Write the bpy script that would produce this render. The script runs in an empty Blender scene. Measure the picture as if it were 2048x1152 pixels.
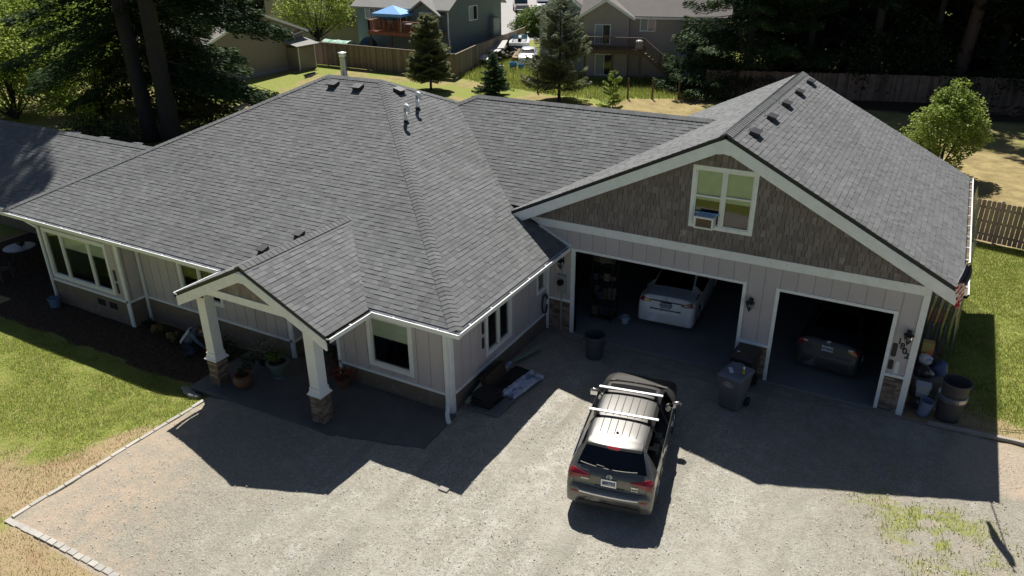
import bpy, math, random
import numpy as np
from mathutils import Vector, Matrix
R_ = math.radians
random.seed(7)
scene = bpy.context.scene
COL = scene.collection
# ---------------------------------------------------------------- camera
def cam_axes(yaw, pitch, roll):
    cy, sy, cp, sp = math.cos(yaw), math.sin(yaw), math.cos(pitch), math.sin(pitch)
    fwd = Vector((sy*cp, cy*cp, sp)); right = Vector((cy, -sy, 0)); up = right.cross(fwd)
    c, s = math.cos(roll), math.sin(roll)
    return right*c+up*s, up*c-right*s, fwd
cr, cu, cf = cam_axes(-0.511692, -0.4398918, -0.0091475)
camd = bpy.data.cameras.new('camera'); cam = bpy.data.objects.new('camera', camd); COL.objects.link(cam)
cam.matrix_world = Matrix(((cr.x, cu.x, -cf.x, 8.51917), (cr.y, cu.y, -cf.y, -19.02298), (cr.z, cu.z, -cf.z, 11.33271), (0, 0, 0, 1)))
camd.sensor_width = 36; camd.lens = 36*1529.3474/2048; camd.clip_start = .1; camd.clip_end = 3000
scene.camera = cam
# ---------------------------------------------------------------- light
SAZ, SEL = 0.5545, 0.9462           # sun stands up-left behind the house
sun_dir = Vector((-math.sin(SAZ)*math.cos(SEL), math.cos(SAZ)*math.cos(SEL), math.sin(SEL)))
w = bpy.data.worlds.new('World'); scene.world = w; w.use_nodes = True
nt = w.node_tree; bg = nt.nodes['Background']; sky = nt.nodes.new('ShaderNodeTexSky')
sky.sky_type = 'NISHITA'; sky.sun_disc = False; sky.sun_elevation = SEL
sky.sun_rotation = -SAZ; sky.air_density = .6; sky.dust_density = .6; sky.ozone_density = 1.2
nt.links.new(sky.outputs[0], bg.inputs[0]); bg.inputs[1].default_value = 0.05
sl = bpy.data.lights.new('sun', 'SUN'); sl.energy = 4.8; sl.angle = R_(.5); sl.color = (1, .955, .88)
so = bpy.data.objects.new('sun', sl); COL.objects.link(so); so.rotation_euler = sun_dir.to_track_quat('Z', 'Y').to_euler()
so.location = (-20, 40, 60)
scene.view_settings.view_transform = 'Standard'; scene.view_settings.look = 'None'
scene.view_settings.exposure = .50; scene.view_settings.gamma = 1
scene.render.engine = 'CYCLES'
scene.cycles.max_bounces = 6; scene.cycles.transparent_max_bounces = 12
# ---------------------------------------------------------------- materials
MATS = {}
def mat(name, col, rough=.8, noise=(), tone=0., bump=None, metal=0., spec=.5, col2=None, mixn=None, emit=None, alpha=1., stretch=None, coat=0.):
    if name in MATS: return MATS[name]
    m = bpy.data.materials.new(name); m.use_nodes = True; N = m.node_tree.nodes; L = m.node_tree.links
    b = N['Principled BSDF']; b.inputs['Roughness'].default_value = rough; b.inputs['Metallic'].default_value = metal
    b.inputs['Specular IOR Level'].default_value = spec; b.inputs['Coat Weight'].default_value = coat
    b.inputs['Coat Roughness'].default_value = .04
    tc = N.new('ShaderNodeTexCoord'); src = tc.outputs['Object']
    if stretch:
        mp = N.new('ShaderNodeMapping'); mp.inputs['Scale'].default_value = stretch; L.new(src, mp.inputs[0]); src = mp.outputs[0]
    cs = None
    if col2 is not None:
        sc, lo, hi = mixn or (3., .4, .6)
        n = N.new('ShaderNodeTexNoise'); n.inputs['Scale'].default_value = sc; n.inputs['Detail'].default_value = 4; L.new(src, n.inputs[0])
        r = N.new('ShaderNodeMapRange'); r.inputs[1].default_value = lo; r.inputs[2].default_value = hi; L.new(n.outputs[0], r.inputs[0])
        x = N.new('ShaderNodeMix'); x.data_type = 'RGBA'; x.inputs[6].default_value = (*col, 1); x.inputs[7].default_value = (*col2, 1)
        L.new(r.outputs[0], x.inputs[0]); cs = x.outputs[2]
    else:
        c = N.new('ShaderNodeRGB'); c.outputs[0].default_value = (*col, 1); cs = c.outputs[0]
    fac = None
    def addf(o, amt, fac):
        a = N.new('ShaderNodeMath'); a.operation = 'MULTIPLY_ADD'; L.new(o, a.inputs[0]); a.inputs[1].default_value = 2*amt; a.inputs[2].default_value = 1-amt
        if fac is None: return a.outputs[0]
        q = N.new('ShaderNodeMath'); q.operation = 'MULTIPLY'; L.new(a.outputs[0], q.inputs[0]); L.new(fac, q.inputs[1]); return q.outputs[0]
    for sc, am in noise:
        n = N.new('ShaderNodeTexNoise'); n.inputs['Scale'].default_value = sc; n.inputs['Detail'].default_value = 3; L.new(src, n.inputs[0])
        fac = addf(n.outputs[0], am*1.6, fac)
    if tone:
        at = N.new('ShaderNodeAttribute'); at.attribute_name = 'tone'; fac = addf(at.outputs['Fac'], tone, fac)
    if fac is not None:
        v = N.new('ShaderNodeVectorMath'); v.operation = 'SCALE'; L.new(cs, v.inputs[0]); L.new(fac, v.inputs['Scale']); cs = v.outputs[0]
    L.new(cs, b.inputs['Base Color'])
    if bump:
        sc, st, di = bump
        n = N.new('ShaderNodeTexNoise'); n.inputs['Scale'].default_value = sc; n.inputs['Detail'].default_value = 5; L.new(src, n.inputs[0])
        bp = N.new('ShaderNodeBump'); bp.inputs['Strength'].default_value = st; bp.inputs['Distance'].default_value = di
        L.new(n.outputs[0], bp.inputs['Height']); L.new(bp.outputs[0], b.inputs['Normal'])
    if emit: b.inputs['Emission Color'].default_value = (*emit[0], 1); b.inputs['Emission Strength'].default_value = emit[1]
    if alpha < 1: b.inputs['Alpha'].default_value = alpha
    MATS[name] = m; return m
def glass_mat(name, tint=(.75, .85, .8), ior=1.7, rough=.02, refl=1.):
    m = bpy.data.materials.new(name); m.use_nodes = True; N = m.node_tree.nodes; L = m.node_tree.links
    N.remove(N['Principled BSDF']); o = N['Material Output']
    t = N.new('ShaderNodeBsdfTransparent'); t.inputs[0].default_value = (*tint, 1)
    g = N.new('ShaderNodeBsdfGlossy'); g.inputs['Roughness'].default_value = rough; g.inputs[0].default_value = (refl, refl, refl, 1)
    f = N.new('ShaderNodeFresnel'); f.inputs[0].default_value = ior; x = N.new('ShaderNodeMixShader')
    L.new(f.outputs[0], x.inputs[0]); L.new(t.outputs[0], x.inputs[1]); L.new(g.outputs[0], x.inputs[2]); L.new(x.outputs[0], o.inputs[0])
    MATS[name] = m; return m
def foliage(name, col, col2, trans=.25, tone=.35, rough=.6, spec=.25):
    if name in MATS: return MATS[name]
    m = bpy.data.materials.new(name); m.use_nodes = True; N = m.node_tree.nodes; L = m.node_tree.links
    b = N['Principled BSDF']; b.inputs['Roughness'].default_value = rough; b.inputs['Specular IOR Level'].default_value = spec
    at = N.new('ShaderNodeAttribute'); at.attribute_name = 'tone'
    x = N.new('ShaderNodeMix'); x.data_type = 'RGBA'; x.inputs[6].default_value = (*col, 1); x.inputs[7].default_value = (*col2, 1)
    L.new(at.outputs['Fac'], x.inputs[0]); L.new(x.outputs[2], b.inputs['Base Color'])
    tr = N.new('ShaderNodeBsdfTranslucent'); L.new(x.outputs[2], tr.inputs[0]); ms = N.new('ShaderNodeMixShader'); ms.inputs[0].default_value = trans
    L.new(b.outputs[0], ms.inputs[1]); L.new(tr.outputs[0], ms.inputs[2]); L.new(ms.outputs[0], N['Material Output'].inputs[0])
    MATS[name] = m; return m

WHITE = mat('white_paint', (.87, .90, .93), .45, noise=((3, .05), (25, .04)))
WHITEW = mat('weathered_white_paint', (.88, .91, .93), .55, noise=((5, .08), (40, .06)), col2=(.66, .62, .56), mixn=(14, .62, .78))
SIDING = mat('greige_siding_paint', (.55, .505, .525), .75, noise=((2, .05), (60, .07)), tone=.04, bump=(90, .25, .01))
SKIRT = mat('brown_skirting_paint', (.20, .155, .12), .8, noise=((2, .1), (40, .08)), col2=(.27, .23, .19), mixn=(3.5, .55, .72))
SHAKE = mat('cedar_shake_brown', (.235, .20, .19), .85, noise=((50, .15),), tone=.24, bump=(60, .4, .01), col2=(.36, .33, .31), mixn=(7, .60, .75), stretch=(1, 1, .35))
STONE = mat('ledger_stone', (.23, .175, .14), .85, noise=((9, .25), (40, .15)), tone=.45, bump=(30, .5, .02))
MORTAR = mat('dark_mortar', (.07, .06, .055), .9)
ROOF = mat('charcoal_asphalt_shingle', (.156, .161, .165), .9, noise=((.3, .13), (1.3, .08), (90, .16)), tone=.20, bump=(160, .5, .006), spec=.3)
ROOFD = mat('drip_edge_dark', (.012, .012, .014), .5)
GRIT = mat('gutter_debris', (.10, .078, .05), .95, noise=((20, .4), (6, .3)), col2=(.19, .15, .10), mixn=(12, .45, .6))
DARK = mat('dark_void', (.012, .012, .013), .9)
BLACKP = mat('black_plastic', (.022, .022, .024), .42, noise=((10, .2),))
BLKMET = mat('black_cast_metal', (.03, .028, .026), .4, metal=.4)
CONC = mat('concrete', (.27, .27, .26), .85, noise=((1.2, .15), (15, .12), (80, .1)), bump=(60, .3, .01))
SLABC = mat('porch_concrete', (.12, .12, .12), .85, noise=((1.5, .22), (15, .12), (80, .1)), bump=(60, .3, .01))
GAL = mat('galvanised_steel', (.42, .44, .48), .28, metal=.9, noise=((6, .2),))
PVC = mat('white_pvc', (.82, .83, .82), .35)
RUBBER = mat('tyre_rubber', (.02, .02, .021), .75, noise=((30, .2),))
CHROME = mat('chrome', (.75, .76, .78), .12, metal=1.)
ALU = mat('brushed_aluminium', (.82, .83, .85), .3, metal=.85)
BLIND = mat('window_blind', (.80, .85, .78), .8, noise=((4, .08),))
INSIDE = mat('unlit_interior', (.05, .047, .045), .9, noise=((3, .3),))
WOODD = mat('weathered_fence_wood', (.20, .155, .125), .85, noise=((4, .2), (30, .25)), tone=.30, stretch=(4, 4, .5), bump=(40, .4, .01))
PANE = glass_mat('window_glass', (.88, .92, .90), 1.85)
TINT = glass_mat('tinted_car_glass', (.045, .05, .055), 1.55, .03)
CARGL = glass_mat('car_glass', (.35, .38, .38), 1.5, .03)

# ---------------------------------------------------------------- mesh helpers
def tag(o, label=None, cat=None, group=None, kind=None):
    if label: o['label'] = label
    if cat: o['category'] = cat
    if group: o['group'] = group
    if kind: o['kind'] = kind
    return o
def thing(name, label, cat, loc=(0, 0, 0), rz=0., group=None):
    o = bpy.data.objects.new(name, None); o.empty_display_size = .2; COL.objects.link(o)
    o.location = loc; o.rotation_euler = (0, 0, rz); return tag(o, label, cat, group)
def link(name, me, m, parent=None, smooth=False):
    o = bpy.data.objects.new(name, me); COL.objects.link(o)
    if m: me.materials.append(m)
    if parent is not None: o.parent = parent
    if smooth: me.shade_smooth()
    return o
class PF:       # a wall frame: u along U, v up, n out of the wall
    def __init__(s, O, U, N, W=(0, 0, 1)): s.O, s.U, s.N, s.W = Vector(O), Vector(U).normalized(), Vector(N).normalized(), Vector(W).normalized()
    def p(s, u, v, n=0.): return s.O+s.U*u+s.W*v+s.N*n
class MB:
    def __init__(s): s.V, s.F, s.T = [], [], []
    def face(s, pts, t=.5):
        k = len(s.V); s.V += [tuple(p) for p in pts]; s.F.append(tuple(range(k, k+len(pts)))); s.T.append(t)
    def hexa(s, P, t=.5):    # 8 points: bottom 0-3 ccw, top 4-7
        k = len(s.V); s.V += [tuple(p) for p in P]
        for f in ((3, 2, 1, 0), (4, 5, 6, 7), (0, 1, 5, 4), (1, 2, 6, 5), (2, 3, 7, 6), (3, 0, 4, 7)):
            s.F.append(tuple(k+i for i in f)); s.T.append(t)
        return s
    def box(s, x0, x1, y0, y1, z0, z1, t=.5):
        return s.hexa([(x0, y0, z0), (x1, y0, z0), (x1, y1, z0), (x0, y1, z0), (x0, y0, z1), (x1, y0, z1), (x1, y1, z1), (x0, y1, z1)], t)
    def pbox(s, f, u0, u1, v0, v1, n0, n1, t=.5):
        return s.hexa([f.p(u0, v0, n1), f.p(u1, v0, n1), f.p(u1, v0, n0), f.p(u0, v0, n0), f.p(u0, v1, n1), f.p(u1, v1, n1), f.p(u1, v1, n0), f.p(u0, v1, n0)], t)
    def obox(s, c, size, rot=(0, 0, 0), t=.5):
        from mathutils import Euler
        M = Euler(rot).to_matrix(); c = Vector(c); a, b, d = size[0]/2, size[1]/2, size[2]/2
        return s.hexa([c+M@Vector(q) for q in ((-a, -b, -d), (a, -b, -d), (a, b, -d), (-a, b, -d), (-a, -b, d), (a, -b, d), (a, b, d), (-a, b, d))], t)
    def beam(s, a, b, w, h, t=.5, up=(0, 0, 1)):
        a, b = Vector(a), Vector(b); d = (b-a).normalized(); up = Vector(up)
        sd = d.cross(up)
        if sd.length < 1e-4: sd = Vector((1, 0, 0))
        sd.normalize(); u = sd.cross(d)
        q = [(-w/2, -h/2), (w/2, -h/2), (w/2, h/2), (-w/2, h/2)]
        return s.hexa([a+sd*x+u*y for x, y in q]+[b+sd*x+u*y for x, y in q], t)
    def prism(s, pts, ext, t=.5):      # planar polygon extruded by ext
        e = Vector(ext); n = len(pts); P = [Vector(p) for p in pts]; k = len(s.V)
        nn = (P[1]-P[0]).cross(P[2]-P[0])
        if nn.dot(e) > 0: P.reverse()
        s.V += [tuple(p) for p in P]+[tuple(p+e) for p in P]
        s.F.append(tuple(range(k, k+n))); s.F.append(tuple(range(k+2*n-1, k+n-1, -1))); s.T += [t, t]
        for i in range(n):
            j = (i+1) % n; s.F.append((k+j, k+i, k+n+i, k+n+j)); s.T.append(t)
        return s
    def tube(s, pts, r, n=8, cap=True, t=.5):
        pts = [Vector(p) for p in pts]; rs = r if isinstance(r, (list, tuple)) else [r]*len(pts); k = len(s.V); pu = None
        for i, p in enumerate(pts):
            d = (pts[min(i+1, len(pts)-1)]-pts[max(i-1, 0)]).normalized()
            if pu is None: pu = d.orthogonal().normalized()
            u = (pu-d*pu.dot(d)); u = u.normalized() if u.length > 1e-5 else d.orthogonal().normalized(); pu = u; v = d.cross(u)
            for j in range(n):
                a = 2*math.pi*j/n; s.V.append(tuple(p+(u*math.cos(a)+v*math.sin(a))*rs[i]))
        for i in range(len(pts)-1):
            for j in range(n):
                j2 = (j+1) % n; s.F.append((k+i*n+j, k+i*n+j2, k+(i+1)*n+j2, k+(i+1)*n+j)); s.T.append(t)
        if cap:
            s.F.append(tuple(k+j for j in range(n-1, -1, -1))); s.F.append(tuple(k+(len(pts)-1)*n+j for j in range(n))); s.T += [t, t]
        return s
    def lathe(s, c, prof, n=20, t=.5, sx=1., sy=1.):
        k = len(s.V)
        for r, z in prof:
            for j in range(n):
                a = 2*math.pi*j/n; s.V.append((c[0]+math.cos(a)*r*sx, c[1]+math.sin(a)*r*sy, c[2]+z))
        for i in range(len(prof)-1):
            for j in range(n):
                j2 = (j+1) % n; s.F.append((k+i*n+j, k+i*n+j2, k+(i+1)*n+j2, k+(i+1)*n+j)); s.T.append(t)
        if prof[0][0] > 1e-4: s.F.append(tuple(k+j for j in range(n-1, -1, -1))); s.T.append(t)
        if prof[-1][0] > 1e-4: s.F.append(tuple(k+(len(prof)-1)*n+j for j in range(n))); s.T.append(t)
        return s
    def blob(s, c, r, n=10, m=7, jit=.12, t=.5, seed=0):
        rg = random.Random(seed); k = len(s.V)
        rx, ry, rz = r if isinstance(r, (tuple, list)) else (r, r, r)
        for i in range(m+1):
            ph = math.pi*i/m
            for j in range(n):
                a = 2*math.pi*j/n; q = 1+rg.uniform(-jit, jit)
                s.V.append((c[0]+rx*q*math.sin(ph)*math.cos(a), c[1]+ry*q*math.sin(ph)*math.sin(a), c[2]-rz*q*math.cos(ph)))
        for i in range(m):
            for j in range(n):
                j2 = (j+1) % n; s.F.append((k+i*n+j, k+i*n+j2, k+(i+1)*n+j2, k+(i+1)*n+j)); s.T.append(t)
        return s
    def build(s, name, m, parent=None, smooth=False, bevel=0., tone=True):
        me = bpy.data.meshes.new(name); me.from_pydata(s.V, [], s.F); me.validate(clean_customdata=False)
        if tone and len(me.polygons) == len(s.T):
            a = me.attributes.new('tone', 'FLOAT', 'FACE'); a.data.foreach_set('value', np.array(s.T, 'f'))
        o = link(name, me, m, parent, smooth)
        if bevel:
            b = o.modifiers.new('bevel', 'BEVEL'); b.width = bevel; b.segments = 2; b.limit_method = 'ANGLE'; b.angle_limit = R_(40)
        return o
def npmesh(name, V, F, m, parent=None, tone=None, smooth=False):
    V = np.ascontiguousarray(V, 'f'); F = np.ascontiguousarray(F, 'i'); k = F.shape[1]
    me = bpy.data.meshes.new(name); me.vertices.add(len(V)); me.vertices.foreach_set('co', V.ravel())
    me.loops.add(F.size); me.loops.foreach_set('vertex_index', F.ravel())
    me.polygons.add(len(F)); me.polygons.foreach_set('loop_start', np.arange(0, F.size, k, dtype='i'))
    me.update(calc_edges=True)
    if tone is not None:
        a = me.attributes.new('tone', 'FLOAT', 'FACE'); a.data.foreach_set('value', np.ascontiguousarray(tone, 'f'))
    return link(name, me, m, parent, smooth)
def text_part(name, s, size, m, f, u, v, n, parent, ext=.004, rot=0., bold=0.):
    cu_ = bpy.data.curves.new('txt', 'FONT'); cu_.body = s; cu_.size = size; cu_.extrude = ext; cu_.align_x = 'CENTER'; cu_.align_y = 'CENTER'; cu_.offset = bold
    to = bpy.data.objects.new('txt', cu_); COL.objects.link(to)
    dg = bpy.context.evaluated_depsgraph_get(); me = bpy.data.meshes.new_from_object(to.evaluated_get(dg)); me.name = name
    bpy.data.objects.remove(to)
    U, W, N = f.U, f.W, f.N
    c, s_ = math.cos(rot), math.sin(rot); U2 = U*c+W*s_; W2 = W*c-U*s_; p = f.p(u, v, n)
    me.transform(Matrix(((U2.x, W2.x, N.x, p.x), (U2.y, W2.y, N.y, p.y), (U2.z, W2.z, N.z, p.z), (0, 0, 0, 1))))
    me.materials.clear(); return link(name, me, m, parent)
def copy_tree(o, parent=None):
    c = o.copy(); COL.objects.link(c); c.parent = parent
    for ch in [x for x in bpy.data.objects if x.parent == o]: copy_tree(ch, c)
    return c
def clip(poly, hp):       # convex clip of 2D polygon by half planes (a,b,c): a x + b y <= c
    for a, b, c in hp:
        out = []; n = len(poly)
        for i in range(n):
            p, q = poly[i], poly[(i+1) % n]; dp, dq = a*p[0]+b*p[1]-c, a*q[0]+b*q[1]-c
            if dp <= 0: out.append(p)
            if (dp < 0 < dq) or (dq < 0 < dp):
                t = dp/(dp-dq); out.append((p[0]+t*(q[0]-p[0]), p[1]+t*(q[1]-p[1])))
        poly = out
        if len(poly) < 3: return []
    return poly
def halfplanes(poly):
    A = sum(poly[i][0]*poly[(i+1) % len(poly)][1]-poly[(i+1) % len(poly)][0]*poly[i][1] for i in range(len(poly)))
    if A < 0: poly = poly[::-1]
    hp = []
    for i in range(len(poly)):
        p, q = poly[i], poly[(i+1) % len(poly)]; dx, dy = q[0]-p[0], q[1]-p[1]; l = math.hypot(dx, dy)
        if l < 1e-6: continue
        a, b = dy/l, -dx/l; hp.append((a, b, a*p[0]+b*p[1]))
    return hp
def tiles(mb, f, poly, row, wr, th, ragged=0., base=.004, seed=1, gap=.004, vstart=None):
    """overlapping courses of tabs on frame f inside convex polygon poly (u, v)"""
    rg = random.Random(seed); hp = halfplanes(poly); u0 = min(p[0] for p in poly); u1 = max(p[0] for p in poly)
    v0 = min(p[1] for p in poly) if vstart is None else vstart; v1 = max(p[1] for p in poly)
    k = 0; v = v0
    while v < v1:
        u = u0-rg.uniform(0, wr[1]); rt = rg.uniform(-.12, .12)
        while u < u1:
            wd = rg.uniform(*wr); g = gap; t = rg.uniform(.6, 1.)*th if not isinstance(th, tuple) else rg.choice(th)
            jv = rg.uniform(-ragged, ragged) if ragged else 0.
            q = [(u+g/2, v+jv), (u+wd-g/2, v+jv), (u+wd-g/2, v+row+ragged), (u+g/2, v+row+ragged)]
            pol = clip(q, hp)
            if pol:
                tn = min(1, max(0, .5+rt*.6+rg.choice((-.28, -.05, .08, .30))+rg.uniform(-.12, .12)))
                hgt = lambda vv: base+t*(1-(vv-v-jv)/(row+ragged))*1.0
                top = [f.p(a, b, hgt(b)) for a, b in pol]; mb.face(top, tn); n = len(pol)
                for i in range(n):
                    a, b = pol[i], pol[(i+1) % n]
                    if b[1] > v+row*.98 and a[1] > v+row*.98: continue
                    mb.face([f.p(a[0], a[1], -.004), f.p(b[0], b[1], -.004), top[(i+1) % n], top[i]], tn*.8)
            u += wd
        v += row; k += 1
def roof_face(mb, deck, eave0, eave1, poly3, row=.142, seed=1, wr=(.14, .27), th=(.006, .007, .013), deckth=.10):
    """poly3: world polygon lying in the roof plane; eave0->eave1 is the eave direction (u), outward normal up"""
    e0 = Vector(eave0); U = (Vector(eave1)-e0).normalized(); P = [Vector(p) for p in poly3]
    n = (P[1]-P[0]).cross(P[2]-P[0]).normalized()
    if n.z < 0: n = -n
    W = n.cross(U).normalized()
    f = PF(e0, U, n, W); pol = [((p-e0).dot(U), (p-e0).dot(W)) for p in P]
    tiles(mb, f, pol, row, wr, th, seed=seed, vstart=0. if min(q[1] for q in pol) > -.3 else None)
    deck.prism([tuple(p-n*.003) for p in P], tuple(-n*deckth))
    return f
def caps(mb, a, b, na, nb, hw=.165, seg=.15, lift=.026, seed=3):
    a, b = Vector(a), Vector(b); L = (b-a).length; d = (b-a)/L; na, nb = Vector(na).normalized(), Vector(nb).normalized(); rg = random.Random(seed)
    m = (na+nb).normalized(); sa = d.cross(na).normalized(); sb = d.cross(nb).normalized()
    if sa.dot(nb) > 0: sa = -sa
    if sb.dot(na) > 0: sb = -sb
    k = int(L/seg)+1
    for i in range(k):
        p0 = a+d*min(L, i*seg); p1 = a+d*min(L, (i+1)*seg+.02); t = rg.uniform(.2, .8)
        h0, h1 = lift+.014, lift
        for s_, nv in ((sa, na), (sb, nb)):
            q0, q1 = p0+m*h0, p1+m*h1; r0, r1 = p0+s_*hw+nv*(h0*.8), p1+s_*hw+nv*(h1*.8)
            mb.face([q0, q1, r1, r0], t); mb.face([r0, r1, r1-nv*.03, r0-nv*.03], t*.7)
            mb.face([q0, r0, r0-nv*.02, q0-nv*.02], t*.6)
def holes(u0, u1, v0, v1, hs):
    """rectangle minus holes -> rects"""
    us = sorted({u0, u1, *[min(max(h[i], u0), u1) for h in hs for i in (0, 1)]}); out = []
    for i in range(len(us)-1):
        a, b = us[i], us[i+1]; c = (a+b)/2
        if b-a < 1e-4: continue
        vs = sorted([(max(h[2], v0), min(h[3], v1)) for h in hs if h[0] <= c <= h[1]]); v = v0
        for lo, hi in vs:
            if lo-v > 1e-4: out.append((a, b, v, lo))
            v = max(v, hi)
        if v1-v > 1e-4: out.append((a, b, v, v1))
    return out
def boards(mb, f, rects, pitch=.406, gap=.024, th=.018, off=0.):
    for u0, u1, v0, v1 in rects:
        k0 = math.floor((u0-off)/pitch)
        for k in range(k0, int((u1-off)/pitch)+2):
            a, b = max(u0, off+k*pitch+gap/2), min(u1, off+(k+1)*pitch-gap/2)
            if b-a > .005: mb.pbox(f, a, b, v0, v1, 0, th, random.random())
# ---------------------------------------------------------------- terrain
def vnoise(x, y, sc, seed, octv=3):
    out = np.zeros_like(x); amp = 1.; tot = 0.
    for o in range(octv):
        rs = np.random.RandomState(seed+o); T = rs.rand(256, 256); X, Y = x*sc*2**o+37., y*sc*2**o+91.
        xi, yi = np.floor(X).astype(int), np.floor(Y).astype(int); fx, fy = X-xi, Y-yi; fx, fy = fx*fx*(3-2*fx), fy*fy*(3-2*fy)
        g = lambda a, b: T[a % 256, b % 256]
        out += amp*((g(xi, yi)*(1-fx)+g(xi+1, yi)*fx)*(1-fy)+(g(xi, yi+1)*(1-fx)+g(xi+1, yi+1)*fx)*fy); tot += amp; amp *= .5
    return out/tot
sst = lambda e0, e1, x: (lambda t: t*t*(3-2*t))(np.clip((x-e0)/(e1-e0), 0, 1))
def gz(x, y):
    x, y = np.asarray(x, float), np.asarray(y, float)
    h = -.33*sst(-6, -9.5, x)*sst(3, -1, y)*sst(-23.5, -20, x)*sst(-19.5, -17, y)
    return h
GXL = -7.25
def zones(x, y):
    n1 = vnoise(x, y, .35, 1); n2 = vnoise(x, y, 1.3, 5); n3 = vnoise(x, y, 4., 9)
    wob = (n2-.5)*.5
    grav = sst(-.05, .05, x-GXL)*sst(-.05, .05, y+13.2)*sst(.05, -.05, y+.12+0*x)*1.
    # dry, dirty gravel towards the brick edging; clean grey in the middle
    g_clean = grav*sst(-6.9, -1.2, x+(n1-.5)*5+(y+10)*.10)
    g = .45*grav+.55*g_clean
    green = np.zeros_like(x); dirt_shade = np.zeros_like(x)
    # front lawn: green away from the edging
    fl = (x < GXL)
    d = sst(.35, 1.7, (-7.25-x)*1.0+(y+10.0)*.62+(n1-.5)*2.2+wob*1.5)*sst(-13.0, -11.8, y+(n1-.5)*1.6+(-7.25-x)*.15)
    green = np.where(fl & (y < -7.0), d*(.55+.6*n2), green)
    bl = (y < -13.2) & (x >= -12); green = np.where(bl, sst(.45, .7, n1+.2*(n2-.5))*.62, green); green = np.where(fl & (y < -9), np.maximum(green, sst(.55, .75, n2)*.35), green)
    green = np.where((y < -20), .8, green); green = np.where((y < -13.3) & (x > -2.5), .85, green)
    bed = sst(-18.9, -18.5, x)*sst(-6.9, -7.2, x)*sst(-7.55, -7.3, y+.3*(n2-.5))*sst(4.9, 4.6, y)
    green = green*(1-bed)
    # side lawn
    sl = (x > 9.2) & (y > -.1) & (y < 14.3)
    green = np.where(sl, (.62+.55*(n2-.25))*sst(.15, 1.5, y+wob*2), green)
    # back yard
    bk = (y > 14.3) | ((y > 10) & (x < 9.2)) | (x < -23.9) | ((x < -18.6) & (y > 0))
    gb = .34+.60*sst(.42, .66, n1)+.5*(n2-.5)
    gb = gb*sst(13, -20, x+.3*y*0)+.0
    gb = gb*(.35+.65*sst(-8, -22, x))
    green = np.where(bk, gb, green)
    # lush neighbour plot behind the posts
    ang = (x+11.6)*(-.454)+(y-34.2)*.891
    ang2 = (y-33.3)-(x+18.6)*(-.30)
    ny = np.where(x > -11.6, ang > 0, ang2 > 0) & (x > -29.8) & (x < -5)
    green = np.where(ny, .95+.3*(n2-.5), green)
    # weeds on the gravel by the right edge
    wd = sst(.50, .66, n2*.55+n3*.45+.10*np.exp(-((x-10.2)/1.6)**2-((y+4.2)/1.7)**2)*2.2-.04)
    wr = np.exp(-((x-10.3)/2.0)**2-((y+4.3)/2.0)**2)+.6*np.exp(-((x-8.2)/2.2)**2-((y+2.2)/1.5)**2)
    green = np.where(grav > .5, wd*wr*.54+.3*sst(.5, .8, wr+n3*.4)*.35, green)
    g = g*(1-.55*np.where(grav > .5, np.clip(wr*1.2, 0, 1), 0)*n2)
    g = np.where((grav > .5) & (x > 9.8), g*(1-.75*sst(9.8, 11.2, x+(n1-.5)*2)*sst(-3.2, -1.0, y+(n2-.5)*1.5)), g)
    # green fringe on the gravel under the edging
    fr = grav*np.exp(-((x-GXL-.15)/.35)**2)*n3; green = np.maximum(green, fr*.8)
    dirt_shade = bed
    dirt_shade = np.where((x < -18) & (x > -23.8) & (y > -6.6) & (y < -2), 1, dirt_shade); green = np.where((x < -18) & (x > -23.8) & (y > -6.6) & (y < -2), 0, green)  # patio: shade under the wing eave put into the colour as dark soil
    leaf = sst(34.5, 40, y+(n1-.5)*5)*sst(-8, -5, x); dirt_shade = np.maximum(dirt_shade, .8*leaf); green = np.where((x > -6) & (y > 27), np.maximum(green, .6*sst(27, 33, y+(n1-.5)*4)*n2*1.3), green)
    dirt_shade = np.where((x < -1.2) & (x > -18) & (y > -5.6) & (y < 9), 1, dirt_shade)
    dirt_shade = np.where((x > -29.5) & (x < -24) & (y > 4) & (y < 12), .5, dirt_shade)
    return np.clip(g, 0, 1), np.clip(green, 0, 1), np.clip(dirt_shade, 0, 1)
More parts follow.
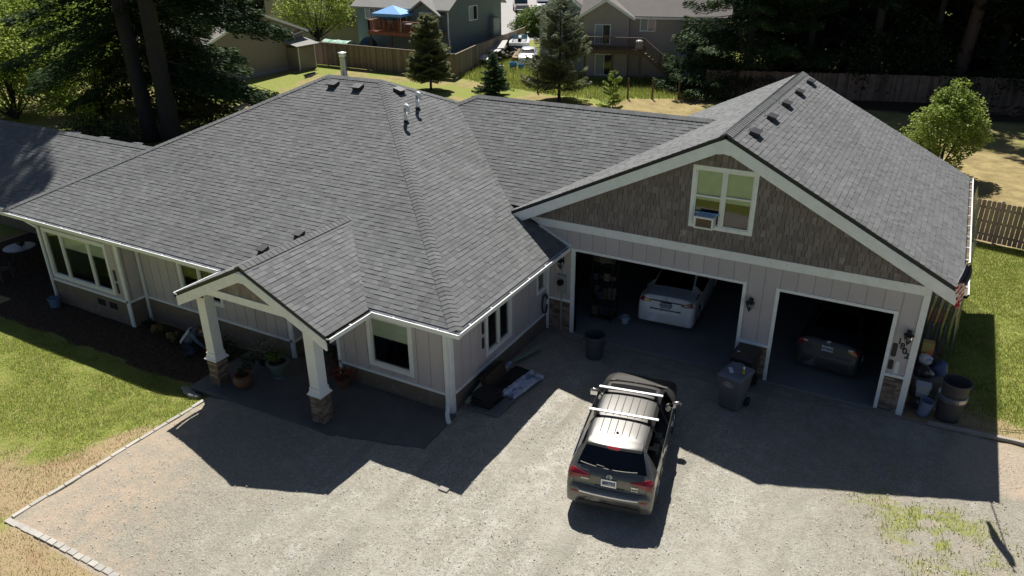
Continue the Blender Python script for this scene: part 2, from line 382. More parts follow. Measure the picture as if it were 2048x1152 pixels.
def ground_mat():
    m = bpy.data.materials.new('ground_cover'); m.use_nodes = True; N = m.node_tree.nodes; L = m.node_tree.links
    b = N['Principled BSDF']; b.inputs['Roughness'].default_value = .95; b.inputs['Specular IOR Level'].default_value = .15
    tc = N.new('ShaderNodeTexCoord'); P = tc.outputs['Object']
    at = N.new('ShaderNodeAttribute'); at.attribute_name = 'zone'; sp = N.new('ShaderNodeSeparateColor'); L.new(at.outputs['Color'], sp.inputs[0])
    def noise(sc, det=4, ro=.55):
        n = N.new('ShaderNodeTexNoise'); n.inputs['Scale'].default_value = sc; n.inputs['Detail'].default_value = det; n.inputs['Roughness'].default_value = ro; L.new(P, n.inputs[0]); return n.outputs[0]
    def ramp(o, lo, hi, a=0., z=1.):
        r = N.new('ShaderNodeMapRange'); r.inputs[1].default_value = lo; r.inputs[2].default_value = hi; r.inputs[3].default_value = a; r.inputs[4].default_value = z; L.new(o, r.inputs[0]); return r.outputs[0]
    def mix(f, a, z):
        x = N.new('ShaderNodeMix'); x.data_type = 'RGBA'
        L.new(f, x.inputs[0])
        for i, q in ((6, a), (7, z)):
            if isinstance(q, tuple): x.inputs[i].default_value = (*q, 1)
            else: L.new(q, x.inputs[i])
        return x.outputs[2]
    def math_(op, a, z, c=None):
        q = N.new('ShaderNodeMath'); q.operation = op; q.use_clamp = False
        for i, v in enumerate((a, z, c)):
            if v is None: continue
            if isinstance(v, (int, float)): q.inputs[i].default_value = v
            else: L.new(v, q.inputs[i])
        return q.outputs[0]
    fine, mid, big, med2 = noise(38, 4, .7), noise(9, 4, .7), noise(.8, 4), noise(2.6, 5, .65)
    vor = N.new('ShaderNodeTexVoronoi'); vor.inputs['Scale'].default_value = 34; L.new(P, vor.inputs[0])
    vor2 = N.new('ShaderNodeTexVoronoi'); vor2.inputs['Scale'].default_value = 19; L.new(P, vor2.inputs[0])
    hs = N.new('ShaderNodeSeparateColor'); L.new(vor.outputs['Color'], hs.inputs[0]); hs2 = N.new('ShaderNodeSeparateColor'); L.new(vor2.outputs['Color'], hs2.inputs[0])
    # dry straw base
    dry = mix(ramp(med2, .35, .68), (.375, .265, .155), (.31, .27, .125)); dry = mix(ramp(mid, .35, .7), dry, (.40, .315, .19)); dry = mix(ramp(big, .58, .8), dry, (.33, .22, .13)); dry = mix(at.outputs['Alpha'], dry, mix(ramp(noise(1.1, 5, .7), .40, .62), (.26, .20, .095), (.38, .31, .145)))
    grn = mix(ramp(mid, .35, .65), (.175, .225, .04), (.265, .295, .075)); grn = mix(ramp(med2, .45, .72), grn, (.30, .29, .095)); grn = mix(ramp(noise(5, 3), .62, .75), grn, (.115, .17, .03))
    gf = math_('MULTIPLY_ADD', sp.outputs[1], 1.0, math_('MULTIPLY', math_('SUBTRACT', math_('ADD', math_('MULTIPLY', mid, .6), math_('MULTIPLY', med2, .4)), .5), 1.3))
    turf = mix(ramp(gf, .22, .62), dry, grn)
    clean = mix(hs.outputs[0], (.33, .325, .285), (.45, .44, .385)); clean = mix(ramp(hs2.outputs[1], .86, .96), clean, (.54, .52, .47)); clean = mix(ramp(big, .35, .75), clean, (.40, .37, .30))
    mp_ = N.new('ShaderNodeMapping'); mp_.inputs['Scale'].default_value = (1.0, .10, 1); mp_.inputs['Rotation'].default_value = (0, 0, .12); L.new(P, mp_.inputs[0]); rn = N.new('ShaderNodeTexNoise'); rn.inputs['Scale'].default_value = 1.3; rn.inputs['Detail'].default_value = 3; L.new(mp_.outputs[0], rn.inputs[0]); clean = mix(ramp(rn.outputs[0], .52, .62), clean, (.47, .455, .405)); clean = mix(ramp(rn.outputs[0], .46, .38), clean, (.30, .29, .25))
    clean = mix(ramp(hs.outputs[1], .78, .9), clean, (.21, .20, .19))
    clean = mix(ramp(noise(.35, 3), .5, .68), clean, (.42, .40, .345)); clean = mix(ramp(noise(1.7, 5, .7), .56, .70), clean, (.335, .325, .27))
    dirty = mix(ramp(med2, .4, .62), (.43, .35, .265), (.385, .33, .26)); dirty = mix(ramp(hs.outputs[1], .7, .95), dirty, (.33, .29, .235)); dirty = mix(ramp(mid, .62, .74), dirty, (.52, .42, .30))
    cf_ = math_('ADD', sp.outputs[0], math_('MULTIPLY', math_('SUBTRACT', med2, .5), .9))
    gv = mix(ramp(cf_, .45, .72), dirty, mix(hs.outputs[0], (.255, .235, .19), (.365, .34, .28))); gv = mix(ramp(cf_, .80, 1.12), gv, clean); gv = mix(ramp(gf, .42, .72), gv, grn)
    isg = ramp(sp.outputs[0], .08, .2)
    c = mix(isg, turf, gv)
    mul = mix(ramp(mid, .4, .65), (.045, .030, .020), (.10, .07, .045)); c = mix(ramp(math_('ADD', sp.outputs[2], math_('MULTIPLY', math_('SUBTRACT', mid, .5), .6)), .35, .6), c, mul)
    f2 = math_('MULTIPLY_ADD', fine, .9, .55)
    v = N.new('ShaderNodeVectorMath'); v.operation = 'SCALE'; L.new(c, v.inputs[0]); L.new(f2, v.inputs['Scale']); L.new(v.outputs[0], b.inputs['Base Color'])
    h = math_('ADD', math_('MULTIPLY', vor.outputs['Distance'], .012), math_('MULTIPLY', fine, .012)); h = math_('ADD', h, math_('MULTIPLY', mid, .03))
    bp = N.new('ShaderNodeBump'); bp.inputs['Strength'].default_value = .85; bp.inputs['Distance'].default_value = 1.; L.new(h, bp.inputs['Height']); L.new(bp.outputs[0], b.inputs['Normal'])
    return m
GM = ground_mat()
def zone_name(x, y):
    z = np.full(x.shape, 'back_lawn', dtype=object)
    z[(x < GXL) & (y < -5)] = 'front_lawn'; z[(y < -13.2)] = 'front_lawn'
    z[(x > -18.8) & (x < -1.) & (y > -7.35) & (y < 9)] = 'planting_bed'
    z[(x > GXL) & (y > -13.2) & (y < -.05)] = 'gravel_driveway'
    z[(x > -.9) & (x < 9.2) & (y > -.05) & (y < 9.5)] = 'soil'
    z[(x > 9.2) & (y > -.05) & (y < 14.3)] = 'side_lawn'
    z[(x > -29.8) & (x < -5) & (y > 35.2)] = 'neighbour_lawn'
    z[(x > -6.5) & (y > 37.5)] = 'forest_floor'
    return z
def ground_grid(x0, x1, y0, y1, st, bumpy):
    xs, ys = np.arange(x0, x1+st/2, st), np.arange(y0, y1+st/2, st); nx, ny = len(xs), len(ys)
    X, Y = np.meshgrid(xs, ys); X, Y = X.ravel(), Y.ravel(); Z = gz(X, Y)
    if bumpy:
        g_ = np.clip((vnoise(X, Y, 2.5, 40, 2)-.5)*.05+(vnoise(X, Y, .6, 44, 2)-.5)*.05, -.03, .03)
        edge = np.minimum.reduce([X-x0, x1-X, Y-y0, y1-Y]); Z = Z+g_*np.clip(edge, 0, 1)-.012
    i = np.arange((nx-1)*(ny-1)); r, c = i//(nx-1), i % (nx-1); a = r*nx+c
    F = np.stack([a, a+1, a+nx+1, a+nx], 1); cx, cy = X[a]+st/2, Y[a]+st/2; zn = zone_name(cx, cy)
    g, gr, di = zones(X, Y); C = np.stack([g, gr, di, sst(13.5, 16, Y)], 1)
    return np.stack([X, Y, Z], 1), F, zn, C
zparts = {}
for args in ((-24, 16, -20, 16, .2, True), (-64, 30, 16, 62, .5, False), (-64, -24, -20, 16, .5, False), (16, 30, -20, 16, .5, False)):
    V, F, zn, C = ground_grid(*args)
    for z in set(zn):
        f = F[zn == z]; u, inv = np.unique(f, return_inverse=True); zparts.setdefault(z, []).append((V[u], inv.reshape(f.shape), C[u]))
for z, ps in zparts.items():
    off = 0; Vs, Fs, Cs = [], [], []
    for v, f, c in ps: Vs.append(v); Fs.append(f+off); Cs.append(c); off += len(v)
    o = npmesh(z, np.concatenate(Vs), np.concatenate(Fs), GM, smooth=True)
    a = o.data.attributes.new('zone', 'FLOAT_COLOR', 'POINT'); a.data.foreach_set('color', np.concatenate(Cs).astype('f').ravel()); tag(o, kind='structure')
mb = MB()      # the far sheet out to the horizon
for x0, x1, y0, y1 in ((-900, 900, -900, -20), (-900, 900, 62, 1500), (-900, -64, -20, 62), (30, 900, -20, 62)):
    mb.face([(x0, y0, 0), (x1, y0, 0), (x1, y1, 0), (x0, y1, 0)])
o = mb.build('ground', GM, tone=False); a = o.data.attributes.new('zone', 'FLOAT_COLOR', 'POINT')
a.data.foreach_set('color', np.tile(np.array([0, .75, 0, 1], 'f'), len(o.data.vertices))); tag(o, kind='structure')

# grass blades
GRASS = foliage('grass_blades', (.20, .26, .045), (.40, .41, .13), .35)
DRYG = foliage('dry_grass_blades', (.34, .26, .13), (.47, .37, .22), .2)
def blades(name, n, rect, hgt, wd, m, keep, seed, lean=.5):
    rs = np.random.RandomState(seed); x = rs.uniform(rect[0], rect[1], n); y = rs.uniform(rect[2], rect[3], n)
    k = keep(x, y, rs.rand(n)); x, y = x[k], y[k]; n = len(x); z = gz(x, y)-.02
    a = rs.uniform(0, 2*math.pi, n); h = hgt*rs.uniform(.5, 1.3, n); ln = rs.uniform(0, lean, n)*h; la = rs.uniform(0, 2*math.pi, n); w_ = wd*rs.uniform(.6, 1.3, n)
    p = np.stack([x, y, z], 1); s_ = np.stack([np.cos(a), np.sin(a), 0*a], 1)*w_[:, None]/2; tp = p+np.stack([np.cos(la)*ln, np.sin(la)*ln, h+.02], 1)
    V = np.stack([p-s_, p+s_, tp], 1).reshape(-1, 3); F = np.arange(3*n).reshape(-1, 3)
    t = np.clip(.5*vnoise(x, y, 1.1, 21)+.5*rs.rand(n), 0, 1)
    return tag(npmesh(name, V, F, m, tone=t), kind='stuff')
gmask = lambda x, y: zones(x, y)[1]
o = blades('front_lawn_grass', 150000, (-18.5, -7.3, -14.8, -7.3), .036, .013, GRASS, lambda x, y, r: (gmask(x, y) > r*.8) , 3); tag(o, 'short green turf left of the brick edging', 'grass')
o = blades('side_lawn_grass', 110000, (9.4, 15.5, .2, 14.2), .05, .018, GRASS, lambda x, y, r: (gmask(x, y) > r*.7), 4); tag(o, 'short green turf right of the garage', 'grass')
o = blades('driveway_weeds', 70000, (3, 15, -9, -.1), .055, .018, GRASS, lambda x, y, r: (gmask(x, y) > .22+r*.75), 5); tag(o, 'patchy weeds growing through the gravel at the right', 'weeds')
o = blades('dry_lawn_stubble', 60000, (-14, -2, -16, -7.6), .03, .014, DRYG, lambda x, y, r: ((x < -7.4) | (y < -13.3)) & (gmask(x, y) < r*.6), 6); tag(o, 'straw coloured dry turf outside the brick edging', 'grass')
o = blades('tall_neighbour_grass', 45000, (-29.5, -5, 33, 52), .32, .06, GRASS, lambda x, y, r: (gmask(x, y) > .8), 7); tag(o, 'tall lush green grass behind the post line', 'grass')
# loose stones on the gravel
rs = np.random.RandomState(11); n = 9000; x = rs.uniform(-7, 13, n); y = rs.uniform(-13, -.3, n); s_ = rs.uniform(.007, .020, n)
V, F, T = [], [], []
base = np.array([(1, 0, 0), (0, 1, 0), (-1, 0, 0), (0, -1, 0), (0, 0, .8), (0, 0, -.5)])
for i in range(n):
    q = base*s_[i]*rs.uniform(.6, 1.3, (6, 1))+np.array([x[i], y[i], float(gz(x[i], y[i]))+.004]); k = len(V)*6; V.append(q)
    F += [(k, k+1, k+4), (k+1, k+2, k+4), (k+2, k+3, k+4), (k+3, k, k+4)]; T += [rs.rand()]*4
STN = mat('loose_stone', (.42, .40, .37), .85, tone=.5)
tag(npmesh('loose_gravel_stones', np.concatenate(V), np.array(F), STN, tone=np.array(T)), 'loose grey stones scattered on the driveway', 'gravel', kind='stuff')
# ---------------------------------------------------------------- the house
H = thing('house', 'low grey roofed house with white trimmed attached garage and a gabled porch', 'house')
ZE, PM = 2.88, .4847
XR, YF, YM = -.27, -6.03, 1.86; YB = 2*YM-YF; XL = -18.42; hh = YM-YF; ZR = ZE+PM*hh
R1, R2 = (XL+hh, YM, ZR), (XR-hh, YM, ZR)
sh, dk, cp = MB(), MB(), MB()
# main hip roof
roof_face(sh, dk, (XL, YF, ZE), (XR, YF, ZE), [(XL, YF, ZE), (XR, YF, ZE), R2, R1], seed=1)
zx = lambda x: ZE+PM*(XR-x)
roof_face(sh, dk, (XR, YF, ZE), (XR, 0, ZE), [(XR, YF, ZE), (XR, -.02, ZE), (XR-(-.02-YF), -.02, zx(XR-(-.02-YF)))], seed=2)
roof_face(sh, dk, (XR, YF, ZE), (XR, 0, ZE), [(-1.72, -.02, zx(-1.72)), (-1.72, YB-1.45, zx(-1.72)), R2, (XR-(-.02-YF), -.02, zx(XR-(-.02-YF)))], seed=22)
roof_face(sh, dk, (XR-hh, YB, ZE), (XL, YB, ZE), [(XR, YB, ZE), (XL, YB, ZE), R1, R2], seed=3, row=.33, wr=(.5, 1.2))
roof_face(sh, dk, (XL, YB, ZE), (XL, YF, ZE), [(XL, YB, ZE), (XL, YF, ZE), R1], seed=4, row=.33, wr=(.5, 1.2))
nF, nR, nB, nL = (0, -PM, 1), (PM, 0, 1), (0, PM, 1), (-PM, 0, 1)
caps(cp, (XR, YF, ZE), R2, nF, nR, seed=1); caps(cp, (XL, YF, ZE), R1, nF, nL, seed=2); caps(cp, R1, R2, nF, nB, seed=3); caps(cp, (XR-1.45, YB-1.45, zx(XR-1.45)), R2, nR, nB, seed=4)
# porch gable roof
PX, PYF, PZ, PW = -5.35, -7.64, 4.07, 2.53; pze = PZ-PM*PW
roof_face(sh, dk, (PX+PW, PYF, pze), (PX+PW, -6, pze), [(PX+PW, PYF, pze), (PX+PW, -5.9, pze), (PX, -3.5, PZ), (PX, PYF, PZ)], seed=5)
roof_face(sh, dk, (PX-PW, -6, pze), (PX-PW, PYF, pze), [(PX-PW, -5.9, pze), (PX-PW, PYF, pze), (PX, PYF, PZ), (PX, -3.5, PZ)], seed=6)
caps(cp, (PX, PYF, PZ), (PX, -3.62, PZ), nL, nR, seed=7)
# left wing
WZ, WY = 4.55, -2.35; we = WY-(WZ-ZE)/PM
roof_face(sh, dk, (-26, we, ZE), (-14, we, ZE), [(-26, we, ZE), (-16.2, we, ZE), (-14.2, WY, WZ), (-26, WY, WZ)], seed=8)
roof_face(sh, dk, (-14, 2*WY-we, ZE), (-26, 2*WY-we, ZE), [(-15, 2*WY-we, ZE), (-26, 2*WY-we, ZE), (-26, WY, WZ), (-14.2, WY, WZ)], seed=9, row=.33, wr=(.5, 1.2))
caps(cp, (-26, WY, WZ), (-15.0, WY, WZ), nF, nB, seed=9)
# connecting roof behind
CZ, CYR, CM = 6.05, 4.0, .56; cy0 = .02; cz0 = CZ-CM*(CYR-cy0)
roof_face(sh, dk, (-7, cy0, cz0), (3, cy0, cz0), [(-2.45, cy0, cz0), (-1.3, cy0, cz0), (3.2, CYR, CZ), (-5.75, CYR, CZ), (-7.0, CYR-1.0, CZ-.56)], seed=10)
roof_face(sh, dk, (3, 2*CYR, CZ-PM*CYR), (-8, 2*CYR, CZ-PM*CYR), [(2, 2*CYR, CZ-PM*CYR), (-6, 2*CYR, CZ-PM*CYR), (-5.6, CYR, CZ), (3.2, CYR, CZ)], seed=11, row=.33, wr=(.5, 1.2))
caps(cp, (-5.7, CYR, CZ), (2.6, CYR, CZ), (0, -CM, 1), nB, seed=12); caps(cp, (-7.0, CYR-1.0, CZ-.56), (-5.7, CYR, CZ), (0, -CM, 1), (-.5, .3, 1), seed=13)
# garage gable roof
GX, GZ, GY0, GY1 = 4.07, 6.72, -.33, 9.7; GRX, GLX = 9.80, -1.99; GE = 3.75; mR = (GZ-GE)/(GRX-GX); mL = (GZ-GE)/(GX-GLX)
roof_face(sh, dk, (GRX, GY0, GE), (GRX, GY1, GE), [(GRX, GY0, GE), (GRX, GY1, GE), (GX, GY1, GZ), (GX, GY0, GZ)], seed=14)
roof_face(sh, dk, (GLX, GY1, GE), (GLX, GY0, GE), [(GLX, GY1, GE), (GLX, GY0, GE), (GX, GY0, GZ), (GX, GY1, GZ)], seed=15)
caps(cp, (GX, GY0, GZ), (GX, GY1, GZ), (-mL, 0, 1), (mR, 0, 1), seed=16)
roof = sh.build('roof_shingles', ROOF, H); cp.build('ridge_cap', ROOF, roof); dk.build('roof_deck', ROOFD, roof)

# ---- walls
fG = PF((0, 0, 0), (1, 0, 0), (0, -1, 0)); fR = PF((-.93, 0, 0), (0, 1, 0), (1, 0, 0))
fA = PF((0, -5.4, 0), (1, 0, 0), (0, -1, 0)); fM = PF((0, -5.2, 0), (1, 0, 0), (0, -1, 0)); fL = PF((0, -5.79, 0), (1, 0, 0), (0, -1, 0))
fL2 = PF((-13.0, 0, 0), (0, 1, 0), (1, 0, 0)); fD = PF((0, -4.1, 0), (1, 0, 0), (0, -1, 0)); fM2 = PF((-6.5, 0, 0), (0, 1, 0), (1, 0, 0))
fLL = PF((-17.1, 0, 0), (0, -1, 0), (-1, 0, 0)); fD2 = PF((-4.6, 0, 0), (0, -1, 0), (-1, 0, 0))
wall, brd, skirt, trim, soff = MB(), MB(), MB(), MB(), MB()
windows = []
def window(f, u0, u1, v0, v1, mull=(), rail=(), blind=None, tw=.095, name='window', sill=.0, bl_cols=None):
    W_ = MB(); iu0, iu1, iv0, iv1 = u0+tw, u1-tw, v0+tw, v1-tw
    W_.pbox(f, u0, u1, v1-tw, v1, 0, .034); W_.pbox(f, u0, u1, v0, iv0, 0, .034); W_.pbox(f, u0, iu0, iv0, iv1, 0, .034); W_.pbox(f, iu1, u1, iv0, iv1, 0, .034)
    if sill: W_.pbox(f, u0-.03, u1+.03, v0-sill, v0, 0, .06)
    us = [iu0]+[iu0+m*(iu1-iu0) for m in mull]+[iu1]
    win = W_.build(name, WHITEW, H); S = MB(); PN, BL = [], []
    for m in us[1:-1]: S.pbox(f, m-.035, m+.035, iv0, iv1, -.05, .03)
    for i in range(len(us)-1):
        a, b = us[i]+(.035 if i else 0), us[i+1]-(.035 if i < len(us)-2 else 0); e = .035
        S.pbox(f, a, a+e, iv0, iv1, -.05, .012); S.pbox(f, b-e, b, iv0, iv1, -.05, .012); S.pbox(f, a+e, b-e, iv0, iv0+e, -.05, .012); S.pbox(f, a+e, b-e, iv1-e, iv1, -.05, .012)
        vs = [iv0+e]+([iv0+rail[i]*(iv1-iv0)] if i < len(rail) and rail[i] else [])+[iv1-e]
        if len(vs) == 3: S.pbox(f, a+e, b-e, vs[1]-.025, vs[1]+.025, -.045, .02)
        for j in range(len(vs)-1): PN.append((a+e, b-e, vs[j], vs[j+1]))
        if blind and (bl_cols is None or i in bl_cols): BL.append((a+e, b-e, iv1-blind*(iv1-iv0), iv1))
    S.build('sash', PVC, win)
    for p in PN: m_ = MB(); m_.face([f.p(p[0], p[2], -.03), f.p(p[1], p[2], -.03), f.p(p[1], p[3], -.03), f.p(p[0], p[3], -.03)]); m_.build('pane', PANE, win)
    for p in BL: m_ = MB(); m_.pbox(f, *p, -.055, -.047); m_.build('blind', BLIND, win)
    return (iu0, iu1, iv0, iv1), win
def wallrun(f, u0, u1, v0, vl, v1, hs, ends=True, lower=True, shift=0.):
    for r in holes(u0, u1, vl if lower else v0, v1, hs): wall.pbox(f, *r, -.12, 0)
    boards(brd, f, holes(u0, u1, vl+.07, v1, hs), off=shift)
    if lower:
        skirt.pbox(f, u0, u1, v0, vl, -.12, .014)
        trim.pbox(f, u0, u1, vl, vl+.075, -.0, .045)
VL = .52
# garage front
TOPW = 3.37
hA, gwin = window(fG, 3.25, 4.93, 4.11, 5.80, mull=(.5,), rail=(.52, .55), tw=.10, blind=.56, bl_cols=(0, 1))
for r in holes(-1.4, 9.2, 0, 3.4, [(0, 4.88, 0, 2.75), (5.82, 8.53, 0, 2.75)]): wall.pbox(fG, *r, -.15, 0)
boards(brd, fG, holes(-1.4, 9.1, 1.12, TOPW, [(-.10, 4.96, 0, 2.83), (5.73, 8.62, 0, 2.83)]), off=.13)
gt = lambda x: (GZ-.10-mR*(x-GX)) if x > GX else (GZ-.10-mL*(GX-x))
for a, b in ((-1.9, 3.35), (3.35, GX), (GX, 4.83), (4.83, 9.2)):
    lo = hA[3] if 3.3 < (a+b)/2 < 4.9 else 3.4
    wall.hexa([fG.p(a, lo, 0), fG.p(b, lo, 0), fG.p(b, lo, -.15), fG.p(a, lo, -.15), fG.p(a, max(gt(a), lo), 0), fG.p(b, max(gt(b), lo), 0), fG.p(b, max(gt(b), lo), -.15), fG.p(a, max(gt(a), lo), -.15)])
wall.pbox(fG, 3.35, 4.83, 3.4, hA[2], -.15, 0)
shk = MB()
shb = MB()
for poly in ([(-1.9, 3.61), (3.25, 3.61), (3.25, gt(3.25)), (-1.9, gt(-1.9))], [(4.93, 3.61), (9.2, 3.61), (9.2, gt(9.2)), (4.93, gt(4.93))],
             [(3.25, 3.61), (4.93, 3.61), (4.93, 4.11), (3.25, 4.11)], [(3.25, 5.80), (4.93, 5.80), (4.93, gt(4.93)), (GX, gt(GX)), (3.25, gt(3.25))]):
    tiles(shk, fG, poly, .18, (.09, .20), (.016, .030, .040), ragged=.012, base=.010, seed=len(shk.V), gap=.012, vstart=3.61); shb.face([fG.p(u_, v_, .005) for u_, v_ in poly])
sk_ = shk.build('gable_shakes', SHAKE, H); shb.build('shake_underlay', MORTAR, sk_)
def rake(xa, za, xb, zb, y, h, m=trim, th=.045):   # board along the gable edge, top at the roof plane
    m.hexa([(xa, y, za-h), (xb, y, zb-h), (xb, y+th, zb-h), (xa, y+th, za-h), (xa, y, za), (xb, y, zb), (xb, y+th, zb), (xa, y+th, za)])
rk = MB(); rake(GLX, GE-.10, GX-.13, GZ-.10-mL*.13, GY0-.03, .31, rk); rake(GX+.13, GZ-.10-mR*.13, GRX, GE-.10, GY0-.03, .31, rk)
rk.prism([(GX-.15, GY0-.05, GZ-.18), (GX, GY0-.05, GZ-.105), (GX+.15, GY0-.05, GZ-.18), (GX+.15, GY0-.05, GZ-.50), (GX, GY0-.05, GZ-.47), (GX-.15, GY0-.05, GZ-.50)], (0, .05, 0))
rk.prism([(GX-.19, GY0-.085, GZ-.30), (GX+.19, GY0-.085, GZ-.30), (GX+.16, GY0-.085, GZ-.54), (GX-.16, GY0-.085, GZ-.54)], (0, .03, 0)) if False else None
rk.build('rake_board', WHITEW, H)
trim.pbox(fG, -1.9, 9.2, 3.37, 3.61, 0, .055)
for a, b in ((-.93, -.10), (4.96, 5.73), (8.62, 9.06)): trim.pbox(fG, a, b, 1.05, 1.125, 0, .07)
trim.pbox(fG, 9.06, 9.21, 0, 3.37, 0, .045); trim.pbox(fG, -.13, 0, 0, 2.83, -.15, .04); trim.pbox(fG, 4.88, 4.965, 0, 2.83, -.15, .04)
trim.pbox(fG, 0, 4.88, 2.75, 2.83, -.15, .04); trim.pbox(fG, 5.725, 5.82, 0, 2.83, -.15, .04); trim.pbox(fG, 8.53, 8.62, 0, 2.83, -.15, .04); trim.pbox(fG, 5.82, 8.53, 2.75, 2.83, -.15, .04)
trim.beam((-1.75, -.03, 3.60), (-.16, -.03, 2.86), .05, .10)
st = MB(); mo = MB()
def stone(f, u0, u1, v0, v1, seed, own=False):
    global st, mo
    if own: st, mo = MB(), MB()
    mo.pbox(f, u0, u1, v0, v1, 0, .012); rg = random.Random(seed); v = v0
    while v < v1-.02:
        h_ = min(rg.uniform(.05, .10), v1-v); u = u0
        while u < u1-.01:
            l = min(rg.uniform(.10, .34), u1-u)
            if u1-u-l < .05: l = u1-u
            st.pbox(f, u+.003, u+l-.003, v+.003, v+h_-.003, .012, rg.uniform(.02, .05), rg.random()); u += l
        v += h_
    if own: s__ = st.build('stone_veneer', STONE, H); mo.build('mortar', MORTAR, s__)
for i, (a, b) in enumerate(((-.93, -.13), (4.965, 5.725), (8.62, 9.06))): stone(fG, a, b, 0, 1.05, i, True)
stone(PF((9.2, 0, 0), (0, 1, 0), (1, 0, 0)), 0, .6, 0, 1.05, 9, True)
# garage shell
fGR = PF((9.2, 0, 0), (0, 1, 0), (1, 0, 0)); wall.pbox(fGR, .15, 9.4, 0, 3.9, -.12, 0); boards(brd, fGR, [(0.0, 9.4, 1.12, 3.8)])
wall.box(-1.4, -1.28, .15, 9.4, 0, 3.8); wall.box(-1.4, 9.2, 9.3, 9.42, 0, 3.9)
wall.prism([(-1.4, 9.42, 3.9), (9.2, 9.42, 3.9), (GX, 9.42, GZ-.12)], (0, -.1, 0))
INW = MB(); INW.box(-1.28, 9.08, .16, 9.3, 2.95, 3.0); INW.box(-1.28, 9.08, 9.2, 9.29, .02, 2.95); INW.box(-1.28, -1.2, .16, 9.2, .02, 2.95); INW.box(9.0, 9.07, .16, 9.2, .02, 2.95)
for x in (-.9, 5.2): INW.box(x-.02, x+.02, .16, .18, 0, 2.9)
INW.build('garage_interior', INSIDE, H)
fl = MB(); fl.box(-1.2, 9.05, -.04, 9.2, -.1, .035); fl.build('garage_floor', CONC, H)
# right wall of the house
h1, _ = window(fR, -3.68, -2.27, .80, 2.10, mull=(.5,), tw=.10); h2, _ = window(fR, -.72, -.10, 1.38, 2.16, tw=.075)
wallrun(fR, -5.4, -.0, -.1, VL, 2.78, [h1, h2]); trim.pbox(fR, -.09, 0, 0, 2.78, 0, .04); trim.pbox(fR, -5.40, -5.27, -.1, 2.78, 0, .04)
# front walls
h3, _ = window(fA, -3.52, -2.05, .76, 2.34, tw=.12, blind=.42); wallrun(fA, -4.6, -.93, -.1, VL, 2.78, [h3], shift=.1)
trim.pbox(fA, -1.06, -.90, -.1, 2.78, 0, .045); trim.pbox(fA, -4.62, -4.52, -.1, 2.78, 0, .045)
h4, _ = window(fM, -11.05, -9.22, 1.0, 2.22, mull=(.5,), tw=.10); wallrun(fM, -13.0, -6.5, -.5, VL, 2.78, [h4], shift=.2)
trim.pbox(fM, -13.0, -12.9, -.5, 2.78, 0, .04); trim.pbox(fM, -6.62, -6.46, -.5, 2.78, 0, .045)
h5, _ = window(fL, -16.9, -13.58, .68, 2.46, mull=(.27, .73), tw=.11, blind=.30, bl_cols=(1, 2)); wallrun(fL, -17.1, -13.0, -.5, VL, 2.78, [h5], shift=-.3)
trim.pbox(fL, -13.12, -12.96, -.5, 2.78, 0, .045); trim.pbox(fL, -17.14, -17.0, -.5, 2.78, 0, .045)
wallrun(fL2, -5.79, -5.2, -.5, VL, 2.78, []); wallrun(fM2, -5.2, -4.1, -.3, VL, 2.78, [])
wallrun(fLL, -2.6, 5.79, -.5, VL, 2.78, []); wallrun(fD2, 4.1, 5.4, -.2, VL, 2.78, [])
dh = (-5.75, -4.75, 0.1, 2.15); wallrun(fD, -6.5, -4.6, -.2, .0, 2.78, [dh], lower=False)
wall.box(-26, -17.1, -2.7, -2.6, -.5, 2.78); wall.box(-17.5, -.93, 9.0, 9.1, -.2, 2.8); wall.box(-17.2, -17.1, -5.5, 9.1, -.5, 2.78); wall.box(-1.4, -.93, -.05, 0.0, 0, 2.78)
skirt.box(-26, -17.1, -2.72, -2.7, -.5, .5)
dr = MB(); dr.pbox(fD, -5.75, -4.75, .1, 2.15, -.06, -.02)
for a, b in ((.25, .95), (1.1, 2.0)):
    for c in (-5.65, -5.2): dr.pbox(fD, c, c+.36, a, b, -.02, -.005)
door = dr.build('front_door', mat('mahogany_door', (.13, .045, .025), .4, noise=((10, .2),), stretch=(8, 8, .6)), H)
k = MB(); k.tube([fD.p(-5.66, 1.08, .0), fD.p(-5.66, 1.08, .05)], .03); k.build('door_handle', CHROME, door, smooth=True)
trim.pbox(fD, -5.85, -5.75, .0, 2.25, 0, .03); trim.pbox(fD, -4.75, -4.65, .0, 2.25, 0, .03); trim.pbox(fD, -5.75, -4.75, 2.15, 2.25, 0, .03)
# soffits and fascia
soff.box(XL+.05, PX-PW, YF+.03, -5.0, 2.74, 2.765); soff.box(PX-PW, XR, YF+.03, -4.05, 2.74, 2.765); soff.box(-1.0, XR-.03, -5.4, -.02, 2.74, 2.765); soff.box(GLX+.1, GRX-.05, GY0+.02, -.055, 3.62, 3.66) if False else None
fa = MB(); fa.box(XL, PX-PW+.02, YF-.005, YF+.025, ZE-.20, ZE-.03); fa.build('fascia', WHITE, H)
fa = MB(); fa.box(PX+PW, XR, YF-.005, YF+.025, ZE-.20, ZE-.03); fa.build('fascia', WHITE, H)
fa = MB(); fa.box(XR-.02, XR+.008, YF-.005, -.03, ZE-.20, ZE-.03); fa.build('fascia', WHITE, H)
fa = MB(); fa.box(GRX-.02, GRX+.01, GY0, GY1, GE-.22, GE-.05); fa.build('fascia', WHITE, H)
fa = MB(); fa.box(-26, XL+.5, we-.005, we+.02, ZE-.2, ZE-.03); fa.build('fascia', WHITE, H)

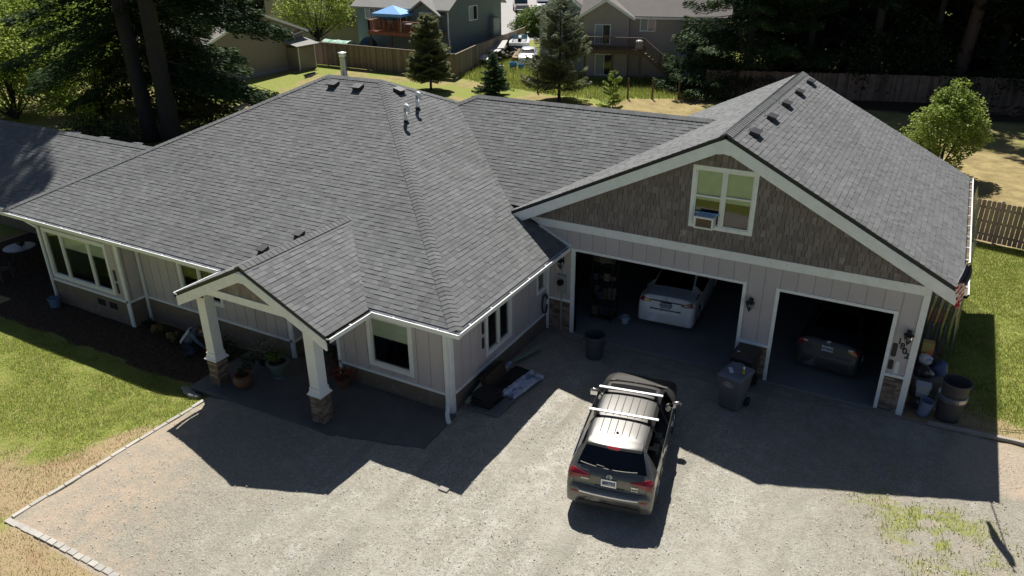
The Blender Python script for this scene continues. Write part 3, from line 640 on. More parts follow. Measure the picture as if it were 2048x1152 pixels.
# porch gable
rb = MB(); pt = lambda d: PZ-.10-PM*d
rake(PX-PW, pt(PW), PX, pt(0), PYF-.02, .27, rb); rake(PX, pt(0), PX+PW, pt(PW), PYF-.02, .27, rb)
rb.prism([(PX-.11, PYF-.04, pt(.1)), (PX+.11, PYF-.04, pt(.1)), (PX+.11, PYF-.04, pt(.1)-.25), (PX-.11, PYF-.04, pt(.1)-.25)], (0, .02, 0))
rb.box(-6.95, -3.75, -7.60, -7.48, 3.02, 3.22); rb.box(-7.52, -7.18, -7.36, -5.3, 2.70, 2.92); rb.box(-3.84, -3.50, -7.36, -5.3, 2.70, 2.92)
rb.build('porch_beam', WHITEW, H)
ps = MB(); fP = PF((0, -7.56, 0), (1, 0, 0), (0, -1, 0)); tiles(ps, fP, [(PX-1.2, 3.22), (PX+1.2, 3.22), (PX, 3.80)], .17, (.08, .2), (.01, .02), ragged=.01, seed=5)
ps.prism([(PX-1.25, -7.55, 3.2), (PX+1.25, -7.55, 3.2), (PX, -7.55, 3.82)], (0, .04, 0)); ps.build('porch_gable_shakes', SHAKE, H)
pc = MB(); pc.box(-7.85, -2.85, PYF+.1, -5.2, 2.90, 2.92) if False else None
for px_ in (-7.36, -3.68):
    c = MB(); c.box(px_-.15, px_+.15, -7.36, -7.06, .93, 2.98); c.box(px_-.17, px_+.17, -7.38, -7.04, .93, 1.02); post = c.build('porch_post', WHITE, H)
    c = MB(); c.hexa([(px_-.215, -7.425, .84), (px_+.215, -7.425, .84), (px_+.215, -6.995, .84), (px_-.215, -6.995, .84), (px_-.17, -7.38, .93), (px_+.17, -7.38, .93), (px_+.17, -7.04, .93), (px_-.17, -7.04, .93)]); c.box(px_-.225, px_+.225, -7.435, -6.985, .815, .845); c.build('post_cap', WHITE, post)
    st2, mo2 = st, mo; st, mo = MB(), MB(); mo.box(px_-.15, px_+.15, -7.36, -7.06, -.3, .82)
    for f, a, b in ((PF((0, -7.36, 0), (1, 0, 0), (0, -1, 0)), px_-.18, px_+.18), (PF((px_+.15, 0, 0), (0, 1, 0), (1, 0, 0)), -7.39, -7.03), (PF((px_-.15, 0, 0), (0, -1, 0), (-1, 0, 0)), 7.03, 7.39)): stone(f, a, b, -.2, .82, int(px_*10))
    st.build('stone_base', STONE, post); mo.build('stone_core', MORTAR, post); st, mo = st2, mo2
wall.build('wall', SIDING, H); b_ = brd.build('board_siding', SIDING, H); skirt.build('foundation_skirt', SKIRT, H); trim.build('trim', WHITEW, H); soff.build('soffit', WHITE, H)

# gutters
def gutter(a, b, out, h=.11, w_=.12):
    a, b, o_ = Vector(a), Vector(b), Vector(out); z = Vector((0, 0, 1)); d = (b-a).normalized(); g = MB()
    g.hexa([a-z*h, b-z*h, b+o_*w_*.8-z*h, a+o_*w_*.8-z*h, a-z*(h-.006), b-z*(h-.006), b+o_*w_*.8-z*(h-.006), a+o_*w_*.8-z*(h-.006)])
    g.hexa([a+o_*w_*.78-z*h, b+o_*w_*.78-z*h, b+o_*w_*.84-z*h, a+o_*w_*.84-z*h, a+o_*(w_-.03), b+o_*(w_-.03), b+o_*w_, a+o_*w_])
    g.hexa([a+o_*(w_-.03), b+o_*(w_-.03), b+o_*w_, a+o_*w_, a+o_*(w_-.03)+z*.008, b+o_*(w_-.03)+z*.008, b+o_*w_+z*.008, a+o_*w_+z*.008])
    for e in (a, b): g.hexa([e-z*h, e+d*.006-z*h, e+d*.006+o_*w_*.84-z*h, e+o_*w_*.84-z*h, e, e+d*.006, e+d*.006+o_*w_, e+o_*w_])
    L_ = (b-a).length; k = max(1, int(L_/.9))
    for i in range(k):
        p = a+d*(i+.5)*L_/k; g.hexa([p-z*.02, p+d*.03-z*.02, p+d*.03+o_*w_-z*.02, p+o_*w_-z*.02, p-z*.005, p+d*.03-z*.005, p+d*.03+o_*w_-z*.005, p+o_*w_-z*.005])
    gg = g.build('gutter', WHITE, H); q = MB(); n = max(4, int(L_/.25))
    for i in range(n):
        p0, p1 = a+d*L_*i/n, a+d*L_*(i+1)/n; hh_ = random.uniform(.035, .06)
        q.hexa([p0-z*(h-.006), p1-z*(h-.006), p1+o_*w_*.78-z*(h-.006), p0+o_*w_*.78-z*(h-.006), p0-z*hh_, p1-z*hh_, p1+o_*w_*.8-z*hh_, p0+o_*w_*.8-z*hh_])
    q.build('gutter_debris', GRIT, gg)
gz_ = ZE-.035
gutter((XL-.05, YF-.012, gz_), (PX-PW-.13, YF-.012, gz_), (0, -1, 0)); gutter((PX+PW+.13, YF-.012, gz_), (XR+.13, YF-.012, gz_), (0, -1, 0)); gutter((XR+.012, YF-.0, gz_), (XR+.012, -.07, gz_), (1, 0, 0))
gutter((PX+PW+.01, PYF, pze-.035), (PX+PW+.01, YF-.0, pze-.035), (1, 0, 0)); gutter((PX-PW-.01, PYF, pze-.035), (PX-PW-.01, YF-.0, pze-.035), (-1, 0, 0))
gutter((GRX+.012, GY0, GE-.04), (GRX+.012, GY1, GE-.04), (1, 0, 0)); gutter((-26, we-.012, gz_), (XL+.1, we-.012, gz_), (0, -1, 0))
def spout(pts, w_=.075, d_=.055):
    m = MB()
    for a, b in zip(pts[:-1], pts[1:]): m.beam(a, b, w_, d_, up=(0, -1, .01))
    return m.build('downspout', WHITE, H)
spout(w_=.10, d_=.075, pts=[(-.98, -6.04, 2.76), (-.98, -5.98, 2.68), (-.98, -5.50, 2.50), (-.98, -5.49, .26)])
m = MB(); m.tube([(-.98, -5.50, .34), (-.97, -5.53, .20), (-.92, -5.64, .12), (-.80, -5.80, .09), (-.70, -5.90, .10)], .062, 10); m.build('downspout_elbow', WHITE, H, smooth=True)
spout([(-17.6, -6.05, 2.76), (-17.5, -5.9, 2.6), (-17.0, -5.86, 2.45), (-17.0, -5.86, -.3)]); spout([(-12.85, -6.05, 2.7), (-12.85, -5.26, 2.55), (-12.85, -5.26, -.3)]); spout([(-.84, -.12, 2.7), (-.84, -.12, .05)])
# vents
VENT = mat('black_roof_vent', (.03, .03, .033), .45, noise=((12, .2),))
def slant_vent(x, y, z, n, d, w_=.24, l_=.42, m=VENT, hood=None):
    n, d = Vector(n).normalized(), Vector(d).normalized(); e = n.cross(d); c = Vector((x, y, z)); v = MB()   # d: downhill
    v.hexa([c-e*l_*.6-d*w_*.9, c+e*l_*.6-d*w_*.9, c+e*l_*.6+d*w_*.7, c-e*l_*.6+d*w_*.7]+[q+n*.008 for q in (c-e*l_*.6-d*w_*.9, c+e*l_*.6-d*w_*.9, c+e*l_*.6+d*w_*.7, c-e*l_*.6+d*w_*.7)])
    b = [c-e*l_/2-d*w_/2, c+e*l_/2-d*w_/2, c+e*l_/2+d*w_/2, c-e*l_/2+d*w_/2]; v.hexa(b+[b[0]+n*.07, b[1]+n*.07, b[2]+n*.12, b[3]+n*.12])
    t = [c-e*l_*.5-d*w_*.6+n*.065, c+e*l_*.5-d*w_*.6+n*.065, c+e*l_*.5+d*w_*.66+n*.12, c-e*l_*.5+d*w_*.66+n*.12]; v.hexa(t+[q+n*.025 for q in t])
    o = v.build('roof_vent', m, H, bevel=.012); return o
for i in range(5): slant_vent(4.47, .89+i*1.99, GZ-mR*.40, (mR, 0, 1), (1, 0, -mR), w_=.20, l_=.46)
for x, y, z in ((-9.92, 1.42, 6.49), (-8.83, 1.4, 6.48)): slant_vent(x, y, z, nF, (0, -1, -PM), w_=.26, l_=.34)
slant_vent(-7.52, 1.88, 6.40, nR, (1, 0, -PM), w_=.26, l_=.34)
SILV = mat('bright_metal_vent', (.6, .62, .65), .25, metal=.8)
for x, y, z in ((-7.15, -5.2, 3.28), (-6.42, -4.49, 3.62)): slant_vent(x, y, z, nF, (0, -1, -PM), w_=.22, l_=.26)
for x, y, z in ((-11.6, 2.1, 6.60), (-15.6, 2.3, 5.05)): slant_vent(x, y, z-.05, nL, (-1, 0, -PM), w_=.26, l_=.34)
for x in (-19.9, -18.2, -16.35): slant_vent(x, WY+.30, WZ-.16, nB, (0, 1, -PM), w_=.2, l_=.26, m=SILV)
for x, y, z, t in ((-6.24, .48, 5.775, .56), (-6.58, 1.61, 5.945, .55)):
    m = MB(); m.lathe((x, y, z-.06), [(.11, 0), (.10, .06), (.06, .14)], 14); bt = m.build('pipe_boot', BLACKP, H, smooth=True)
    m = MB(); p = [Vector((x, y, z)), Vector((x, y, z+t-.10))]
    for a in range(0, 181, 20): p.append(Vector((x+.095*(1-math.cos(R_(a))), y-.05*(1-math.cos(R_(a))), z+t-.10+.095*math.sin(R_(a)))))
    p.append(p[-1]+Vector((0, 0, -.07))); m.tube(p, .058, 12); m.lathe((p[-1].x, p[-1].y, p[-1].z-.01), [(.066, 0), (.066, .05)], 12); m.build('vent_pipe', PVC, bt, smooth=True)
ch = MB(); cx_, cy_ = -10.3, 2.42; cb = ZR-PM*(cy_-YM)
ch.lathe((cx_, cy_, cb-.1), [(.165, 0), (.165, .20), (.115, .26), (.11, .98)], 20); c1 = ch.build('flue_pipe', GAL, H, smooth=False)
ch = MB(); ch.lathe((cx_, cy_, cb+.86), [(.13, 0), (.13, .05), (.10, .06), (.10, .10), (.155, .11), (.155, .13), (.02, .16)], 20); ch.build('flue_cap', ALU, c1)
ch = MB(); ch.obox((cx_+.75, cy_+.1, cb-.15), (.55, .3, .05), (0, 0, 0)); ch.build('roof_hatch', BLACKP, H)
# lanterns
def lantern(f, u, v, name='lantern'):
    m = MB(); m.pbox(f, u-.055, u+.055, v-.10, v+.12, 0, .02); c = f.p(u, v, .16); m.tube([f.p(u, v+.06, .02), f.p(u, v+.16, .08), f.p(u, v+.17, .16), f.p(u, v+.12, .16)], .012)
    m.lathe(c, [(.0, .17), (.03, .15), (.05, .11), (.13, .05), (.115, .04), (.10, .04)], 8); m.lathe(c, [(.085, .03), (.10, .02), (.10, .045)], 8)
    m.lathe(c, [(.0, -.26), (.015, -.23), (.012, -.20), (.05, -.17), (.055, -.155)], 8)
    for a in range(6):
        t = a*math.pi/3; m.tube([c+Vector((.098*math.cos(t), .098*math.sin(t), .035)), c+Vector((.095*math.cos(t), .095*math.sin(t), -.05)), c+Vector((.05*math.cos(t), .05*math.sin(t), -.165))], .007, 5)
    L_ = m.build(name, BLKMET, H); g = MB(); g.lathe(c, [(.094, .035), (.092, -.05), (.048, -.16)], 12); g.build('lantern_glass', glass_mat('lantern_glass', (.5, .5, .48), 1.6, .15) if 'lantern_glass' not in MATS else MATS['lantern_glass'], L_)
    b = MB(); b.blob(c-Vector((0, 0, .05)), (.035, .035, .055), 8, 6, 0); b.build('bulb', mat('frosted_bulb', (.8, .8, .74), .4), L_, smooth=True)
lantern(fG, -.42, 2.36); lantern(fG, 5.14, 2.28); lantern(fG, 8.95, 2.28)
# pill shaped address plaques
PLQ = mat('dark_plaque', (.035, .034, .033), .55)
def plaque(f, u, v, w_=.12, h_=.36):
    m = MB(); pts = []; r = .045
    for cx2, cy2, a0 in ((w_/2-r, h_/2-r, 0), (-w_/2+r, h_/2-r, 90), (-w_/2+r, -h_/2+r, 180), (w_/2-r, -h_/2+r, 270)):
        for a in (0, 30, 60, 90): pts.append(f.p(u+cx2+r*math.cos(R_(a0+a)), v+cy2+r*math.sin(R_(a0+a)), .014))
    m.prism(pts, f.N*.015); m.build('plaque', PLQ, H)
for f, u, v, s_ in ((fG, 8.71, 1.79, .38), (fG, 8.70, 1.37, .27), (fR, -3.83, 1.76, .36), (fR, -3.84, 1.31, .34), (fL, -13.40, 1.42, .40), (fL, -13.40, .97, .38)): plaque(f, u, v, h_=s_)
m = MB(); m.pbox(fG, 8.80, 8.90, 1.14, 1.42, .012, .03); m.prism([fG.p(8.80, 1.42, .012), fG.p(8.90, 1.42, .012), fG.p(8.875, 1.50, .012), fG.p(8.825, 1.50, .012)], fG.N*.018); m.build('wall_thermometer', PVC, H)
for s_, u, v in (('1', 8.79, 2.05), ('8', 8.87, 1.93), ('0', 8.94, 1.81), ('2', 9.005, 1.69)): text_part('house_number', s_, .225, BLKMET, fG, u, v, .03, H, bold=.006)
# meter box
m = MB(); m.pbox(fG, -.56, -.26, 1.36, 1.92, .012, .12); mt = m.build('electric_meter', mat('grey_meter_box', (.33, .35, .35), .5), H, bevel=.015)
m = MB(); c = fG.p(-.41, 1.70, .12); U_, W_, N_ = fG.U, fG.W, fG.N
for r, d0, d1 in ((.105, 0, .04), (.085, .04, .11)):
    pts = [c+U_*r*math.cos(a*math.pi/8)+W_*r*math.sin(a*math.pi/8)+N_*d0 for a in range(16)]; m.prism(pts, N_*(d1-d0))
m.build('meter_dial', glass_mat('meter_glass', (.5, .5, .5), 1.5, .1), mt)
m = MB(); m.tube([fG.p(-.41, 1.92, .06), fG.p(-.41, 2.75, .06)], .03); m.tube([fG.p(-.41, 1.36, .06), fG.p(-.41, .02, .06)], .025); m.build('meter_conduit', mat('grey_meter_box', (.3, .3, .3)), mt)
# foundation vents on the left block
for u in (-14.5, -13.9): m = MB(); m.pbox(fL, u-.2, u+.2, .12, .34, .014, .022); m.build('foundation_vent', DARK, H)
# hose coil on the right wall
m = MB(); c = fR.p(-.30, .95, .06)
for j in range(3): m.tube([c+fR.U*.17*math.cos(a*math.pi/8)+fR.W*.32*math.sin(a*math.pi/8)+fR.N*(.02*j) for a in range(17)], .012, 5, cap=False)
o = m.build('hose_coil', mat('dark_hose', (.03, .035, .03), .6)); tag(o, 'dark garden hose coiled on the corner wall beside the meter', 'hose')
# air conditioner in the gable window
AC = thing('window_air_conditioner', 'white box air conditioner hanging out of the left gable window', 'air conditioner', (3.72, -.03, 4.20)); AC.scale = (.92, 1, .82)
m = MB(); m.box(-.27, .27, -.24, .08, 0, .37); bd = m.build('case', mat('ac_blue_grey_case', (.55, .62, .70), .5), AC, bevel=.01)
m = MB()
for a, b, c2, d2 in ((-.28, .28, .32, .385), (-.28, .28, -.015, .045), (-.28, -.225, .045, .32), (.225, .28, .045, .32)): m.box(a, b, -.275, -.24, c2, d2)
m.build('front_bezel', PVC, AC, bevel=.008)
m = MB(); m.box(-.225, .225, -.25, -.238, .045, .32); [m.box(-.225, .225, -.258, -.25, .06+i*.022, .068+i*.022) for i in range(12)]; m.build('coil_grille', mat('rusty_coil', (.22, .15, .09), .7, noise=((15, .3),)), AC)
m = MB(); m.box(-.36, .37, .0, .03, .375, .44); m.build('filler_panel', mat('blue_filler_panel', (.30, .46, .66), .5), AC)
# porch slab
def slab(name, pts, m, z0=.05, th=.4):
    g = MB(); g.prism([(x, y, z0) for x, y in pts], (0, 0, -th)); return tag(g.build(name, m, bevel=.02), kind='structure')
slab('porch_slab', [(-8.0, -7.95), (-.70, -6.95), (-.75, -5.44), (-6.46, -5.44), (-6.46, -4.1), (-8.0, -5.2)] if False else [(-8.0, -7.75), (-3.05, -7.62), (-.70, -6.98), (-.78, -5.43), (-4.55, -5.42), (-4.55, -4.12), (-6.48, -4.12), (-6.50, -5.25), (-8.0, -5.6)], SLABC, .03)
# ---------------------------------------------------------------- vehicles
def pchip(x, y, q):
    x, y, q = np.array(x, float), np.array(y, float), np.array(q, float); h = np.diff(x); d = np.diff(y)/h; m = np.zeros_like(y)
    for i in range(1, len(x)-1):
        if d[i-1]*d[i] > 0: w1, w2 = 2*h[i]+h[i-1], h[i]+2*h[i-1]; m[i] = (w1+w2)/(w1/d[i-1]+w2/d[i])
    m[0], m[-1] = d[0], d[-1]; k = np.clip(np.searchsorted(x, q)-1, 0, len(h)-1); t = (q-x[k])/h[k]
    return (2*t**3-3*t**2+1)*y[k]+(t**3-2*t**2+t)*h[k]*m[k]+(-2*t**3+3*t**2)*y[k+1]+(t**3-t**2)*h[k]*m[k+1]
class Car:
    def __init__(s, tab, k, root, wheels, rw, dense=.03):
        s.k, s.root = k, root; T = np.array(tab, float); s.T = T; Y = T[:, 0]; s.L = Y[-1]; s.wheels, s.rw = wheels, rw
        s.ys = np.unique(np.concatenate([np.arange(0, Y[-1], dense), Y, [Y[-1]]])); s.P = {n: pchip(Y, T[:, i], s.ys) for i, n in enumerate(('y', 'zt', 'ze', 'we', 'zb', 'wb', 'wm', 'z0'))}
        s.rings = np.array([s.ring(i) for i in range(len(s.ys))])
    def ring(s, i):
        P = {n: float(v[i]) for n, v in s.P.items()}; y = s.ys[i]; z0 = P['z0']; zb, wb, wm, ze, we, zt = P['zb'], P['wb'], P['wm'], P['ze'], P['we'], P['zt']
        za = z0
        for wy in s.wheels:
            r = s.rw*1.13
            if abs(y-wy) < r: za = max(za, s.rw+math.sqrt(r*r-(y-wy)**2))
        za = min(za, zb-.12); zm = max(za+.05, z0+.5*(zb-z0))
        pts = [(0, z0), (wm*.78, z0), (wm*.78, za), (wm-.025, za+.0), (wm-.004, za+.03), (wm, zm), ((wm*.6+wb*.4)+.01, zm+(zb-zm)*.6), (wb, zb)]
        n = 6
        for j in range(1, n+1):   # side glass slope
            t = j/n; pts.append((wb-.012+(we-wb+.012)*t+.02*math.sin(math.pi*t), zb+(ze-zb)*t))
        m = 8
        for j in range(1, m+1):   # over the top
            a = t = j/m; pts.append((we*(1-t)**1.0*1.0 if False else we*math.cos(t*math.pi/2)**.85, ze+(zt-ze)*math.sin(t*math.pi/2)))
        pts[-1] = (0, zt); return pts
    def pt(s, i, j, side=1): x, z = s.rings[i, j]; return (side*x*s.k, s.ys[i]*s.k, z*s.k)
    def topz(s, x, y):
        x = abs(x); r = np.array([[np.interp(y, s.ys, s.rings[:, j, c]) for c in (0, 1)] for j in range(5, s.rings.shape[1])]); X = r[::-1, 0]; Z = r[::-1, 1]
        if x > X.max(): return 0.
        o = np.argsort(X, kind='stable'); return float(np.interp(x, X[o], Z[o]))
    def rear(s, x, z):
        lo, hi = 0., .9
        for _ in range(22):
            m = (lo+hi)/2
            if s.topz(x, m) >= z: hi = m
            else: lo = m
        return hi
    def side(s, y, z):
        r = np.array([[np.interp(y, s.ys, s.rings[:, j, c]) for c in (0, 1)] for j in range(4, 14)]); return float(np.interp(z, r[:, 1], r[:, 0]))
    def shell(s, paint, regions):
        """regions: list of (name, material, test(y, j, side))"""
        nr = s.rings.shape[1]; out = {}
        V = []; idx = {}
        for i in range(len(s.ys)):
            for j in range(nr):
                for sd in (1, -1):
                    if sd == -1 and (j == 0 or j == nr-1): idx[i, j, sd] = idx[i, j, 1]; continue
                    idx[i, j, sd] = len(V); V.append(s.pt(i, j, sd))
        F = {}
        for i in range(len(s.ys)-1):
            ym = (s.ys[i]+s.ys[i+1])/2
            for j in range(nr-1):
                for sd in (1, -1):
                    nm = 0
                    for q, (n_, m_, t_) in enumerate(regions, 1):
                        if t_(ym, j, sd): nm = q; break
                    f = (idx[i, j, sd], idx[i+1, j, sd], idx[i+1, j+1, sd], idx[i, j+1, sd]); F.setdefault(nm, []).append(f if sd == 1 else f[::-1])
        for i in (0, len(s.ys)-1):
            loop = [idx[i, j, 1] for j in range(nr)]+[idx[i, j, -1] for j in range(nr-2, 0, -1)]; F[0].append(tuple(loop if i == 0 else loop[::-1]))
        V = np.array(V)
        for q, fs in F.items():
            u = sorted({v for f in fs for v in f}); mp = {v: n for n, v in enumerate(u)}; n_, m_ = ('body', paint) if q == 0 else regions[q-1][:2]
            n_ = n_.rstrip('0123456789'); me = bpy.data.meshes.new(n_); me.from_pydata([tuple(V[v]) for v in u], [], [tuple(mp[v] for v in f) for f in fs]); out[n_] = link(n_, me, m_, s.root, True)
        return out
    def patch(s, name, m, xs, zlo, zhi, off=.012, nz=5, parent=None, mirror=False):
        mb = MB(); G = []
        for x in xs:
            G.append([(x*s.k, (s.rear(x, z)-off)*s.k, z*s.k) for z in np.linspace(zlo(x), zhi(x), nz)])
        for a in range(len(xs)-1):
            for b in range(nz-1): mb.face([G[a][b], G[a+1][b], G[a+1][b+1], G[a][b+1]])
        e = off*1.2*s.k
        for a in range(len(xs)-1):
            for b in (0, nz-1): p, q = G[a][b], G[a+1][b]; mb.face([p, q, (q[0], q[1]+e, q[2]), (p[0], p[1]+e, p[2])])
        return mb.build(name, m, parent or s.root, smooth=False)
    def stripe(s, name, m, ys, js, w_, sides=(1, -1), off=.006):
        pass
    def wheel(s, y, sd, x, tw=.22, rim=None):
        k = s.k; r = s.rw; c = (0, 0, 0); mb = MB(); w_ = thing_part('wheel', s.root)
        prof = [(r*.62, -tw/2), (r*.93, -tw/2), (r, -tw/2+.03), (r, tw/2-.03), (r*.93, tw/2), (r*.62, tw/2)]
        def ring(mbx, prof, n=24, t=.5):
            k0 = len(mbx.V)
            for rr, xx in prof:
                for a in range(n): t_ = 2*math.pi*a/n; mbx.V.append(((sd*x+xx)*k, (y+rr*math.cos(t_))*k, (r+rr*math.sin(t_))*k))
            for i in range(len(prof)-1):
                for a in range(n): a2 = (a+1) % n; mbx.F.append((k0+i*n+a, k0+i*n+a2, k0+(i+1)*n+a2, k0+(i+1)*n+a)); mbx.T.append(.5)
        ring(mb, prof); ty = mb.build('tyre', RUBBER, s.root, smooth=False)
        ty.name = 'wheel'; rm = MB(); o = sd*(tw/2-.01)
        ring(rm, [(r*.62, o), (r*.60, o-sd*.04), (r*.56, o-sd*.05)])
        for q in range(7):
            a = 2*math.pi*q/7; dx = (sd*x+o-sd*.02)*k
            rm.beam((dx, (y+.04*math.cos(a))*k, (r+.04*math.sin(a))*k), (dx, (y+r*.6*math.cos(a))*k, (r+r*.6*math.sin(a))*k), .05, .03, up=(1, 0, 0))
        rm.build('rim', rim or ALU, ty); dd = MB(); ring(dd, [(r*.58, o-sd*.07), (.001, o-sd*.07)]); dd.build('hub', DARK, ty)
def thing_part(n, root): return None
def cpaint(name, col, rough=.28, met=.6, coat=1.): return mat(name, col, rough, noise=((3, .03),), metal=met, coat=coat)
SUVP = cpaint('graphite_brown_metallic_paint', (.155, .150, .142), .38, .62)
REDL = mat('red_lamp_lens', (.30, .008, .015), .12, coat=1., noise=((25, .25),)); BLKGL = mat('black_gloss_trim', (.01, .01, .011), .15, coat=.6)
PLATE = mat('pale_blue_plate', (.50, .60, .72), .4, col2=(.75, .78, .82), mixn=(14, .45, .55)); PLTX = mat('dark_blue_plate_letters', (.03, .05, .16), .5)
def plate(car, x, z, w_, h_, off, txt, root, frame=True):
    y = car.rear(x, z)-off; k = car.k; f = PF((x*k, y*k, z*k), (1, 0, 0), (0, -1, -.0), (0, 0, 1)); m = MB(); m.pbox(f, -w_/2, w_/2, -h_/2, h_/2, -.02, .008); p = m.build('licence_plate', PLATE, root)
    text_part('plate_letters', txt, h_*.66, PLTX, f, 0, -.004, .011, p, bold=.002)
    if frame:
        m = MB(); e = .012
        for a, b, c, d in ((-w_/2-e, w_/2+e, -h_/2-e*1.6, -h_/2+e), (-w_/2-e, w_/2+e, h_/2-e, h_/2+e), (-w_/2-e, -w_/2+e*.4, -h_/2, h_/2), (w_/2-e*.4, w_/2+e, -h_/2, h_/2)): m.pbox(f, a, b, c, d, -.02, .016)
        m.build('plate_frame', CHROME, p)
# --- dark SUV on the driveway
KS = .955
SUV = thing('sport_utility_vehicle', 'dark graphite SUV with silver roof bars parked on the gravel driveway', 'car', (4.086, -7.13, .0), R_(11.1))
#        y    zt    ze    we    zb    wb    wm    z0
tabS = [(0.00, .66, .65, .58, .60, .70, .74, .33), (.03, .72, .71, .70, .64, .82, .86, .31), (.07, .76, .75, .78, .68, .89, .93, .30), (.11, .84, .83, .80, .74, .91, .95, .29),
        (.14, 1.00, .99, .80, .88, .92, .96, .29), (.19, 1.09, 1.08, .795, 1.00, .93, .965, .29), (.25, 1.15, 1.135, .775, 1.06, .935, .97, .29), (.42, 1.40, 1.37, .70, 1.085, .94, .975, .29), (.56, 1.60, 1.55, .63, 1.09, .945, .98, .29),
        (.66, 1.655, 1.60, .625, 1.095, .945, .985, .28), (1.2, 1.695, 1.635, .645, 1.095, .95, .99, .27), (2.2, 1.715, 1.645, .655, 1.08, .955, .99, .26), (2.75, 1.70, 1.63, .65, 1.07, .955, .99, .26), (3.1, 1.655, 1.58, .655, 1.06, .95, .985, .26),
        (3.5, 1.45, 1.39, .70, 1.05, .94, .98, .26), (3.85, 1.22, 1.19, .76, 1.035, .93, .975, .26), (3.97, 1.145, 1.12, .78, 1.02, .925, .97, .26), (4.1, 1.12, 1.09, .76, 1.0, .92, .965, .27),
        (4.45, 1.06, 1.02, .72, .94, .90, .95, .28), (4.68, .98, .94, .67, .86, .86, .92, .29), (4.80, .86, .83, .62, .76, .79, .85, .30), (4.87, .64, .62, .50, .58, .62, .68, .33)]
C1 = Car(tabS, KS, SUV, (.98, 3.73), .37)
reg = [('rear_window', TINT, lambda y, j, sd: .27 < y < .565 and j >= 13), ('windshield', CARGL, lambda y, j, sd: 3.13 < y < 3.86 and j >= 13),
       *[('side_window%d' % q, TINT, (lambda a, b, w: lambda y, j, sd: sd == w and 7 <= j < 12 and a < y < b)(a, b, w)) for q, (a, b, w) in enumerate((a, b, w) for a, b in ((.62, 1.45), (1.52, 2.38), (2.46, 3.42)) for w in (1, -1))],
       ('sunroof', BLKGL, lambda y, j, sd: 2.62 < y < 2.98 and j >= 16)]
C1.shell(SUVP, reg)
for sd in (1, -1):
    for wy in C1.wheels: C1.wheel(wy, sd, .87)
k = KS
def sp(x, y, lift=0.): return Vector((x*k, y*k, (C1.topz(x, y)+lift)*k))
V, F = [], []; nx_ = 18      # spoiler
for a in range(nx_+1):
    x = -.60+1.2*a/nx_; y0 = .405+.075*(abs(x)/.6)**2.2; z0 = C1.topz(x*.98, .70)
    V += [(x*k, .74*k, (C1.topz(x, .74)+.006)*k), (x*k, .60*k, (z0+.004)*k), (x*k, (y0+.06)*k, (z0-.012)*k), (x*k, y0*k, (z0-.035)*k), (x*k, (y0+.01)*k, (z0-.065)*k), (x*k, .62*k, (z0-.09)*k)]
for a in range(nx_):
    for j in range(5): F.append((a*6+j, (a+1)*6+j, (a+1)*6+j+1, a*6+j+1))
me = bpy.data.meshes.new('spoiler'); me.from_pydata(V, [], F); link('spoiler', me, SUVP, SUV, True)
m = MB(); m.prism([(-.13, .385, 1.59), (.13, .385, 1.59), (.10, .385, 1.555), (-.10, .385, 1.555)], (0, .04, 0)); o = m.build('brake_light', REDL, SUV); o.location = (0, 0, -.035)
m = MB(); m.face([sp(x, y_, .016) for x, y_ in ((-.16, .44), (.16, .44), (.13, .50), (-.13, .50))]) if False else m.prism([(-.15, .392*k, 1.63*k), (.15, .392*k, 1.63*k), (.12, .43*k, 1.645*k), (-.12, .43*k, 1.645*k)], (0, 0, .01)); m.build('brake_light', REDL, SUV)
RIBG = mat('roof_groove_shadow_gap', (.03, .03, .03), .6)
m = MB()
for x in (-.42, -.25, -.085, .085, .25, .42):
    for a, b in ((.86, 1.42), (1.56, 2.45)):
        m = MB(); pts = [sp(x*(1+.04*(yy-1.6)), yy, .003) for yy in np.linspace(a, b, 8)]; [m.beam(p, q, .018, .006) for p, q in zip(pts[:-1], pts[1:])]; m.build('roof_groove', RIBG, SUV)
m = MB()
for sd in (1, -1):
    for off in (.0, .035):
        pts = [sp(sd*(.585+off-.0), yy, .004) for yy in np.linspace(.72, 2.85, 14)]; [m.beam(p, q, .008, .006) for p, q in zip(pts[:-1], pts[1:])]
pts = [sp(x, .72, .004) for x in np.linspace(-.6, .6, 12)]; [m.beam(p, q, .008, .005) for p, q in zip(pts[:-1], pts[1:])]
m.build('roof_seam', RIBG, SUV)
BAR = mat('silver_crossbar', (.86, .87, .88), .3, metal=.7)
for yb, tw in ((2.52, 0), (1.52, 0)):
    m = MB(); pts = [(-.80*k, yb*k, 1.795*k), (.80*k, yb*k, 1.795*k)] if yb < 2 else [(-.78*k, yb*k, 1.80*k), (.76*k, yb*k, 1.80*k)]; m.beam(pts[0], pts[1], .075, .028); b = m.build('crossbar', BAR, SUV, bevel=.01)
    m = MB()
    for sd in (1, -1):
        m.hexa([(sd*(.60)*k-.05, yb*k-.06, 1.62*k), (sd*.60*k+.05, yb*k-.06, 1.60*k), (sd*.60*k+.05, yb*k+.06, 1.60*k), (sd*.60*k-.05, yb*k+.06, 1.62*k), (sd*.60*k-.035, yb*k-.04, 1.785*k), (sd*.60*k+.035, yb*k-.04, 1.785*k), (sd*.60*k+.035, yb*k+.04, 1.785*k), (sd*.60*k-.035, yb*k+.04, 1.785*k)])
    m.build('crossbar_foot', BLKGL, b)
    m = MB(); pts = [sp(x, yb-.05, .006) for x in np.linspace(-.60, .60, 14)]; [m.beam(p, q, .05, .012) for p, q in zip(pts[:-1], pts[1:])]; m.build('roof_strap_band', BLKGL, b)
m = MB(); m.lathe(sp(-.02, .92, .0), [(.03, 0), (.028, .02), (.012, .035)], 10); m.build('antenna', BLKMET, SUV, smooth=True)
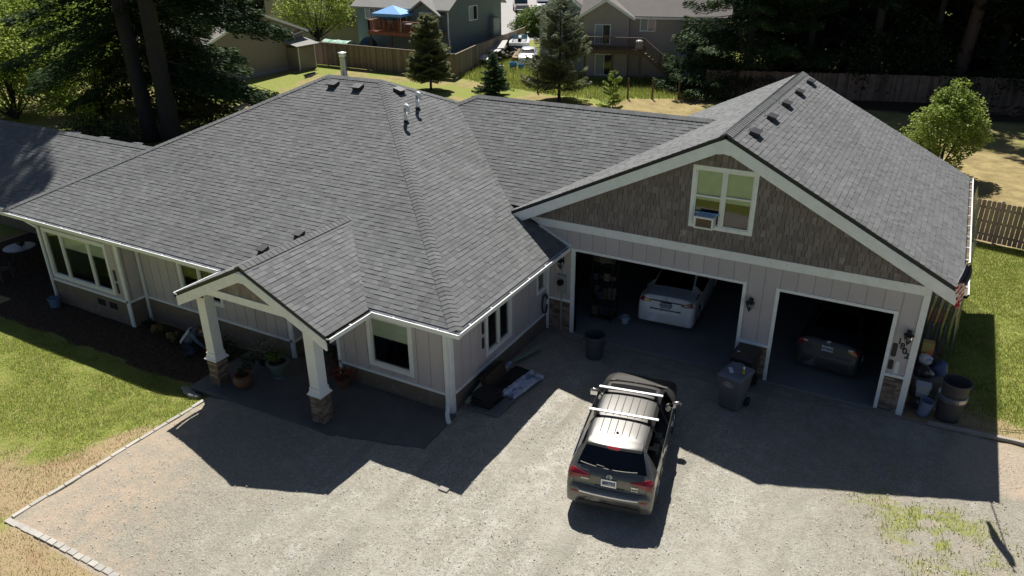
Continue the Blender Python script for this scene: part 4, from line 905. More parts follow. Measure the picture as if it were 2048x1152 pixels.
for sd in (1, -1):       # mirrors
    m = MB(); m.blob((sd*1.045*k, 3.33*k, 1.10*k), (.125, .085, .085), 12, 8, 0); mi = m.build('side_mirror', SUVP, SUV, smooth=True)
    m = MB(); m.beam((sd*.93*k, 3.36*k, 1.06*k), (sd*1.0*k, 3.35*k, 1.08*k), .05, .04); m.build('mirror_arm', BLKGL, mi)
    m = MB(); m.pbox(PF((sd*1.045*k, 3.33*k-.082, 1.10*k), (1, 0, 0), (0, -1, 0)), -.085, .085, -.055, .055, 0, .006); m.build('mirror_glass', CHROME, mi)
    m = MB(); m.tube([(sd*(.955)*k, (3.33+.03)*k, 1.17*k), (sd*1.08*k, 3.33*k, 1.185*k), (sd*1.15*k, 3.30*k, 1.155*k)], .012); m.build('mirror_signal', CHROME, mi, smooth=True)
    for yy in (1.72, 2.72):
        m = MB(); m.beam((sd*(C1.side(yy, .93)+.03)*k, (yy-.1)*k, .94*k), (sd*(C1.side(yy, .93)+.03)*k, (yy+.1)*k, .94*k), .025, .035); m.build('door_handle', CHROME, SUV, bevel=.006)
    m = MB(); ys = np.linspace(.60, 3.45, 26); pts = [Vector((sd*(float(np.interp(y_, C1.ys, C1.P['wb']))+.006)*k, y_*k, float(np.interp(y_, C1.ys, C1.P['zb']))*k+.012)) for y_ in ys]
    [m.beam(p, q, .014, .024) for p, q in zip(pts[:-1], pts[1:])]; m.build('window_chrome', CHROME, SUV)
    m = MB()
    for yy in (1.48, 2.42, 3.40):
        pts = [Vector((sd*(C1.side(yy, z)+.003)*k, yy*k, z*k)) for z in np.linspace(.38, 1.07, 9)]; [m.beam(p, q, .006, .009) for p, q in zip(pts[:-1], pts[1:])]
    m.build('door_seam', RIBG, SUV)
    for yy in (1.485, 2.42):
        m = MB(); m.face([(sd*.955*k, (yy-.04)*k, 1.10*k), (sd*.955*k, (yy+.04)*k, 1.10*k), (sd*.68*k, (yy+.04)*k, 1.635*k), (sd*.68*k, (yy-.04)*k, 1.635*k)]); m.build('door_pillar', BLKGL, SUV)
for sd in (1, -1):       # tail lamps
    xs = np.linspace(.44, .915, 12)*sd
    C1.patch('tail_light', REDL, xs, lambda x: .975-.10*max(0, abs(x)-.50)/.42, lambda x: 1.015+.085*min(1, (abs(x)-.44)/.35), .014)
    m = MB(); pts0 = []
    for yy in np.linspace(.20, .52, 6):
        t = (yy-.20)/.32; pts0.append([(sd*(C1.side(yy, z)+.008)*k, yy*k, z*k) for z in (.90+.10*t, 1.0+.03*t, 1.07)])
    for a, b in zip(pts0[:-1], pts0[1:]):
        for j in range(2): m.face([a[j], b[j], b[j+1], a[j+1]])
    m.build('tail_light', REDL, SUV)
    C1.patch('rear_reflector', REDL, np.linspace(.68, .84, 4)*sd, lambda x: .60, lambda x: .64, .012, 2)
    m = MB()
    for z0_, z1_, x_ in ((.80, 1.15, .80),):
        pts = [Vector((sd*x_*k, (C1.rear(x_, z)-.004)*k, z*k)) for z in np.linspace(.72, 1.08, 9)]; [m.beam(p, q, .006, .010) for p, q in zip(pts[:-1], pts[1:])]
    m.build('tailgate_seam', RIBG, SUV)
def hline(xs, z, off, w_, h_, name, mt, par=SUV, car=C1):
    m = MB(); P_ = [Vector((x*car.k, (car.rear(x, z(x))-off)*car.k, z(x)*car.k)) for x in xs]
    for p, q in zip(P_[:-1], P_[1:]): m.beam(p, q, w_, h_)
    return m.build(name, mt, par)
hline(np.linspace(-.64, .64, 19), lambda x: .655+.02*(abs(x)/.64)**2 - .0, .02, .05, .035, 'bumper_chrome_strip', BAR)
hline(np.linspace(-.80, .80, 21), lambda x: .755+.03*(x/.8)**2, .008, .01, .014, 'tailgate_seam', RIBG)
for a, b in ((-.70, -.34), (-.18, -.06), (.0, .56)): hline(np.linspace(a, b, 8), lambda x: 1.172+.05*(x/.7)**2, .008, .012, .014, 'window_chrome', CHROME)
m = MB(); m.beam((-.34*k, (.30)*k, 1.215*k), (.10*k, .285*k, 1.16*k), .018, .014); m.build('rear_wiper', ALU, SUV)
plate(C1, -.02, .91, .30, .15, .012, 'ABR7521', SUV)
C1.patch('plate_recess', BLKGL, np.linspace(-.33, .33, 9), lambda x: .805, lambda x: .835-.02*abs(x), .006, 2)
fz = PF((-.02*k, (C1.rear(0, 1.045)-.012)*k, 1.045*k), (1, 0, 0), (0, -.9, .3), (0, .3, .9))
m = MB()
ring = [fz.p(.052*math.cos(t), .055*math.sin(t), .004) for t in np.linspace(-math.pi/2+.5, math.pi*1.5-.5, 20)]; m.tube(ring, .0075, 6)
m.tube([fz.p(-.028, -.045, .004), fz.p(-.008, .045, .004)], .006, 6); m.tube([fz.p(.028, -.045, .004), fz.p(.008, .045, .004)], .006, 6); m.tube([fz.p(-.014, -.0, .004), fz.p(.014, 0, .004)], .005, 6); m.build('badge', CHROME, SUV)
fb = PF((0, (C1.rear(.5, .90)-.01)*k, 0), (1, 0, 0), (0, -1, 0))
text_part('badge_letters', 'ACURA', .05, CHROME, PF((0, (C1.rear(-.55, .93)-.016)*k, 0), (1, .0, 0), (0, -1, 0)), -.55*k, .93*k, 0, SUV, bold=.002)
text_part('badge_letters', 'MDX', .065, CHROME, PF((0, (C1.rear(.52, .90)-.016)*k, 0), (1, .0, 0), (0, -1, 0)), .55*k, .905*k, 0, SUV, bold=.003)
text_part('badge_letters', 'SH-AWD', .035, CHROME, PF((0, (C1.rear(.52, .83)-.016)*k, 0), (1, .0, 0), (0, -1, 0)), .55*k, .845*k, 0, SUV, bold=.001)
C1.patch('bumper_lower', mat('black_bumper_plastic', (.03, .03, .03), .6), np.linspace(-.66, .66, 13), lambda x: .34, lambda x: .44, .02, 3)
m = MB(); pts = [sp(x, 3.90+.05*(1-(x/.75)**2), .004) for x in np.linspace(-.72, .72, 18)]; [m.beam(p, q, .09, .008) for p, q in zip(pts[:-1], pts[1:])]; m.build('cowl', BLKMET, SUV)
m = MB(); m.beam(sp(.45, 3.80, .02), sp(-.05, 3.84, .02), .02, .015); m.beam(sp(-.1, 3.80, .02), sp(-.6, 3.80, .02), .02, .015); m.build('front_wiper', BLKMET, SUV)
m = MB(); m.box(-.42, .42, 1.0, 1.9, .45, 1.05); m.box(-.65*k, .65*k, 2.2, 2.45, .45, 1.15); m.build('seats', mat('dark_seat_fabric', (.03, .028, .026), .9), SUV)

# --- sedans inside the garage
tabC = [(0.00, .58, .57, .56, .52, .64, .68, .25), (.03, .66, .65, .64, .58, .73, .77, .23), (.07, .80, .79, .66, .70, .79, .83, .22), (.11, .98, .97, .66, .84, .81, .855, .22), (.17, 1.08, 1.06, .64, .94, .83, .87, .22),
        (.30, 1.09, 1.07, .62, .965, .85, .88, .22), (.80, 1.11, 1.09, .60, .98, .86, .88, .22), (1.15, 1.27, 1.22, .57, .985, .865, .88, .22), (1.52, 1.42, 1.36, .54, .985, .865, .88, .22), (2.0, 1.462, 1.39, .55, .98, .865, .88, .22), (2.6, 1.455, 1.385, .55, .97, .86, .88, .22),
        (2.95, 1.40, 1.34, .56, .965, .86, .88, .22), (3.3, 1.20, 1.15, .61, .955, .855, .88, .22), (3.62, 1.02, 1.0, .66, .94, .85, .875, .22), (4.1, .92, .90, .62, .86, .82, .86, .23), (4.42, .78, .76, .54, .70, .72, .77, .25), (4.54, .52, .51, .42, .48, .52, .58, .28)]
regC = [('rear_window', TINT, lambda y, j, sd: .84 < y < 1.5 and j >= 13), ('windshield', CARGL, lambda y, j, sd: 2.97 < y < 3.6 and j >= 13), *[('side_window%d' % q, TINT, (lambda a, b, w: lambda y, j, sd: sd == w and 7 <= j < 12 and a < y < b)(a, b, w)) for q, (a, b, w) in enumerate((a, b, w) for a, b in ((1.1, 2.15), (2.22, 3.25)) for w in (1, -1))]]
WCAR = thing('sedan', 'white sedan parked tail out inside the wide garage bay', 'car', (2.39, 1.42, .035), R_(4.0)); C2 = Car(tabC, 1.0, WCAR, (.95, 3.55), .315, .04)
C2.shell(cpaint('white_car_paint', (.90, .92, .94), .35, .0, .5), regC)
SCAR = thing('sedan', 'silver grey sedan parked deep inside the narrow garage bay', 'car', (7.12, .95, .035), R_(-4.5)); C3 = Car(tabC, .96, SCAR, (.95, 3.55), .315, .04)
C3.shell(cpaint('shade_darkened_silver_paint', (.06, .064, .07), .5, .2, .2), regC)  # silver paint set near black, standing in for the dim bay
for C_, root in ((C2, WCAR), (C3, SCAR)):
    for sd in (1, -1):
        for wy in C_.wheels: C_.wheel(wy, sd, .76, .19)
        if C_ is C2: C_.patch('tail_light', REDL, np.linspace(.47, .845, 9)*sd, lambda x: .865-.02*(abs(x)-.47), lambda x: .93+.09*(abs(x)-.47)/.37, .014)
        else: C_.patch('tail_light', REDL, np.linspace(.55, .85, 8)*sd, lambda x: .80+.12*(.85-abs(x))/.3, lambda x: .99+.03*(abs(x)-.55)/.3, .014)
        C_.patch('reverse_light', mat('clear_lens', (.7, .7, .72), .15, coat=1.), np.linspace(.55, .68, 3)*sd, lambda x: .895 if C_ is C2 else .95, lambda x: .935 if C_ is C2 else .985, .02, 2)
        m = MB(); m.blob((sd*.97, 3.12, .99), (.10, .07, .065), 10, 7, 0); m.build('side_mirror', cpaint('white_car_paint', (.78,)*3) if C_ is C2 else cpaint('shade_darkened_silver_paint', (.4,)*3), root, smooth=True)
plate(C2, 0, .83, .30, .15, .012, 'AGN5127', WCAR); plate(C3, 0, .86, .30, .15, .012, 'ABV8041', SCAR, frame=False)
hline(np.linspace(-.47, .47, 9), lambda x: .955, .02, .02, .022, 'chrome_garnish', CHROME, WCAR, C2); hline(np.linspace(-.6, .6, 9), lambda x: .93, .006, .01, .03, 'garnish_shadow', BLKGL, WCAR, C2)
C2.patch('bumper_recess', BLKGL, np.linspace(-.48, .48, 9), lambda x: .66, lambda x: .705, .006, 2)
for C_, root in ((C2, WCAR), (C3, SCAR)):
    m = MB(); zc = 1.01; y = C_.rear(0, zc)-.012; t = np.linspace(0, 2*math.pi, 17)
    m.tube([(.058*math.cos(a), y, zc+.038*math.sin(a)) for a in t], .005, 5); m.tube([(.022*math.cos(a), y-.002, zc+.034*math.sin(a)) for a in t], .004, 5); m.tube([(.042*math.cos(a), y-.004, zc+.018+.014*math.sin(a)) for a in t], .004, 5)
    m.build('badge', CHROME, root)
# ---------------------------------------------------------------- foliage helpers
def leaf_quads(P, size, rs, up=.4, asp=.55, droop=0., dirs=None):
    n = len(P); size = np.broadcast_to(np.asarray(size, float), (n,))
    if dirs is None:
        d = rs.normal(size=(n, 3)); d[:, 2] *= .5; d[:, 2] -= droop
    else: d = dirs+rs.normal(size=(n, 3))*.22
    d /= np.linalg.norm(d, axis=1)[:, None]+1e-9
    nn = rs.normal(size=(n, 3)); nn[:, 2] += up*3; b = np.cross(nn, d); b /= np.linalg.norm(b, axis=1)[:, None]+1e-9
    L_ = (size*rs.uniform(.7, 1.3, n))[:, None]; W_ = L_*asp
    V = np.stack([P-d*L_*.5, P+b*W_*.5-d*L_*.05, P+d*L_*.5, P-b*W_*.5-d*L_*.05], 1).reshape(-1, 3)
    return V, np.arange(4*n).reshape(-1, 4)
def clump_cloud(rs, centers, radii, per):
    P, T = [], []
    for c, r in zip(centers, radii):
        k = max(6, int(per*(r if np.isscalar(r) else np.mean(r))**2)); q = rs.normal(size=(k, 3)); q /= np.linalg.norm(q, axis=1)[:, None]; q *= (rs.uniform(.25, 1, k)**.45)[:, None]
        P.append(np.array(c)+q*np.array(r)); T.append(np.clip(rs.uniform(.1, .8)+rs.uniform(-.25, .25, k), 0, 1))
    return np.concatenate(P), np.concatenate(T)
def leafy(name, m, parent, rs, centers, radii, per, size, up=.4, asp=.6, kind=None):
    P, T = clump_cloud(rs, centers, radii, per); V, F = leaf_quads(P, size, rs, up, asp); return npmesh(name, V, F, m, parent, tone=T)
LEAF_MID = foliage('broad_leaf_green', (.045, .085, .016), (.15, .22, .045), .3)
LEAF_YEL = foliage('yellow_green_leaf', (.17, .24, .035), (.45, .53, .12), .55)
LEAF_DARK = foliage('dark_leaf', (.018, .032, .012), (.05, .075, .022), .2)
LEAF_OCH = foliage('ochre_leaf', (.20, .13, .05), (.35, .26, .12), .2)
LEAF_RED = foliage('red_leaf', (.22, .03, .025), (.42, .12, .10), .3)
def plant(name, label, cat, x, y, z, r, h, m, seed, per=900, size=.06, group=None, n=9):
    rs = np.random.RandomState(seed); t = thing(name, label, cat, (x, y, z), 0, group)
    c = [(rs.uniform(-1, 1)*r*.6, rs.uniform(-1, 1)*r*.6, h*rs.uniform(.3, .85)) for _ in range(n)]; leafy('foliage', m, t, rs, c, [r*rs.uniform(.3, .55) for _ in c], per/max(r, .15), size)
    s = MB(); [s.tube([(0, 0, 0), (a*.4, b*.4, d*.5), (a, b, d)], [.012, .008, .004], 5) for a, b, d in c[:5]]; s.build('stem', mat('brown_stem', (.07, .05, .035), .9), t); return t
# ---------------------------------------------------------------- ground details
PAV = mat('grey_paver', (.44, .42, .38), .85, tone=.12, noise=((20, .12),), bump=(50, .3, .01))
def pavers(a, b, w_=.20, l_=.20, seed=1):
    rg = random.Random(seed); a, b = Vector((*a, 0)), Vector((*b, 0)); d = (b-a).normalized(); sd = Vector((-d.y, d.x, 0)); n = max(1, round((b-a).length/l_)); l_ = (b-a).length/n; m = MB()
    for i in range(n):
        p = a+d*(i*l_+.008); q = a+d*((i+1)*l_-.008); o = sd*(rg.uniform(-.012, .012)); zz = float(gz(p.x, p.y))+.018+rg.uniform(-.003, .003)
        P = [p+o-sd*w_*.5, q+o-sd*w_*.5, q+o+sd*w_*.5, p+o+sd*w_*.5]; m.hexa([(v.x, v.y, zz-.12) for v in P]+[(v.x, v.y, zz+rg.uniform(-.004, .004)) for v in P], rg.random())
    return m
o = pavers((-7.23, -7.95), (-7.25, -13.1), .105, .40, 1).build('brick_edging', PAV, bevel=.008); tag(o, 'line of small grey pavers between the left lawn and the gravel', 'edging')
o = pavers((-7.28, -13.21), (-1.0, -13.10), .13, .22, 2).build('brick_edging', PAV, bevel=.008); tag(o, 'row of grey pavers crossing the bottom left corner of the photo', 'edging')
m = MB(); m.beam((9.8, -.10, .03), (15, .25, .03), .10, .10); tag(m.build('timber_edging', mat('weathered_timber', (.36, .33, .29), .85, noise=((4, .2), (30, .2))), bevel=.01), 'pale weathered timber laid along the edge of the right lawn', 'edging')
m = MB(); pts = [(-.9, -.15), (-.3, -.32), (.5, -.48), (1.6, -.60), (3.4, -.74), (4.9, -.72), (6.1, -.66), (7.6, -.42), (9.2, -.17), (10.4, .12), (11.9, .66), (14, 1.6)]
xs = np.linspace(0, len(pts)-1, 60); P = [(float(np.interp(q, range(len(pts)), [p[0] for p in pts])), float(np.interp(q, range(len(pts)), [p[1] for p in pts]))+.02*math.sin(q*2.3), .022) for q in xs]
m.tube(P, .011, 6); tag(m.build('extension_cord', mat('orange_grey_cord', (.34, .25, .18), .6), smooth=True), 'thin tan extension cord stretched over the ground before the garage', 'cord')
m = MB(); m.box(.40, .62, -8.02, -7.88, -.03, .006); [m.box(.41+i*.035, .425+i*.035, -8.0, -7.9, .006, .012) for i in range(6)]; tag(m.build('drain_grate', mat('pale_grate', (.34, .32, .29), .7)), 'small dark drain grate set in the gravel near the shadow tip', 'drain')
# ---------------------------------------------------------------- bins
def wheelie(x, y, rz, body, lid, label, seed, stick):
    t = thing('wheeled_bin', label, 'bin', (x, y, 0), rz, 'wheeled bins before the garage'); m = MB()
    b = [(-.24, -.26), (.24, -.26), (.24, .24), (-.24, .24)]; tp = [(-.31, -.36), (.31, -.36), (.31, .34), (-.31, .34)]
    m.hexa([(a, c, .03) for a, c in b]+[(a, c, .98) for a, c in tp]); m.box(-.33, .33, -.38, .36, .93, .985); bd = m.build('bin_body', body, t, bevel=.02)
    m = MB(); m.hexa([(-.345, -.41, .985), (.345, -.41, .985), (.345, .38, .985), (-.345, .38, .985), (-.30, -.33, 1.055), (.30, -.33, 1.055), (.31, .36, 1.07), (-.31, .36, 1.07)]); m.build('bin_lid', lid, t, bevel=.02)
    m = MB(); m.tube([(-.22, .42, .95), (.22, .42, .95)], .018); m.beam((-.22, .34, .95), (-.22, .43, .95), .03, .03); m.beam((.22, .34, .95), (.22, .43, .95), .03, .03); m.build('bin_handle', body, t)
    for sx in (-1, 1):
        m = MB(); m.tube([(sx*.27, .24, .13), (sx*.32, .24, .13)], .13, 16); m.build('bin_wheel', RUBBER, t)
    OV = mat('white_printed_emblem', (.62, .64, .64), .6); f = PF((0, -.355, .80), (1, 0, 0), (0, -1, -.1), (0, -.1, 1)); m = MB()
    th = np.linspace(0, 2*math.pi, 25); m.tube([f.p(.13*math.cos(a), .075*math.sin(a), .005) for a in th], .007, 5)
    m.tube([f.p(-.08+.16*i/8, .018*math.sin(i*2.4)+.0, .005) for i in range(9)], .008, 5); m.tube([f.p(-.07+.14*i/6, -.035+.008*math.sin(i*3), .005) for i in range(7)], .006, 5); m.tube([f.p(-.05+.10*i/5, .040, .005) for i in range(6)], .006, 5)
    m.build('emblem', OV, t); return t
B1 = wheelie(5.30, -1.62, R_(-14), mat('grey_bin_plastic', (.12, .125, .135), .6, noise=((3, .1),)), mat('slate_blue_lid', (.14, .155, .20), .5, noise=((4, .1),)), 'slate grey wheeled bin with a bottle standing on its lid', 1, 1)
B2 = wheelie(5.28, -.52, R_(-6), mat('black_bin_plastic', (.03, .028, .026), .6), mat('brown_black_lid', (.045, .036, .03), .55), 'dark brown wheeled bin against the stone pillar between the bays', 2, 1)
m = MB(); m.obox((0, 0, .004), (.10, .27, .008), (0, 0, 0)); o = m.build('paper_label', mat('white_paper', (.62, .68, .74), .7, noise=((30, .3),))); o.location = (5.17, -1.66, 1.058); o.rotation_euler = (0, 0, R_(22)); tag(o, 'pale paper label lying on the slate grey bin lid', 'label')
t = thing('bottle', 'small bottle of amber liquid with white cap on the bin lid', 'bottle', (5.50, -1.74, 1.058)); m = MB(); m.lathe((0, 0, 0), [(.04, 0), (.045, .02), (.045, .12), (.02, .16), (.018, .18)], 12); m.build('bottle_body', mat('amber_green_liquid', (.25, .22, .06), .2, col2=(.08, .22, .08), mixn=(18, .45, .55)), t, smooth=True)
m = MB(); m.lathe((0, 0, .18), [(.028, 0), (.028, .045), (.0, .05)], 12); m.build('bottle_cap', PVC, t)
m = MB(); m.prism([(-.05, .02, 0), (0, -.05, 0), (.05, .02, 0), (.03, .05, 0), (0, .03, 0), (-.03, .05, 0)], (0, 0, .004)); o = m.build('sticker', mat('white_paper', (.6, .65, .7))); o.location = (5.10, -.62, 1.062); tag(o, 'pale heart shaped sticker on the dark brown bin lid', 'sticker')
GCAN = mat('dark_grey_can_plastic', (.075, .08, .095), .5, noise=((4, .1),)); GCAN2 = mat('brown_grey_can', (.075, .07, .068), .6, noise=((4, .2),))
def can(name, x, y, z, r, h, mt, label, tilt=0, group=None, cat='trash can', band=False):
    t = thing(name, label, cat, (x, y, z), 0, group); m = MB(); m.lathe((0, 0, 0), [(r*.82, 0), (r*.86, h*.3), (r*.95, h*.92), (r*1.0, h*.93), (r*1.04, h*.95), (r*1.04, h), (r*.93, h), (r*.78, .03), (.001, .03)], 28); m.build('can_body', mt, t, smooth=False)
    for s_ in (-1, 1): q = MB(); q.tube([(s_*r*1.0, -.07, h*.75), (s_*(r+.05), -.06, h*.72), (s_*(r+.05), .06, h*.72), (s_*r*1.0, .07, h*.75)], .012, 6); q.build('can_handle', mt, t)
    if band:
        q = MB(); q.lathe((0, 0, h*.80), [(r*.97, 0), (r*1.04, .02), (r*1.05, .13), (r*1.0, .15)], 28); q.build('can_lid_band', GAL, t)
    t.rotation_euler = (0, tilt, 0); return t
can('trash_can', 1.12, -.98, 0, .30, .72, GCAN, 'open dark grey trash can before the wide garage bay')
can('trash_can', 10.22, .42, 0, .33, .72, GCAN2, 'grey trash can with a metal band right of the garage corner', band=True)
can('trash_can', 10.24, .43, .60, .345, .48, GCAN2, 'empty dark trash can stacked on the banded one')
BUCKB = mat('pale_blue_bucket', (.22, .27, .42), .5)
can('bucket', 9.66, .30, .0, .17, .42, BUCKB, 'pale blue bucket leaning by the white garage corner post', tilt=R_(8), cat='bucket')
m = MB(); m.hexa([(-.13, -.10, 0), (.13, -.10, 0), (.13, .10, 0), (-.13, .10, 0), (-.17, -.14, .34), (.17, -.14, .34), (.17, .14, .34), (-.17, .14, .34)]); m.box(-.185, .185, -.155, .155, .31, .345); t = thing('pail', 'square white plastic pail above the pale blue bucket', 'bucket', (9.56, .66, .32)); m.build('pail_body', mat('white_pail', (.42, .47, .54), .5), t, bevel=.01)
m = MB(); m.box(-.15, .15, -.12, .12, .346, .352); m.build('pail_lid', mat('blue_white_lid', (.45, .52, .66), .5), t)
m = MB(); m.box(9.35, 9.8, .5, .85, 0, .32); tag(m.build('crate', mat('dark_crate', (.05, .05, .05), .8)), 'low dark crate carrying the white pail', 'crate')
m = MB(); m.hexa([(9.32, 1.15, 0), (9.92, 1.15, 0), (9.92, 1.75, 0), (9.32, 1.75, 0), (9.27, 1.1, .55), (9.97, 1.1, .55), (9.97, 1.8, .55), (9.27, 1.8, .55)]); tag(m.build('storage_tote', mat('grey_tote', (.16, .15, .14), .6), bevel=.02), 'grey storage tote beside the garage wall, heaped with bags', 'tote')
def lump(name, label, cat, c, r, m, seed, jit=.14, n=14): q = MB(); q.blob((0, 0, 0), r, n, 9, jit, seed=seed); o = q.build(name, m, smooth=True); o.location = c; return tag(o, label, cat)
lump('bag', 'crumpled black and white bag lying on the grey tote', 'bag', (9.52, 1.35, .66), (.24, .2, .15), mat('bag_black_white', (.03, .03, .03), .4, col2=(.32, .33, .36), mixn=(6, .55, .64)), 3)
lump('tarp', 'blue bundled tarp on the right end of the grey tote', 'tarp', (9.88, 1.75, .62), (.20, .3, .24), mat('blue_tarp', (.07, .11, .24), .5), 4)
m = MB(); m.box(-.14, .14, -.10, .10, 0, .36); m.box(-.145, .145, -.105, .105, .12, .2); o = m.build('box', mat('printed_seed_box', (.40, .33, .12), .7, col2=(.55, .16, .06), mixn=(3.5, .45, .55))); o.location = (9.50, 1.85, .95); tag(o, 'yellow and orange printed box standing behind the tote', 'box')
m = MB(); m.box(9.30, 9.75, 1.75, 2.2, 0, .95); tag(m.build('cabinet', mat('dark_shelf_wood', (.06, .05, .045), .8)), 'dark cabinet behind the grey tote', 'cabinet')
lump('bag', 'white and blue sack leaning under the printed box', 'bag', (9.50, 1.62, .88), (.17, .12, .16), mat('white_blue_sack', (.6, .64, .7), .6, col2=(.15, .3, .55), mixn=(8, .55, .6)), 6)
# clear plastic sheet hung from the right eave
def sheet_mat():
    m = bpy.data.materials.new('clear_plastic_film'); m.use_nodes = True; N = m.node_tree.nodes; L = m.node_tree.links; N.remove(N['Principled BSDF'])
    t = N.new('ShaderNodeBsdfTransparent'); t.inputs[0].default_value = (.80, .83, .80, 1); g = N.new('ShaderNodeBsdfGlossy'); g.inputs[1].default_value = .12; d = N.new('ShaderNodeBsdfDiffuse'); d.inputs[0].default_value = (.6, .65, .58, 1)
    a = N.new('ShaderNodeMixShader'); a.inputs[0].default_value = .25; L.new(g.outputs[0], a.inputs[1]); L.new(d.outputs[0], a.inputs[2]); x = N.new('ShaderNodeMixShader'); x.inputs[0].default_value = .22; L.new(t.outputs[0], x.inputs[1]); L.new(a.outputs[0], x.inputs[2]); L.new(x.outputs[0], N['Material Output'].inputs[0]); return m
rg = random.Random(4); V, F = [], []; nu, nv = 60, 14
for i in range(nu+1):
    u = i/nu
    if u < .28: x, y = 9.25+u/.28*.80, 3.45
    else: x, y = 10.05, 3.45+(u-.28)/.72*5.6
    for j in range(nv+1):
        v = j/nv; fl_ = .05*math.sin(i*1.7+2*math.sin(j*.5))*(1-.3*v)+.10*v*0; z = 3.66*v+.01; bulge = .14*(1-v)
        V.append((x+(0 if u < .28 else fl_)+(bulge*(u/.28) if u < .28 else bulge), y+(fl_ if u < .28 else 0)-(0 if u < .28 else 0), z))
for i in range(nu):
    for j in range(nv): a = i*(nv+1)+j; F.append((a, a+nv+1, a+nv+2, a+1))
me = bpy.data.meshes.new('plastic_sheet'); me.from_pydata(V, [], F); o = link('plastic_sheet', me, sheet_mat(), None, True); tag(o, 'clear plastic sheet hung from the right eave to the lawn', 'plastic sheet')
for i, (x, y, z, sx, sy, sz, c, nm, lb, ct) in enumerate(((9.55, 4.1, 0, .3, .3, .9, (.05, .05, .05), 'cabinet', 'black cabinet behind the clear plastic sheet', 'cabinet'), (9.62, 4.2, .9, .22, .2, .3, (.35, .03, .03), 'toolbox', 'red toolbox on the black cabinet behind the plastic', 'toolbox'),
        (9.5, 5.2, 0, .28, .4, 1.6, (.08, .07, .06), 'shelf_unit', 'brown shelf unit farther back behind the plastic sheet', 'shelf'), (9.55, 5.1, 1.6, .2, .25, .3, (.07, .10, .16), 'box', 'dark blue box on top of the brown shelf unit', 'box'), (9.9, 4.2, 0, .12, .5, .12, (.20, .10, .05), 'plank', 'orange brown plank lying along the foot of the plastic sheet', 'plank'))):
    m = MB(); m.box(x-sx, x+sx, y-sy, y+sy, z, z+sz); 
    if sz > .8: [m.box(x-sx-.01, x+sx+.01, y-sy-.01, y+sy+.01, z+q*sz/4, z+q*sz/4+.03) for q in range(1, 5)]
    tag(m.build(nm, mat('stored_thing_%d' % i, c, .6), bevel=.01), lb, ct)
# flag on its pole
FL = thing('flag', 'furled red white and blue flag on a slanted pole at the right eave', 'flag', (9.76, -.36, 3.72))
p0, p1 = Vector((0, 0, 0)), Vector((-.08, -1.30, 1.22)); m = MB(); m.tube([p0, p1], .014, 8); m.build('flag_pole', mat('white_pole', (.75, .75, .75), .4), FL, smooth=True)
m = MB(); m.blob(p1, .035, 10, 7, 0); m.build('pole_finial', mat('gold_finial', (.6, .5, .3), .3, metal=.5), FL, smooth=True)
m = MB(); m.lathe((0, .02, -.04), [(.04, 0), (.03, .08)], 8); m.build('pole_bracket', BLKMET, FL)
V, F, MI = [], [], []; ns, nr = 26, 32
for i in range(ns+1):
    v = i/ns; c = p0.lerp(p1, .93)-Vector((0, 0, 1.15*v))+Vector((.02*math.sin(v*9), .62*v*(1-v*.25), 0)); r = .04+.052*math.sin(math.pi*min(1, v*1.15))**.8*(1-.35*v)
    for j in range(nr):
        t = 2*math.pi*j/nr; q = r*(1+.28*math.sin(5*t+v*4)); V.append(tuple(c+Vector((q*math.cos(t)*.9, q*math.sin(t), .05*math.sin(3*t)))))
for i in range(ns):
    for j in range(nr):
        j2 = (j+1) % nr; F.append((i*nr+j, i*nr+j2, (i+1)*nr+j2, (i+1)*nr+j)); v, t = i/ns, j/nr
        st_ = int((v+.18*math.sin(t*6.28+1))*15) % 2; MI.append((2 if .36 < t < .46 else 0) if v < .40 else (1 if st_ == 0 or v > .88 else 2))
me = bpy.data.meshes.new('flag_cloth'); me.from_pydata(V, [], F); o = link('flag_cloth', me, mat('navy_cloth', (.01, .013, .045), .8), FL, True); me.materials.append(mat('red_cloth', (.40, .02, .03), .8)); me.materials.append(mat('white_cloth', (.7, .68, .68), .8)); me.polygons.foreach_set('material_index', MI)
# ---------------------------------------------------------------- materials stacked by the right wall
m = MB(); m.box(-.62, .22, -5.05, -4.2, .0, .07); tag(m.build('paver_slab', mat('grey_concrete_slab', (.16, .16, .165), .85), bevel=.01), 'flat grey concrete slab on the gravel by the house corner', 'slab')
DKS = mat('black_shingle_bundle', (.02, .019, .019), .85, noise=((8, .3),))
m = MB(); rg = random.Random(2)
for i in range(7): m.obox((-.38+rg.uniform(-.04, .04), -4.6+rg.uniform(-.05, .05), .09+i*.045), (.55, .66, .04), (0, 0, rg.uniform(-.12, .12)))
tag(m.build('shingle_stack', DKS, bevel=.006), 'black stack of spare roofing on the grey slab', 'stack')
m = MB(); [m.obox((-.62+.04*i, -3.9+.02*i, .30), (.03, 1.0, .62), (0, R_(-14), 0)) for i in range(4)]; tag(m.build('panel_stack', mat('dark_brown_panel', (.045, .032, .025), .8)), 'dark brown panels leaning on the right house wall', 'panels')
m = MB(); m.obox((-.30, -3.35, .04), (.55, 1.1, .06), (0, 0, R_(6))); m.obox((-.36, -3.1, .09), (.45, .8, .04), (0, 0, R_(-5))); tag(m.build('dark_boards', DKS), 'flat black boards on the ground under the right wall window', 'boards')
BAGM = mat('pale_blue_plastic_wrap', (.50, .58, .76), .3, noise=((7, .25),), col2=(.20, .26, .42), mixn=(5, .55, .62))
